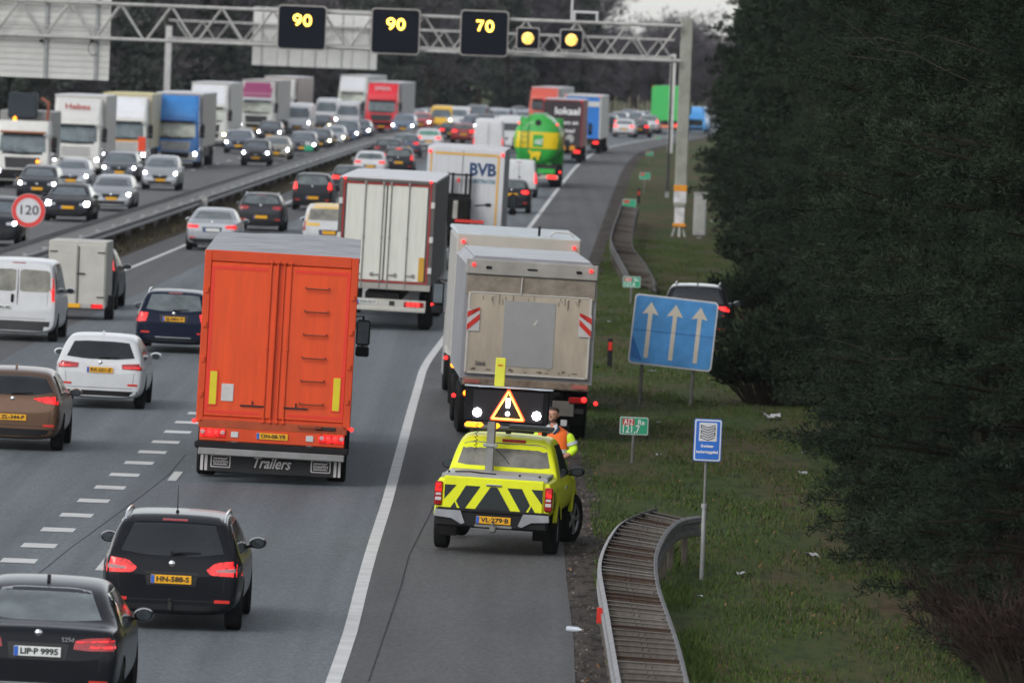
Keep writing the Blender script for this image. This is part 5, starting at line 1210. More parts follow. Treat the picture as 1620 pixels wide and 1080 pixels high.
# ------------------------------------------------------------ yellow pickup
LIME = mat('lime_paint', (.70, .74, .015), .4, 0, .08, 2, coat=.1, spec=.25)
pk = make_car('pickup', LIME, name='pickup_truck', mcol=BLACKPL); q = SHELL[('pickup', None, None, None)][1]; bv = q['bv']; pk['L'] = 5.2
for s_ in (-1, 1):     # flared arches
    for y in (q['ry'], q['fy']):
        mm = M(); V = []; F = []
        for k in range(17):
            a = math.pi*(.1+.8*k/16); 
            for rr_x, xx in ((.43, .86), (.435, .915), (.47, .93), (.53, .90)): V.append((s_*xx, y+math.cos(a)*rr_x, .375+math.sin(a)*rr_x))
        for k in range(16):
            for j in range(3): F.append((k*4+j, k*4+j+1, (k+1)*4+j+1, (k+1)*4+j))
        mm.add(V, F).build('wheel_arch', LIME, pk, 50)
P(pk, 'rear_window', RG2, bv, 'rear', [(-.62, 1.57), (-.5, 1.60), (.5, 1.60), (.62, 1.57)], [(-.70, 1.27), (-.6, 1.25), (.6, 1.25), (.70, 1.27)], nu=11, nv=4)
M().box((0, 1.66, 1.275), (1.36, .03, .04), .01).build('window_seal', BLACKPL, pk)
tg = M().box((0, -.012, .90), (1.50, .05, .50), .02).build('tailgate', LIME, pk)
BK = mat('marking_black', (.012, .018, .02), .45, var=.15)
ch = M(); zt, zb_ = 1.02, .67
def para(a, b, c_, d): ch.prism([(a, zt), (b, zt), (c_, zb_), (d, zb_)], -.0425, -.0375)
ch.prism([(-.05, zt), (.05, zt), (.27, zb_), (-.27, zb_)], -.0425, -.0375)
for s_ in (-1, 1):
    ch.prism([(s_*.20, zt), (s_*.42, zt), (s_*.555, .78), (s_*.49, zb_), (s_*.42, zb_)], -.0425, -.0375); ch.prism([(s_*.56, zt), (s_*.735, zt), (s_*.735, .80)], -.0425, -.0375); ch.prism([(s_*.575, .77), (s_*.64, zb_), (s_*.53, zb_)], -.0425, -.0375)
ch.build('chevron_marking', BK, tg)
M().box((.0, -.05, 1.045), (.24, .03, .03), .01).build('handle', CHROME, tg)
for s_ in (-1, 1):
    tl = M().box((s_*.825, .0, .88), (.12, .06, .36), .02).build('tail_light', TAILOFF, pk); 
    M().box((s_*.825, -.033, .97), (.09, .01, .12), .004).build('red_cell', TAILON, tl); M().box((s_*.825, -.033, .80), (.09, .01, .05), .004).box((s_*.825, -.033, .87), (.08, .01, .035), .004).build('clear_cell', mat('cell_clear', (.5, .45, .45), .15, var=.2), tl)
    mm = M(); mm.prism([(s_*.85, .65), (s_*.86, .55), (s_*.60, .53), (s_*.45, .45), (s_*.40, .47), (s_*.47, .65)], -.17, -.02).build('bumper_corner', mat('bumper_silver', (.30, .31, .33), .3, .6, .25), pk, 50)
    M().box((s_*.70, .62, .40), (.26, .02, .36), .01).build('mudflap', RUB, pk)
M().box((0, -.05, .54), (1.68, .16, .28), .03).build('rear_bumper', BLACKPL, pk); M().box((0, -.11, .655), (1.0, .10, .04), .01).build('bumper_step', BLACKPL, pk)
mk_plate(pk, .03, -.145, .53, PLY, 'VL·279·B'); M().box((.03, -.12, .44), (.56, .04, .045), .008).box((.03, -.16, .40), (.10, .12, .10), .02).lathe([(-.0, .02), (.08, .02)], (.03, -.2, .42), 'z', 10).build('tow_bar', mat('tow_grey', (.2, .2, .19), .5, .4, .3), pk)
M().box((0, .80, 1.165), (1.56, 1.42, .05), .02).build('bed_cover', mat('cover_silver', (.42, .42, .43), .4, .5, .25, 2), pk); M().box((0, .095, 1.15), (1.6, .05, .07), .015).build('cover_edge', mat('cover_edge', (.36, .36, .37), .4, .5, .2), pk)
for x in (.36, .66, -.7): M().box((x, .16, 1.20), (.03, .08, .04), .008).build('cover_catch', CHAS, pk)
M().tube([(-.62, .3, 1.20), (-.4, .25, 1.215), (-.2, .32, 1.20), (.0, .26, 1.20)], .012, 5).build('strap', CHAS, pk)
lb = M().box((0, 2.15, 1.80), (1.36, .16, .05), .02).build('light_bar', mat('bar_steel', (.14, .15, .16), .4, .4, .2), pk)
for x in (-.55, .0, .55): M().box((x, 2.15, 1.755), (.08, .10, .07), .01).build('bar_foot', CHAS, lb)
M().box((-.53, 2.13, 1.83), (.28, .17, .075), .03).box((-.22, 2.13, 1.83), (.17, .17, .08), .03).build('beacon', AMBER, lb); M().box((.35, 2.13, 1.835), (.7, .15, .06), .02).build('bar_housing', mat('bar_dark', (.06, .065, .07), .4, var=.2), lb)
M().box((.12, 1.80, 1.635), (.36, .03, .05), .01).build('brake_light', TAILOFF, pk)
sp = M().box((-.20, 1.42, 1.55), (.125, .12, .82), .015).build('board_post', mat('post_alu', (.20, .20, .19), .5, .4, .2, 4), pk); M().box((-.20, 1.35, 1.57), (.22, .05, .05), .01).build('post_clamp', GALV, sp)
cc = M(); cc.tube([(-.42+.03*math.sin(t*2.1), 1.36, 1.90-.02*t) for t in range(22)], .007, 5); cc.tube([(-.12, 1.36, 1.52), (.02, 1.38, 1.40), (.1, 1.4, 1.3)], .006, 5); cc.build('coiled_cable', BLACKPL, pk)
bd = M().box((.01, 1.40, 2.11), (1.28, .10, .52), .02).build('warning_display', mat('display_body', (.010, .010, .011), .7, var=.15, spec=.1), pk)
M().box((.03, 1.345, 2.10), (1.06, .012, .46), .004).build('screen', mat('display_screen', (.028, .026, .028), .8, var=.08, spec=.1), bd); M().box((.03, 1.37, 2.383), (1.34, .14, .02), .004).build('top_edge', mat('edge_alu', (.42, .46, .52), .3, .7, .08), bd)
LR = mat('led_red', (.9, .1, .05), .4, var=.05, em=(1, .06, .01), es=2.5); LY = mat('led_yellow', (.9, .5, .1), .4, var=.05, em=(1, .42, .05), es=4); LWt = mat('led_white', (.9, .9, 1), .4, var=.05, em=(.92, .94, 1), es=7)
tri = [(.03, 2.345), (-.215, 1.90), (.285, 1.90)]
mm = M(); my = M()
for a, b in zip(tri, tri[1:]+tri[:1]):
    mm.tube([(a[0], 1.335, a[1]), (b[0], 1.335, b[1])], .020, 6); my.tube([(a[0]*.92+.0024, 1.322, (a[1]-2.05)*.92+2.05), (b[0]*.92+.0024, 1.322, (b[1]-2.05)*.92+2.05)], .012, 6)
bd.location.z = .07; yp_dz = .07; mm.build('red_triangle', LR, bd); my.build('triangle_core', LY, bd)
M().tube([(.03, 1.335, 2.22), (.03, 1.335, 2.08)], [.034, .026], 8).lathe([(-.015, .001), (-.01, .032), (.01, .034)], (.03, 1.335, 1.99), 'y', 12).build('exclamation_mark', LWt, bd)
for x in (-.43, .47): M().lathe([(-.02, .001), (-.015, .068), (.02, .072)], (x, 1.33, 1.985), 'y', 8).build('flash_lamp', LWt, bd)
yp = M().box((-.13, 1.50, 2.66), (.155, .05, .46), .01).build('yellow_mast', mat('mast_yellow', (.62, .60, .05), .5, var=.1), pk); text('mast_lettering', 'ziut', .05, REFW, yp, (-.13, 1.472, 2.78), bold=.001)
M().tube([(.63, 1.45, 2.36), (.60, 1.45, 1.9)], .006, 5).build('stay_wire', LIME, bd)
for c_ in list(pk.children):
    if c_.name.startswith('wheel') and not c_.name.startswith('wheel_arch') and c_.location.y > 3: c_.rotation_euler[2] -= R_(17); c_.location.x *= 1.06
    elif c_.name.startswith('wheel') and not c_.name.startswith('wheel_arch'): c_.location.x *= 1.03
P2(pk, 'side_marking', BK, bv, 'right', [(.25, .98), (.42, .98)], [(.42, .70), (.62, .70)], nu=4, nv=4)
P2(pk, 'door_handle', CHROME, bv, 'right', [(2.35, .98), (2.55, .98)], [(2.35, .94), (2.55, .94)], nu=3, nv=2, off=.02)
place(pk, 775, 880, yaw=4.4, lean=1.3); setc(pk, 'lime yellow pickup with black chevrons and a lit warning triangle board on its bed', 'pickup truck')

# ------------------------------------------------------------ the road worker
SKIN = mat('skin', (.42, .22, .15), .55, var=.1, scale=6); HIY = mat('hi_vis_yellow', (.55, .80, .03), .7, var=.10, scale=5); HIO = mat('hi_vis_orange', (.85, .16, .02), .7, var=.10, scale=5); TAPE = mat('reflective_tape', (.52, .55, .58), .4, .1, .1); HAIR = mat('hair_dark', (.035, .024, .018), .8, var=.3, scale=20); TROU = mat('trousers_navy', (.03, .035, .05), .8, var=.2); COL = mat('collar_white', (.55, .55, .58), .7, var=.08)
def skin(name, joints, edges, m_, parent, levels=2, root_i=0):
    me = bpy.data.meshes.new(name); me.from_pydata([j[0] for j in joints], edges, []); o = bpy.data.objects.new(name, me); C.objects.link(o)
    md = o.modifiers.new('s', 'SKIN'); md.use_smooth_shade = True
    for v, j in zip(me.skin_vertices[0].data, joints): r = j[1]; v.radius = r if isinstance(r, tuple) else (r, r)
    me.skin_vertices[0].data[root_i].use_root = True
    sb = o.modifiers.new('b', 'SUBSURF'); sb.levels = sb.render_levels = levels
    res = bpy.data.meshes.new_from_object(o.evaluated_get(bpy.context.evaluated_depsgraph_get())); bpy.data.objects.remove(o)
    res.materials.clear(); res.materials.append(m_)
    q = bpy.data.objects.new(name, res); C.objects.link(q); q.parent = parent; return q
pe = empty('person'); tag(pe, 'man in orange and yellow high-visibility jacket standing beside the pickup, looking left and reaching forward', 'person')
# facing -y (towards the camera) and a little to the left; x to the right of the picture
J = [((0, 0, .95), (.15, .11)), ((0, 0, 1.12), (.145, .11)), ((0, .0, 1.32), (.175, .12)), ((0, .01, 1.46), (.13, .09)), ((0, .01, 1.53), .058), ((-.005, -.005, 1.60), .056),
     ((.10, .0, .88), .10), ((.12, .0, .48), .066), ((.13, .04, .09), .045), ((.13, -.10, .05), .04),
     ((-.10, .0, .88), .10), ((-.12, -.02, .48), .066), ((-.13, .02, .09), .045), ((-.13, -.12, .05), .04),
     ((.19, .0, 1.42), .066), ((.30, .02, 1.14), .050), ((.16, -.20, 1.01), .036), ((.03, -.30, .93), .026),
     ((-.19, .0, 1.42), .066), ((-.28, .0, 1.14), .050), ((-.22, -.20, 1.02), .036), ((-.14, -.32, .97), .026)]
E = [(0, 1), (1, 2), (2, 3), (3, 4), (4, 5), (0, 6), (6, 7), (7, 8), (8, 9), (0, 10), (10, 11), (11, 12), (12, 13), (2, 14), (14, 15), (15, 16), (16, 17), (2, 18), (18, 19), (19, 20), (20, 21)]
body = skin('body', J, E, SKIN, pe)
me = body.data; hb = bmesh.new(); hb.from_mesh(me)
g = bmesh.ops.create_uvsphere(hb, u_segments=20, v_segments=16, radius=1)
for v in g['verts']:
    x, y, z = v.co; w_ = .074*(1-.16*max(0, -z)); 
    v.co = Vector((x*w_, y*.094-.012*max(0, -z)*(1 if y < 0 else -.4), z*.118)); v.co += Vector((-.012, -.012, 1.71))
def lump(hb, c_, s3, u=10):
    g = bmesh.ops.create_uvsphere(hb, u_segments=u, v_segments=u-2, radius=1)
    for v in g['verts']: v.co = Vector((v.co.x*s3[0]+c_[0], v.co.y*s3[1]+c_[1], v.co.z*s3[2]+c_[2]))
lump(hb, (-.030, -.108, 1.695), (.013, .020, .024)); lump(hb, (-.022, -.088, 1.632), (.028, .020, .018)); lump(hb, (-.04, -.092, 1.735), (.020, .014, .008)); lump(hb, (.012, -.092, 1.735), (.020, .014, .008))
for s_ in (-1, 1): lump(hb, (-.010+s_*.074, .005, 1.70), (.010, .018, .030))
hb.to_mesh(me); hb.free(); me.polygons.foreach_set('use_smooth', [True]*len(me.polygons))
hm_ = M(); hm_.lathe([(0, .001), (.012, .06), (.045, .086), (.08, .088), (.11, .080), (.15, .072)], (0, 0, 0), 'z', 22)
V = []
for v in hm_.v:
    z = 1.836-v[2]*.9; x, y = v[0]*.90-.012, v[1]*1.10-.002
    if v[2] > .05 and y < -.0: z = 1.80+.02*min(1, -y/.08)-.01; y = max(y, -.075)
    V.append((x, y, z))
hm_.v = V; hm_.build('hair', HAIR, pe, 60)
bd_ = M()
for k in range(9):
    a = R_(200+17.5*k); bd_.lathe([(-.012, .001), (0, .016), (.012, .001)], (-.02+.064*math.cos(a), -.012+.078*math.sin(a), 1.640-.012*math.sin(k/8*3.14)), 'z', 8)
bd_.build('beard', HAIR, pe, 60)
ey = M()
for x in (-.040, .010): ey.lathe([(-.006, .001), (0, .010)], (x, -.097, 1.722), 'y', 8)
ey.build('eyes', INK, pe)
def fingers(px, py, pz, dx, sgn):
    pts = []
    hb_ = M(); hb_.tube([(px, py, pz), (px+dx*.045, py-.035, pz-.02), (px+dx*.085, py-.06, pz-.045)], [.024, .038, .034], 8)
    for k in range(4):
        o = (k-1.5)*.019; L_ = (.062, .072, .068, .052)[k]; b0 = Vector((px+dx*.085, py-.06+o*.6, pz-.045+o)); hb_.tube([b0, b0+Vector((dx*L_*.5, -.012, -.014)), b0+Vector((dx*L_*.8, -.004, -.036)), b0+Vector((dx*L_*.9, .006, -.052))], [.0095, .009, .008, .006], 6)
    b0 = Vector((px+dx*.03, py-.03, pz+.012)); hb_.tube([b0, b0+Vector((dx*.02, -.028, .018)), b0+Vector((dx*.052, -.04, .012))], [.012, .010, .008], 6)
    return hb_
fingers(.04, -.30, .935, -1, 1).build('hand', SKIN, pe, 60); fingers(-.14, -.32, .97, -1, 1).build('hand', SKIN, pe, 60)
# jacket: torso with sleeves, slightly larger than the body
torso = M(); prof = [(.70, .215, .145), (.80, .212, .145), (.98, .205, .14), (1.12, .200, .138), (1.25, .212, .140), (1.38, .222, .135), (1.45, .200, .118), (1.50, .125, .092), (1.535, .082, .076)]
n = 26; V = []; F = []
for z, a_, b_ in prof:
    for k in range(n):
        t = 2*math.pi*k/n; V.append((math.copysign(abs(math.cos(t))**.8, math.cos(t))*a_, math.copysign(abs(math.sin(t))**.8, math.sin(t))*b_+.008*math.sin(z*30+k), z))
for i in range(len(prof)-1):
    for k in range(n): F.append((i*n+k, i*n+(k+1) % n, (i+1)*n+(k+1) % n, (i+1)*n+k))
mi = [0 if z < 1.05 else 1 for z, a_, b_ in prof[:-1] for k in range(n)]
torso.v = V; torso.f = F; torso.m = mi
jk = torso.build('jacket', [HIY, HIO], pe, 60)
def band(z0, z1, a_, b_, m_, nm):
    mm = M(); V = []
    for z in (z0, z1):
        for k in range(n): t = 2*math.pi*k/n; V.append((math.copysign(abs(math.cos(t))**.8, math.cos(t))*a_, math.copysign(abs(math.sin(t))**.8, math.sin(t))*b_, z))
    mm.add(V, [(k, (k+1) % n, n+(k+1) % n, n+k) for k in range(n)]); mm.build(nm, m_, jk, 60)
band(1.10, 1.165, .214, .156, TAPE, 'reflective_band'); band(1.055, 1.10, .211, .155, mat('jacket_navy', (.02, .03, .06), .8, var=.1), 'navy_band'); band(.985, 1.04, .213, .155, TAPE, 'reflective_band'); band(.80, .845, .220, .160, TAPE, 'reflective_band')
for x in (.16, -.13):
    for z0, z1 in ((.72, .98),): M().box((x, -.150, .87), (.045, .012, .30), .004).build('reflective_band', TAPE, jk)
for s_, a_, b_, c_ in ((1, (.19, .0, 1.435), (.305, .02, 1.16), (.245, -.09, 1.09)), (-1, (-.19, .0, 1.435), (-.285, .0, 1.16), (-.245, -.12, 1.08))):
    sl_m = skin('sleeve', [(a_, .083), ((Vector(a_).lerp(Vector(b_), .5)), .078), (b_, .074), (c_, .062)], [(0, 1), (1, 2), (2, 3)], HIY, jk, 2, 0)
    mdl = Vector(a_).lerp(Vector(b_), .62); dz = (Vector(b_)-Vector(a_)).normalized(); M().tube([mdl-dz*.025, mdl+dz*.025], .088, 14, caps=False).build('sleeve_band', TAPE, jk, 60)
cl = M(); cl.prism([(-.075, 1.50), (-.018, 1.42), (.0, 1.44), (.018, 1.42), (.078, 1.50), (.078, 1.575), (.035, 1.55), (.0, 1.50), (-.035, 1.55), (-.078, 1.575)], -.125, -.098); cl.build('collar', COL, jk)
cl = M(); cl.prism([(-.12, 1.49), (-.02, 1.36), (-.02, 1.41), (-.078, 1.50), (-.09, 1.56)], -.133, -.112); cl.prism([(.12, 1.49), (.02, 1.36), (.02, 1.41), (.078, 1.50), (.09, 1.56)], -.133, -.112); cl.build('lapel', MC['jacket_navy'], jk)
tr = skin('trousers', [((0, 0, .93), (.165, .125)), ((.10, 0, .86), .115), ((.12, 0, .48), .085), ((.13, .03, .12), .072), ((-.10, 0, .86), .115), ((-.12, -.02, .48), .085), ((-.13, .01, .12), .072)], [(0, 1), (1, 2), (2, 3), (0, 4), (4, 5), (5, 6)], HIY, pe)
for s_ in (-1, 1): M().box((s_*.13, -.04, .045), (.10, .28, .09), .03).build('shoe', BLACKPL, pe, 50)
pe.location = gp(870, 826)+Vector((0, 0, .02)); pe.rotation_euler = (0, 0, R_(-14)); pe.scale = (1.16, 1.08, 1.0)

# ------------------------------------------------------------ the lorries ahead in the right lanes
def simple_rear(root, W, z0, H, L_, side, doorm, roofm, framem=None, y1=None):
    cargo(root, .06, L_, W, z0, H, side, roofm); M().box((0, .03, (z0+H)/2), (W-.02, .06, H-z0-.06), .01).build('rear_door', doorm, root)
    if framem: M().box((-W/2+.06, -.01, (z0+H)/2), (.10, .03, H-z0)).box((W/2-.06, -.01, (z0+H)/2), (.10, .03, H-z0)).box((0, -.01, H-.08), (W-.22, .03, .10)).build('door_frame', framem, root)
    M().box((0, .05, .72), (W-.1, .1, .26), .02).build('light_panel', CHAS, root)
    for s_ in (-1, 1): M().box((s_*.98, -.02, .76), (.36, .05, .15), .01).build('tail_light', TAILHOT, root); M().lathe([(-.04, .05), (.01, .05)], (s_*(W/2-.1), -.02, H-.08), 'y', 8).build('top_lamp', TAILON, root)
    mudflaps(root, .5, 2.4); chassis(root, .2, L_+1.4); lorry_wheels(root, (1.8, 3.1, 4.4, L_-1, L_+1.6)); cab(root, L_+.4, L_+2.7, 2.5, 3.7, paint('cab_white', (.5, .5, .5)))
    root['L'] = L_+2.8
# tanker
root = empty('tanker_lorry'); root['L'] = 14.5; GRN = mat('tank_green', (.03, .36, .05), .35, 0, .08, 1.2, coat=.4); YLT = mat('tank_yellow', (.72, .52, .01), .35, var=.06, coat=.4)
tk = M(); prof = [(.0, .35), (.04, .85), (.18, 1.14), (.45, 1.25), (11., 1.25), (11.4, .9), (11.45, .3)]
tk.lathe(prof, (0, 0, 2.42), 'y', 40); V = [(x, y, 2.42+(z-2.42)*1.08) for x, y, z in tk.v]; tk.v = V; tme = tk.mesh('tank', 50); obj('tank', tme, GRN, root); bvt = bvh_of(tme)
P(root, 'yellow_band', YLT, bvt, 'rear', [(-1.26, 2.88), (1.26, 2.88)], [(-1.26, 2.02), (1.26, 2.02)], nu=25, nv=5, off=.02)
mm = M(); 
for s_ in (-1, 1): patch(mm, bvt, 'right' if s_ > 0 else 'left', [(.35, 2.88), (10.9, 2.88)], [(.35, 2.02), (10.9, 2.02)], nu=9, nv=5, off=.02)
mm.build('side_band', YLT, root); P(root, 'green_square', GRN, bvt, 'rear', [(-.22, 2.74), (.30, 2.74)], [(-.22, 2.10), (.30, 2.10)], nu=5, nv=4, off=.035)
text('lettering', 'ABZ', .34, WHITEINK, root, (.06, -.06, 2.36), bold=.008, width=.5, shear=.3)
cow = M().prism([(-.40, 1.86), (-.34, 1.76), (-.26, 1.74), (-.24, 1.42), (-.14, 1.42), (-.12, 1.56), (.06, 1.58), (.08, 1.42), (.18, 1.42), (.20, 1.60), (.26, 1.62), (.27, 1.86), (.20, 1.88), (-.20, 1.84), (-.30, 1.92), (-.36, 1.94)], -.10, -.06).build('cow_emblem', YLT, root); cow.location = (-.06, .06, .0)
M().box((0, 5.5, 3.76), (.7, 10, .06), .01).box((-.42, .5, 3.7), (.05, .05, .3), .01).build('walkway', GRN, root); M().lathe([(-.1, .16), (.05, .18)], (.0, .12, 3.35), 'y', 12).build('top_hatch', CHAS, root)
lad = M()
for x in (-.86, -.50): lad.tube([(x, -.10, 1.0), (x, -.10, 3.6), (x, .6, 3.78)], .025, 6)
for k in range(9): lad.tube([(-.86, -.10, 1.15+.29*k), (-.50, -.10, 1.15+.29*k)], .016, 5)
lad.build('ladder', mat('ladder_green', (.02, .22, .05), .5, var=.1), root)
M().prism([(-1.0, 1.0), (1.0, 1.0), (.55, 1.5), (-.55, 1.5)], .3, .8).build('discharge_cone', GRN, root); M().box((.0, .1, .98), (2.2, .3, .45), .04).build('pump_gear', CHAS, root); M().box((.55, -.05, .86), (.9, .1, .26), .02).build('green_panel', GRN, root); M().box((0, -.05, .56), (2.4, .08, .22), .02).build('light_panel', mat('bar_cream', (.42, .40, .33), .5, var=.1), root)
for s_ in (-1, 1): M().box((s_*.86, -.10, .57), (.5, .04, .17), .02).build('tail_light', TAILHOT, root); M().lathe([(-.04, .06), (.02, .06)], (s_*1.26, -.05, .85), 'y', 8).build('marker_lamp', TAILHOT, root); M().lathe([(-.04, .06), (.02, .06)], (s_*1.0, .15, 3.30), 'y', 8).build('top_lamp', TAILHOT, root); M().lathe([(-.3, .62), (.3, .62)], (s_*1.05, 1.9, .62), 'x', 20).build('mudguard', CHAS, root)
mudflaps(root, .6, 2.45); chassis(root, .3, 13); lorry_wheels(root, (1.9, 3.2, 4.5, 11, 13.4)); cab(root, 12, 14.4, 2.5, 3.5, GRN)
place(root, 846, 297, lean=.8); setc(root, 'green and yellow feed tanker lorry with a yellow cow on its rounded tail', 'tanker lorry')
o = make_car('kangoo', PW, rear=dict(win=None, lights=[T([(.86, 1.2), (.98, 1.2)], [(.86, .72), (.98, .70)], TAILHOT, .91)], bump=.45, plate=False, recess=False, seam=True, brake3=1.72), name='delivery_van')
M().box((0, .02, 1.15), (.012, .02, 1.1)).build('door_seam', INK, o); M().box((.05, .01, .98), (.10, .04, .08), .01).build('door_handle', BLACKPL, o); place(o, 819, 313); setc(o, 'small white delivery van behind the dark hatchback beside the BVB lorry', 'van')
o = make_car('hatch', BLK, W=1.68, H=1.5, rear=rearspec(.84, 1.5, 'hatch', lit=TAILHOT, pz=.82), name='hatchback_car'); place(o, 808, 338); setc(o, 'small dark hatchback half hidden by the right side of the BVB lorry')
o = make_car('hivan', PW, rear=dict(win=None, lights=[T([(.88, 1.3), (.98, 1.3)], [(.88, .8), (.98, .8)], TAILON, 1.)], bump=.5, plate=False, recess=False), name='delivery_van')
M().box((0, .0, 1.4), (.014, .03, 1.7)).build('door_seam', CHAS, o); place(o, 771, 250); setc(o, 'tall white delivery van seen above the BVB lorry', 'van')
o = make_car('hivan', PW, rear=dict(win=([(-.7, 2.0), (.7, 2.0)], [(-.7, 1.5), (.7, 1.5)]), lights=[T([(.88, 1.5), (.98, 1.5)], [(.88, .8), (.98, .8)], TAILHOT, 1.)], bump=.5, plate=False, recess=False), name='delivery_van'); place(o, 806, 243); setc(o, 'white van peeking out left of the green tanker', 'van')
root = empty('lorry'); DKR = mat('dark_red_frame', (.16, .02, .025), .5, var=.15); DKB = mat('near_black_door', (.030, .022, .026), .5, var=.2)
simple_rear(root, 2.55, 1.0, 4.0, 13.6, DKR, DKB, mat('roof_lilac', (.42, .40, .42), .5, var=.1), DKR); text('lettering', 'lokaal', .62, WHITEINK, root, (.30, -.03, 3.25), bold=.012, width=1.55); text('lettering', 'vers en', .36, WHITEINK, root, (.42, -.03, 2.55), bold=.006, width=1.1, shear=.2); text('lettering', 'goed', .33, WHITEINK, root, (.45, -.03, 2.05), bold=.006, width=.7, shear=.2)
M().lathe([(-.01, .001), (-.01, .27), (0, .28)], (.5, -.035, 1.55), 'y', 14).build('emblem_disc', mat('disc_grey', (.3, .3, .28), .5, var=.3), root); M().box((.45, -.03, .98), (.8, .05, .26), .02).build('orange_board', OR, root)
place(root, 887, 259, yaw=.4); setc(root, 'dark red and black lorry with white writing right of the green tanker', 'lorry')
root = empty('lorry'); BLT = mat('blue_tail', (.02, .16, .50), .4, var=.1); simple_rear(root, 2.55, 1.0, 4.0, 13.6, mat('side_pale', (.4, .4, .4), .5), BLT, ROOFW, mat('frame_pale', (.45, .44, .40), .5, var=.1)); M().box((.3, -.02, 3.38), (1.7, .03, .36), .01).build('white_stripe', mat('stripe_white', (.5, .5, .48), .5, var=.08), root)
place(root, 919, 243, yaw=1.); setc(root, 'blue lorry with pale stripe just ahead of the dark red lorry', 'lorry')
root = empty('lorry'); simple_rear(root, 2.55, 1.1, 4.1, 7, mat('lorry_green', (.05, .42, .10), .4, var=.08), mat('lorry_green', (.05, .42, .10)), mat('lorry_green', (.05, .42, .10))); M().box((.1, -.02, .62), (2.3, .05, .22), .01).build('orange_bar', mat('orange_glow_board', (.8, .25, .12), .5, var=.1), root)
place(root, 1052, 212); setc(root, 'bright green lorry at the far bend just left of the gantry column', 'lorry')
o = make_car('hivan', paint('van_blue', (.08, .32, .70)), H=2.3, rear=dict(win=([(-.7, 1.2), (.7, 1.2)], [(-.75, .6), (.75, .6)]), lights=[], bump=.5, plate=False, recess=False), name='delivery_van'); place(o, 1098, 211); setc(o, 'bright blue van far off between the gantry column and the pines', 'van')

# ------------------------------------------------------------ oncoming traffic
def onc(proto_args, px, py, label, name='car', cat='car', **k):
    o = make_car(*proto_args, front=k.pop('front', {}), name=name, detail=False, **k); place(o, px, py, True); setc(o, label, cat); return o
FR = dict(hz=.66)
onc(('suv', paint('suv_black', (.02, .022, .026), .3, .25)), -14, 391, 'black car cut by the left edge under the 120 sign', front=dict(hm=HEAD, hz=.78))
onc(('sedan', paint('audi', (.020, .022, .027), .4, .25)), 105, 352, 'black saloon with angular white daylights, right of the 120 sign', 'saloon_car', front=dict(hm=HEAD, gz=.50, hr=.12, pz=.56))
onc(('wagon', SIL), 174, 335, 'silver estate car with black grille, nearest oncoming silver car', 'estate_car', front=dict(hm=HEAD, pz=.52))
onc(('wagon', paint('audi2', (.018, .020, .024), .4, .25)), 57, 317, 'black estate car behind the 120 sign', 'estate_car', front=dict(hm=HEAD))
onc(('hatch', SIL), 110, 303, 'silver hatchback with reddish dashboard behind the black cars', 'hatchback_car', front=dict(hm=HEAD))
onc(('wagon', paint('steel_grey', (.075, .085, .10), .5, .3)), 187, 289, 'dark steel-grey car between two silver ones', 'estate_car', front=dict(hm=HEAD))
onc(('mpv', SIL), 252, 302, 'silver people carrier in front of the blue lorry', 'people_carrier', front=dict(hm=HEAD, hz=.78))
onc(('hatch', paint('mid_grey', (.11, .13, .15), .5, .3)), 219, 262, 'grey hatchback left of the blue lorry', 'hatchback_car', front=dict(hm=HEAD))
onc(('hatch', paint('pale_grey', (.3, .32, .33), .3, .3)), 158, 258, 'pale car beside the wheels of the white lorry with red lettering', 'hatchback_car', front=dict(hm=HEAD))
onc(('mpv', BLK), 403, 264, 'small black hatchback with yellow plate in front of the other oncoming cars', 'hatchback_car', W=1.66, H=1.5, front=dict(hm=HEAD, hz=.74))
onc(('wagon', BLU), 376, 244, 'dark blue-grey car behind the small black hatchback', 'estate_car', front=dict(hm=HEAD))
onc(('sedan', paint('champagne', (.24, .22, .18), .5, .3)), 434, 256, 'champagne coloured car right of the small black hatchback', 'saloon_car', front=dict(hm=HEAD))
onc(('wagon', paint('slate', (.05, .06, .075), .5, .3)), 477, 247, 'slate grey car behind the small green sign on the barrier', 'estate_car', front=dict(hm=HEAD))
onc(('hatch', DGR), 503, 240, 'dark grey car with warm headlights right of the slate grey one', 'hatchback_car', front=dict(hm=HEADY))
onc(('hatch', SIL), 525, 234, 'silver hatchback in the row of oncoming cars beside the barrier', 'hatchback_car', front=dict(hm=HEADY))
onc(('suv', BLU), 546, 230, 'blue-grey off-road car behind the silver hatchback', 'car', front=dict(hm=HEAD, hz=.8))
onc(('sedan', BLU), 566, 222, 'blue-grey saloon in front of the red lorry', 'saloon_car', front=dict(hm=HEAD))
onc(('mpv', paint('sky_blue_grey', (.13, .17, .24), .4, .3)), 636, 214, 'light blue-grey car right of the red lorry', 'car', W=1.85, front=dict(hm=HEAD, hz=.7))
onc(('hatch', PW), 378, 213, 'white hatchback in the gap beside the maroon-topped lorry', 'hatchback_car', front=dict(hm=HEAD))
onc(('hatch', DGR), 425, 226, 'dark grey hatchback below the maroon-topped lorry', 'hatchback_car', front=dict(hm=HEAD))
onc(('hatch', BLK), 505, 213, 'black hatchback between two white vans', 'hatchback_car', front=dict(hm=HEADY))
for px, py, l_ in ((469, 213, 'nearest white oncoming van with dark windscreen'), (513, 201, 'white oncoming van with reddish stripe behind the nearest one'), (547, 208, 'white oncoming van just left of the red lorry')):
    onc(('hivan', PW), px, py, l_, 'delivery_van', 'van', front=dict(hm=HEAD, hz=.85, hx=.84), **({'H': 2.3}))
onc(('hivan', YEL), 695, 207, 'yellow oncoming van far off above the white estate car', 'delivery_van', 'van', front=dict(hm=HEADY, hz=.85), H=2.0)
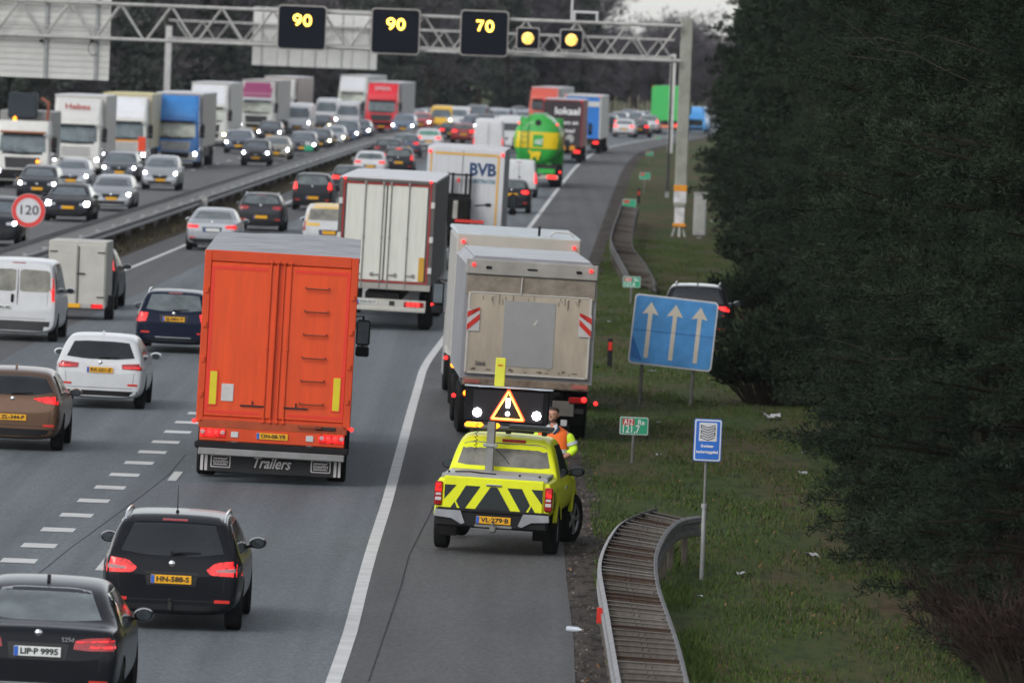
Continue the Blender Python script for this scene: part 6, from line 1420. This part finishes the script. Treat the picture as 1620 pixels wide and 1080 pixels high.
onc(('minivan', PW), 722, 208, 'white oncoming van right of the yellow van', 'delivery_van', 'van', front=dict(hm=HEADY, hz=.8))
onc(('minivan', paint('van_grey', (.12, .14, .16), .3, .4)), 750, 204, 'grey oncoming van right of the far white van', 'delivery_van', 'van', front=dict(hm=HEADY, hz=.8))
random.seed(41); cols = [BLU, DGR, SIL, BLK, PW, paint('far_red', (.35, .03, .03)), MC['paint_mid_grey'], MC['paint_sky_blue_grey'], MC['paint_steel_grey']]
far = [(664, 207, 5), (655, 201, 0), (610, 203, 1), (672, 199, 6), (708, 198, 3), (735, 197, 7), (762, 203, 1), (640, 200, 7), (780, 197, 6), (796, 199, 0), (816, 197, 1), (825, 202, 2), (590, 204, 6), (745, 211, 0), (765, 214, 3), (958, 207, 3), (975, 203, 6), (943, 203, 7), (990, 202, 0), (1022, 203, 1), (583, 201, 2), (598, 199, 7), (618, 199, 0), (628, 204, 6), (649, 206, 7), (684, 200, 8), (698, 202, 2), (718, 201, 0), (728, 199, 6), (771, 199, 7), (788, 203, 2), (805, 199, 8), (835, 199, 0), (845, 202, 7), (930, 203, 6), (935, 208, 2), (1000, 203, 8), (1012, 202, 7)]
for i, (px, py, ci) in enumerate(far):
    st_ = ('hatch', 'wagon', 'mpv', 'sedan')[i % 4]; cn = ('blue-grey', 'dark grey', 'silver', 'black', 'white', 'red', 'grey', 'light blue-grey', 'steel-grey')[ci]
    o = make_car(st_, cols[ci], front=dict(hm=(HEAD, HEADY)[i % 2]), name='distant_car', detail=False); place(o, px, py, True); tag(o, 'distant oncoming %s car in the tail of the queue' % cn, 'car', 'far %s cars of the queue' % cn)
for px, py, st_, col, l_ in ((986, 218, 'sedan', PW, 'white saloon with lit tail lights at the far bend'), (1010, 218, 'hatch', BLK, 'black car beside the white saloon at the far bend'), (1025, 212, 'mpv', SIL, 'silver car with red lamps left of the green lorry'), (959, 213, 'mpv', BLU, 'dark blue car left of the white saloon at the far bend'),
                             (712, 226, 'hatch', DGR, 'dark car above the BVB lorry roof left of the tall white van'), (732, 228, 'hatch', paint('dull_red', (.25, .03, .03)), 'dull red car above the BVB lorry roof')):
    rearcar(st_, col, px, py, l_, 'car', lit=TAILHOT)
# oncoming lorries
def lorryF(px, py, label, cabm, boxm, H=4.0, Lb=13.6, W=2.55, hi=3.0, zr=3.85, z0=1.1, roofm=None, name='lorry', **k):
    root = empty(name); cargo(root, 0, Lb, W, z0, H, boxm, roofm or ROOFW); chassis(root, .1, Lb+1.6); lorry_wheels(root, (1.8, 3.1, 4.4, Lb-1.0, Lb+1.5) if Lb > 10 else (1.6, Lb+1.3))
    for s_ in (-1, 1): M().box((s_*1.18, Lb*.5, .8), (.06, Lb*.42, .5), .02).build('side_guard', CHAS, root)
    cab(root, Lb+.2, Lb+2.6, 2.5, zr, cabm, hi=hi, **k); root['L'] = Lb+2.6; place(root, px, py, True); setc(root, label, 'lorry'); return root
CW = paint('cab_white2', (.56, .56, .53)); GB_ = mat('box_grey', (.26, .26, .25), .5, var=.12); DEF = mat('deflector_white', (.52, .52, .50), .45, var=.05)
SCR = mat('screen_sky', (.10, .13, .14), .12, var=.5, scale=1.3, coat=.4); SCRY = mat('screen_pale', (.36, .38, .32), .15, var=.6, scale=1.1, coat=.3)  # lorry windscreens: reflected brightness is put into the base colour
root = empty('tipper_lorry'); chassis(root, 0, 7); lorry_wheels(root, (1.4, 2.7, 6.0, 7.8)); cab(root, 6.6, 8.8, 2.5, 3.06, CW, hi=3.04, screen=SCR, lamps=HEAD, grille=BLACKPL, bumper=BLACKPL, visor=mat('visor_orange', (.30, .12, .06), .5, var=.2))
M().box((.1, 3.0, 2.4), (2.4, 5.6, 2.2), .05).build('tipper_body', GB_, root); M().box((.25, 6.0, 3.75), (1.3, .9, 1.15), .05).build('crane_housing', mat('crane_dark', (.015, .022, .03), .5, var=.2), root); M().tube([(-.9, 6.2, 3.1), (-.95, 6.3, 3.9), (-.6, 6.2, 4.1)], .08, 6).build('crane_arm', mat('crane_rust', (.25, .08, .05), .6, var=.2), root)
M().lathe([(0, .09), (.14, .08), (.2, .001)], (.45, 8.0, 3.07), 'z', 10).build('beacon', AMBER, root); M().lathe([(-.02, .08), (.06, .001)], (-.72, 8.95, 1.25), 'y', 10).build('indicator', AMBER, root)
root['L'] = 8.8; place(root, 33, 299, True); setc(root, 'white tipper lorry with dark crane housing and amber beacon at the far left', 'lorry')
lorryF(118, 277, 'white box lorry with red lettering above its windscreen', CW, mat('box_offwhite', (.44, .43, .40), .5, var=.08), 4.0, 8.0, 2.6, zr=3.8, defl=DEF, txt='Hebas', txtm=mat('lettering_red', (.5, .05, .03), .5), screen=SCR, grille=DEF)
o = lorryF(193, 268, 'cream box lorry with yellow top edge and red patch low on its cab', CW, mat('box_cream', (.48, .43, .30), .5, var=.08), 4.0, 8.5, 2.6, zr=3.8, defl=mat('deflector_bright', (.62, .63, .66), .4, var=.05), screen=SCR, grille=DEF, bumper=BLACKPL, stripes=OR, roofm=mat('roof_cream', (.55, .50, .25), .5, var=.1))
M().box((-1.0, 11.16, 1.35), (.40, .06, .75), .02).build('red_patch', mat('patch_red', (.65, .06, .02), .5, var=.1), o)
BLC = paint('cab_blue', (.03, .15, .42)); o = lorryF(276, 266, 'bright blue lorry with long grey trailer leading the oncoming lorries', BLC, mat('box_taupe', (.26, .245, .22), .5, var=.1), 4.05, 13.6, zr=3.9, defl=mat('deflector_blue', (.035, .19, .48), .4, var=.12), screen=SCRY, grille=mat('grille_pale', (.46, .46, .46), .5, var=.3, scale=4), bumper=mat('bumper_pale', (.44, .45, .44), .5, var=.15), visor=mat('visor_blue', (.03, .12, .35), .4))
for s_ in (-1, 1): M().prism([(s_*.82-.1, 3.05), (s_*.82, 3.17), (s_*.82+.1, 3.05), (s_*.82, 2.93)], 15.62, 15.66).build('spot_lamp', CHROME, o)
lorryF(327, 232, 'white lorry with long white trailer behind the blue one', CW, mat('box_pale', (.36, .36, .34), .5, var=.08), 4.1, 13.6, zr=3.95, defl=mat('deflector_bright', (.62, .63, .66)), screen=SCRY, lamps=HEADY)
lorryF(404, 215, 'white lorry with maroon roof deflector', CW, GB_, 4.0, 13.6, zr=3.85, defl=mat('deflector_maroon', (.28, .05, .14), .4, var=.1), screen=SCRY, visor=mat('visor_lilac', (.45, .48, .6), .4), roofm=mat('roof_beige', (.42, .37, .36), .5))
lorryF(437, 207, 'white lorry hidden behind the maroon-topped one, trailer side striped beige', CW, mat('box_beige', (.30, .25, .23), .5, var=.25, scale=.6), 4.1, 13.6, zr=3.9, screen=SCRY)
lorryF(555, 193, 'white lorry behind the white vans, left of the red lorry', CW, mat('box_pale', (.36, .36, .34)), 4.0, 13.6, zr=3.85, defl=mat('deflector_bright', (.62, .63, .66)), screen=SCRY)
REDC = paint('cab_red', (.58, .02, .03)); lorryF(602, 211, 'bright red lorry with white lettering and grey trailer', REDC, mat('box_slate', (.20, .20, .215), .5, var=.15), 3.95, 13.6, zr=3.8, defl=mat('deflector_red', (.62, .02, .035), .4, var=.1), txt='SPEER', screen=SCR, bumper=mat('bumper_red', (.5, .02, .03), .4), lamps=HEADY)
lorryF(858, 204, 'salmon red lorry cab with grey trailer rising behind the dark red lorry', paint('cab_salmon', (.55, .09, .06)), mat('box_grey2', (.24, .25, .26), .5, var=.2), 3.6, 13.6, hi=2.9, zr=3.5, screen=GLASS)
# ============================================================ plants
rng = np.random.default_rng(5)
def rnd_unit(n):
    v = rng.normal(size=(n, 3)); return v/np.linalg.norm(v, axis=1)[:, None]
def leaf_quads(base, dirs, ln, wd):
    n = len(base); side = np.cross(dirs, rnd_unit(n)); side /= np.linalg.norm(side, axis=1)[:, None]+1e-9
    tip = base+dirs*ln[:, None]; w_ = side*wd[:, None]; mid = base+dirs*(ln*.5)[:, None]
    return np.stack([base-w_*.35, mid+w_, tip, mid-w_*.9], axis=1)
NEED = mat('pine_needles', (.005, .009, .007), .8, var=.3, scale=.5, col2=(.034, .048, .028), spec=.08, detail=4); NEED2 = mat('pine_needles_hazed', (.048, .064, .054), .8, var=.5, scale=.25, col2=(.088, .094, .076), spec=.1)  # far needles lightened, distance haze put into their colour
BARKN = mat('bark_dark', (.016, .014, .011), .95, var=.4, scale=3, spec=.05)
BARK = mat('bark', (.045, .034, .026), .9, var=.35, scale=5); TWIG = mat('bare_twigs_hazed', (.085, .075, .085), .9, var=.3, scale=.3, col2=(.125, .112, .120), spec=.1)  # twigs of the far wood are paler, with haze put into the colour
def limb_mesh(segs, n=5):
    mm = M()
    for pts, r0, r1 in segs: mm.tube(pts, [r0+(r1-r0)*i/(len(pts)-1) for i in range(len(pts))], n, caps=False)
    return mm
def pine(seed, H, R, whorl=.42, nb=6, twigs=11, need=36, nl=.085, nw=.010, base_z=.3, low=True, spread=1.):
    global rng
    rng = np.random.default_rng(seed); random.seed(seed)
    segs = [([Vector((.12*math.sin(z*.5+seed), .1*math.cos(z*.4), z)) for z in np.linspace(0, H, 10)], .16, .03)]
    B, D = [], []
    z = base_z
    while z < H-.2:
        f = z/H; Lr = R*(1-f)**.6*(.75+.5*random.random())*(1 if not low else min(1, .55+f*2.2))
        for k in range(nb):
            if random.random() < .12: continue
            az = random.random()*6.283; L_ = Lr*(.55+.6*random.random()); up = .18-.30*random.random(); el = up
            p0 = Vector((0, 0, z)); dr = Vector((math.cos(az), math.sin(az), el)).normalized()
            pts = [p0+dr*L_*t+Vector((0, 0, .10*L_*t*t*(1 if f > .5 else -.3))) for t in (0, .35, .7, 1)]
            segs.append((pts, .022+.008*L_, .005))
            for j in range(twigs):
                t = .3+.7*(j+random.random())/twigs; q = p0+dr*L_*t+Vector((0, 0, .10*L_*t*t*(1 if f > .5 else -.3)))
                sd_ = Vector((-dr.y, dr.x, random.uniform(-.3, .5)))*random.choice((-1, 1)); sl = random.uniform(.2, .65)*(1.2-t*.6)*spread
                e = q+sd_*sl+dr*random.uniform(0, .25)
                for m_ in range(2):
                    c = q.lerp(e, .45+.5*m_); B.append(c); D.append((e-q).normalized()*.6+dr*.5+Vector((0, 0, .35)))
        z += whorl*random.uniform(.7, 1.3)
    B = np.array([tuple(b) for b in B]); D = np.array([tuple(d.normalized()) for d in D]); n = len(B)
    B = np.repeat(B, need, 0)+rng.normal(scale=.055, size=(n*need, 3)); D = np.repeat(D, need, 0)*.8+rnd_unit(n*need)*.75; D /= np.linalg.norm(D, axis=1)[:, None]
    q = leaf_quads(B, D, nl*rng.uniform(.6, 1.3, n*need), nw*rng.uniform(.7, 1.4, n*need))
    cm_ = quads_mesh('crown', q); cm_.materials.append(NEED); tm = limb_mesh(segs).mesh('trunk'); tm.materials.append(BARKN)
    dw = M()
    for k in range(3):
        z = random.uniform(.8, H*.8); az = random.random()*6.28; L_ = R*random.uniform(.7, 1.12); dr = Vector((math.cos(az), math.sin(az), random.uniform(-.1, .5))).normalized(); p0 = Vector((0, 0, z)); pt = [p0, p0+dr*L_*.5, p0+dr*L_*.8+Vector((0, 0, random.uniform(-.2, .2))), p0+dr*L_+Vector((0, 0, random.uniform(-.3, .3)))]
        pt = [q_+Vector((random.uniform(-.08, .08), random.uniform(-.08, .08), random.uniform(-.1, .1))) for q_ in dense(pt, .35)]; dw.tube(pt, [.012-.010*i_/(len(pt)-1) for i_ in range(len(pt))], 5); dw.tube([pt[2], pt[2]+Vector((random.uniform(-.4, .4), random.uniform(-.4, .4), .3))], [.007, .003], 4)
    dm = dw.mesh('bare_branch'); dm.materials.append(mat('bare_branch', (.040, .032, .026), .9, var=.3))
    return cm_, tm, dm
def bush(seed, H, R, n, m_, nl=.1, nw=.012, flat=1.):
    global rng
    rng = np.random.default_rng(seed); random.seed(seed); segs = []; B = []; D = []
    for k in range(n):
        az = random.random()*6.283; sp_ = random.random()**.6; e = Vector((math.cos(az)*R*sp_, math.sin(az)*R*sp_, H*(.55+.45*random.random())*(1-.35*sp_*flat)))
        p0 = Vector((math.cos(az)*R*.45*sp_, math.sin(az)*R*.45*sp_, 0)); mid = p0.lerp(e, .5)+Vector((random.uniform(-.1, .1), random.uniform(-.1, .1), .1))
        segs.append(([p0, mid, e], .012, .003))
        for t in range(7):
            c = mid.lerp(e, t/6); B.append(tuple(c)); d = (e-mid).normalized()*.7+Vector((random.uniform(-1, 1), random.uniform(-1, 1), random.uniform(-.2, .8)))*.6; D.append(tuple(d.normalized()))
    B = np.repeat(np.array(B), 4, 0); D = np.repeat(np.array(D), 4, 0)+rnd_unit(len(B))*.5; D /= np.linalg.norm(D, axis=1)[:, None]
    q = leaf_quads(B+rng.normal(scale=.03, size=B.shape), D, nl*rng.uniform(.6, 1.8, len(B)), nw*rng.uniform(.6, 1.3, len(B)))
    c_ = quads_mesh('foliage', q); c_.materials.append(m_); s_ = limb_mesh(segs, 4).mesh('stems'); s_.materials.append(BARK); return c_, s_
def plant(name, meshes, loc, rz, sc, label, cat, group=None, names=('crown', 'trunk', 'bare_branch')):
    r = empty(name); tag(r, label, cat, group); r.location = loc; r.rotation_euler = (0, 0, rz); r.scale = (sc, sc, sc) if not isinstance(sc, tuple) else sc
    for nm, me in zip(names, meshes): o = bpy.data.objects.new(nm, me); C.objects.link(o); o.parent = r
    return r
PN = [pine(11, 11.5, 2.9), pine(12, 12.5, 3.1), pine(13, 10.5, 2.7)]
PF = [pine(21, 12.5, 3.4, .55, 6, 9, 12, .17, .03), pine(22, 13.5, 3.2, .6, 6, 9, 12, .17, .03)]
random.seed(17)
def tx(d):
    T = [(88, 6.9), (105, 6.75), (130, 6.7), (150, 7.1), (180, 8.4), (215, 9.3), (250, 9.7), (300, 10.2), (340, 10.6), (420, 11.8), (480, 14.2), (600, 20), (700, 29)]
    for (a, xa), (b, xb) in zip(T, T[1:]):
        if d <= b: return xa+(xb-xa)*(d-a)/(b-a)
    return T[-1][1]
lab = {0: 'big dark pine at the lower right whose long low branch reaches over the grass', 3: 'dark pine in the front row behind the one with the long low branch'}
d = 104.; i = 0
while d < 470:
    near = d < 260; ms = random.choice(PN if near else PF)
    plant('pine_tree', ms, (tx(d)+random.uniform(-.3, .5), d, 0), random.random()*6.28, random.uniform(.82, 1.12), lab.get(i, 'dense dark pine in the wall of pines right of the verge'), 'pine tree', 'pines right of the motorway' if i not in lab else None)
    d += 4.2 if d < 200 else 5.8; i += 1
d = 112.
while d < 480:
    for k in range(1, 3):
        x = tx(d)+3.2*k+random.uniform(-.5, .5)
        if x > 6.2/101*d+4.5: continue
        plant('pine_tree', random.choice(PN[:2] if d < 200 else PF), (x, d+random.uniform(-1, 1), 0), random.random()*6.28, random.uniform(.95, 1.2), 'dense dark pine in the wall of pines right of the verge', 'pine tree', 'pines right of the motorway')
    d += 4.6 if d < 220 else 7.
for k in range(9):
    d = 490+k*20; plant('pine_tree', random.choice(PF), (tx(d)+random.uniform(0, 3), d, 0), random.random()*6.28, 1.1, 'dense dark pine in the wall of pines right of the verge', 'pine tree', 'pines right of the motorway')
# bushes
BUSHM = mat('bush_dark', (.012, .020, .010), .85, var=.4, scale=1.5, spec=.15); REDTW = mat('red_twigs', (.026, .016, .014), .85, var=.35, scale=2, spec=.15)
b = bush(31, 1.7, 1.5, 300, REDTW, .16, .008)
plant('bare_bush', b, (gp(1640, 1075).x, 101.0, 0), .3, 1., 'reddish brown leafless thicket in the bottom right corner', 'bush', None, ('foliage', 'stems'))
plant('bare_bush', b, (gp(1610, 1040).x-.05, 106.0, 0), 1.8, 1.02, 'leafless brown thicket just behind the corner thicket under the pines', 'bush', None, ('foliage', 'stems'))
b = bush(32, 1.7, 1.7, 420, BUSHM, .13, .028)
for (px, py, s_, l_) in ((1232, 640, 1.0, 'round dark bush at the edge of the pines beside the arrow sign'), (1262, 600, 1.15, 'dark bush behind the round bush at the edge of the pines'), (1235, 520, 1.2, 'dark bush below the pines right of the parked car'),
                         (1225, 440, 1.2, 'dark bush at the pine edge above and right of the parked car'), (1215, 365, 1.1, 'dark bush at the pine edge right of the roadside cabinet')):
    plant('bush', b, gp(px, py), px, s_, l_, 'bush', None, ('foliage', 'stems'))
# far wood: each tree with crown and trunk
def baretree(seed, H, R):
    global rng
    rng = np.random.default_rng(seed); random.seed(seed); segs = [([Vector((0, 0, 0)), Vector((.1, 0, H*.5)), Vector((0, .1, H*.8))], .22, .06)]; B = []; D = []
    for k in range(60):
        z = H*random.uniform(.12, .8); az = random.random()*6.28; L_ = R*random.uniform(.5, 1.1); dr = Vector((math.cos(az), math.sin(az), random.uniform(.3, 1.3))).normalized()
        segs.append(([Vector((0, 0, z)), Vector((0, 0, z))+dr*L_*.5, Vector((0, 0, z))+dr*L_+Vector((0, 0, .3))], .06, .015))
        for j in range(30):
            c = Vector((0, 0, z))+dr*L_*random.uniform(.3, 1.1)+Vector((random.gauss(0, .45), random.gauss(0, .45), random.gauss(0, .45))); B.append(tuple(c)); v = dr+Vector((random.uniform(-1, 1), random.uniform(-1, 1), random.uniform(-.4, 1))); D.append(tuple(v.normalized()))
    B = np.repeat(np.array(B), 3, 0); D = np.repeat(np.array(D), 3, 0)+rnd_unit(len(B))*.6; D /= np.linalg.norm(D, axis=1)[:, None]
    q = leaf_quads(B, D, rng.uniform(.4, 1.1, len(B)), rng.uniform(.03, .06, len(B))); c_ = quads_mesh('crown', q); c_.materials.append(TWIG); t_ = limb_mesh(segs, 4).mesh('trunk'); t_.materials.append(BARK); return c_, t_
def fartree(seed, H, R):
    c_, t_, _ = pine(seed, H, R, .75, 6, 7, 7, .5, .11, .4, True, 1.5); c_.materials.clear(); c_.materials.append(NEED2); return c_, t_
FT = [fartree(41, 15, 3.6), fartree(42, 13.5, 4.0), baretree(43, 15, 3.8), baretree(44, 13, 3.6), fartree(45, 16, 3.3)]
random.seed(23)
GW = 'trees of the wood beyond the far bend'
FW = ('dark evergreen tree in the wood beyond the traffic', 'leafless brownish tree in the wood beyond the traffic')
def ftree(x, y, sc, kinds):
    k = random.choice(kinds); s_ = sc*random.uniform(.88, 1.12)
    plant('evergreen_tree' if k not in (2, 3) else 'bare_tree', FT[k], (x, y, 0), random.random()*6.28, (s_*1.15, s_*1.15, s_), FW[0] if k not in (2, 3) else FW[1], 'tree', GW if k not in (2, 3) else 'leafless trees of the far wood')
for row in range(3):                                         # across the far end
    px = -40+row*14
    while px < 1180:
        Yd = 872+row*9+random.uniform(-3, 3); q = at(px, 120, Yd)
        sc = 1.02 if px < 870 else (.86 if px < 940 else .64)
        sc *= (1, 1.06, 1.1)[row]
        kinds = [0, 1, 4, 0, 1, 2] if px < 640 else [0, 2, 3, 1, 3] if px < 900 else [2, 3, 3, 2, 0]
        ftree(q.x, Yd, sc, kinds); px += random.uniform(36, 50)
for row in range(2):                                         # left of the opposite carriageway
    Y = 520+row*9
    while Y < 860:
        X = edge(Y)-35-row*5-random.uniform(0, 3)
        ftree(X, Y, random.uniform(.85, 1.05), [0, 1, 4, 0, 1, 2, 3]); Y += random.uniform(13, 19)
# ------------------------------------------------------------ grass, leaves
def scatter(name, n, fn, ln, wd, m_, lean=.5, seed=1):
    global rng
    rng = np.random.default_rng(seed); P_ = fn(n); n = len(P_); d_ = rnd_unit(n)*lean; d_[:, 2] = np.abs(d_[:, 2])+.8; d_ /= np.linalg.norm(d_, axis=1)[:, None]
    q = leaf_quads(P_, d_, rng.uniform(*ln, n), rng.uniform(*wd, n)); o = obj(name, quads_mesh(name, q), m_); tag(o, kind='stuff'); return o
EV = np.array([edge(y) for y in range(0, 1001)])
def verge(n, y0, y1, o0, o1, pw=1.0):
    y = y0+(y1-y0)*rng.uniform(0, 1, n)**1.25; off = o0+(o1-o0)*rng.uniform(0, 1, n)**pw
    return np.stack([EV[y.astype(int)]+off, y, np.zeros(n)], 1)
def clumpy(P_, f=.35, th=.0):
    k = np.sin(P_[:, 0]*2.3+np.sin(P_[:, 1]*.31)*2)+np.sin(P_[:, 1]*.47+P_[:, 0]*1.1)+np.sin(P_[:, 0]*5.1-P_[:, 1]*.9)*.6+rng.normal(scale=f, size=len(P_)); return P_[k > th]
GB = mat('grass_blade', (.030, .052, .012), .7, var=.45, scale=.5, col2=(.080, .120, .028), spec=.12); GBD = mat('dry_grass', (.12, .098, .056), .8, var=.4, scale=.8, spec=.1)
tag(scatter('grass', 170000, lambda n: clumpy(verge(n, 96, 330, 3.35, 11, 1.2), .9, -.3), (.04, .12), (.006, .013), GB, .6, 2), 'short uneven green grass over the verge', 'grass')
tag(scatter('dry_grass', 60000, lambda n: clumpy(verge(n, 96, 330, 3.3, 11, 1.0), .9, .2), (.03, .10), (.005, .012), GBD, .8, 3), 'dry straw-coloured grass in patches of the verge', 'grass')
tag(scatter('tufted_grass', 16000, lambda n: clumpy(verge(n, 96, 128, 3.3, 4.6), .7, .3), (.08, .2), (.008, .016), GB, .6, 4), 'taller grass tufts around the curved guardrail', 'grass')
o = scatter('fallen_leaves', 1300, lambda n: clumpy(verge(n, 96, 240, 2.95, 9), 1.2, .3)+np.array([0, 0, .03]), (.03, .07), (.012, .022), LEAF, 3, 5); tag(o, 'brown fallen leaves scattered on the verge', 'leaves')
o = scatter('roadside_rubble', 900, lambda n: verge(n, 96, 150, 2.88, 3.55)+np.array([0, 0, .01]), (.015, .05), (.012, .03), mat('rubble', (.16, .14, .12), .9, var=.5, scale=12), 3, 6); tag(o, 'small stones and rubble along the shoulder edge', 'rubble')
tag(scatter('median_weeds', 26000, lambda n: verge(n, 225, 620, -15.1, -12.4)+np.array([0, 0, .10]), (.08, .28), (.015, .04), mat('median_weed', (.050, .046, .022), .9, var=.5, scale=.7, col2=(.085, .066, .045)), .8, 7), 'low brown weeds and stalks covering the median', 'weeds')
# pale dead branch in the pine wall
for (pts, l_) in (([(1546, 262), (1550, 284), (1572, 291), (1590, 298)], 'crooked pale dead branch sticking out of the pine wall at the right edge'), ([(1597, 35), (1598, 55), (1601, 70), (1608, 60), (1620, 48)], 'forked pale dead branch near the top right corner')):
    r0 = at(*pts[0], 138.); mm = M(); mm.tube([at(x, y, 138.+i*.12)-r0 for i, (x, y) in enumerate(pts)], [.006, .013, .017, .02, .012][:len(pts)], 6, caps=True)
    for i in range(1, len(pts)-1):
        q = at(*pts[i], 138.+i*.12)-r0; mm.tube([q, q+Vector((.08, .05, .14*(-1)**i)), q+Vector((.2, .1, .22*(-1)**i))], [.008, .006, .003], 5)
    o = mm.build('dead_branch', mat('dead_wood', (.19, .16, .14), .9, var=.3), None, 40); o.location = r0; tag(o, l_, 'branch')

# ------------------------------------------------------------ the air
hz = M().add([(x, y, z) for x in (-705, 905) for y in (-65, 2605) for z in (-1, 24)], [(0, 1, 3, 2), (4, 6, 7, 5), (0, 4, 5, 1), (2, 3, 7, 6), (0, 2, 6, 4), (1, 5, 7, 3)])
hm = bpy.data.materials.new('haze'); hm.use_nodes = True; n_ = hm.node_tree; n_.nodes.remove(n_.nodes['Principled BSDF']); vp = n_.nodes.new('ShaderNodeVolumePrincipled')
vp.inputs['Color'].default_value = (.80, .86, .95, 1); vp.inputs['Density'].default_value = .00004; n_.links.new(vp.outputs[0], n_.nodes['Material Output'].inputs['Volume'])
tag(hz.build('haze', hm), 'faint pale haze filling the air over the motorway', 'haze', None, 'stuff')
for o in bpy.data.objects:
    if 'L' in o.keys(): del o['L']
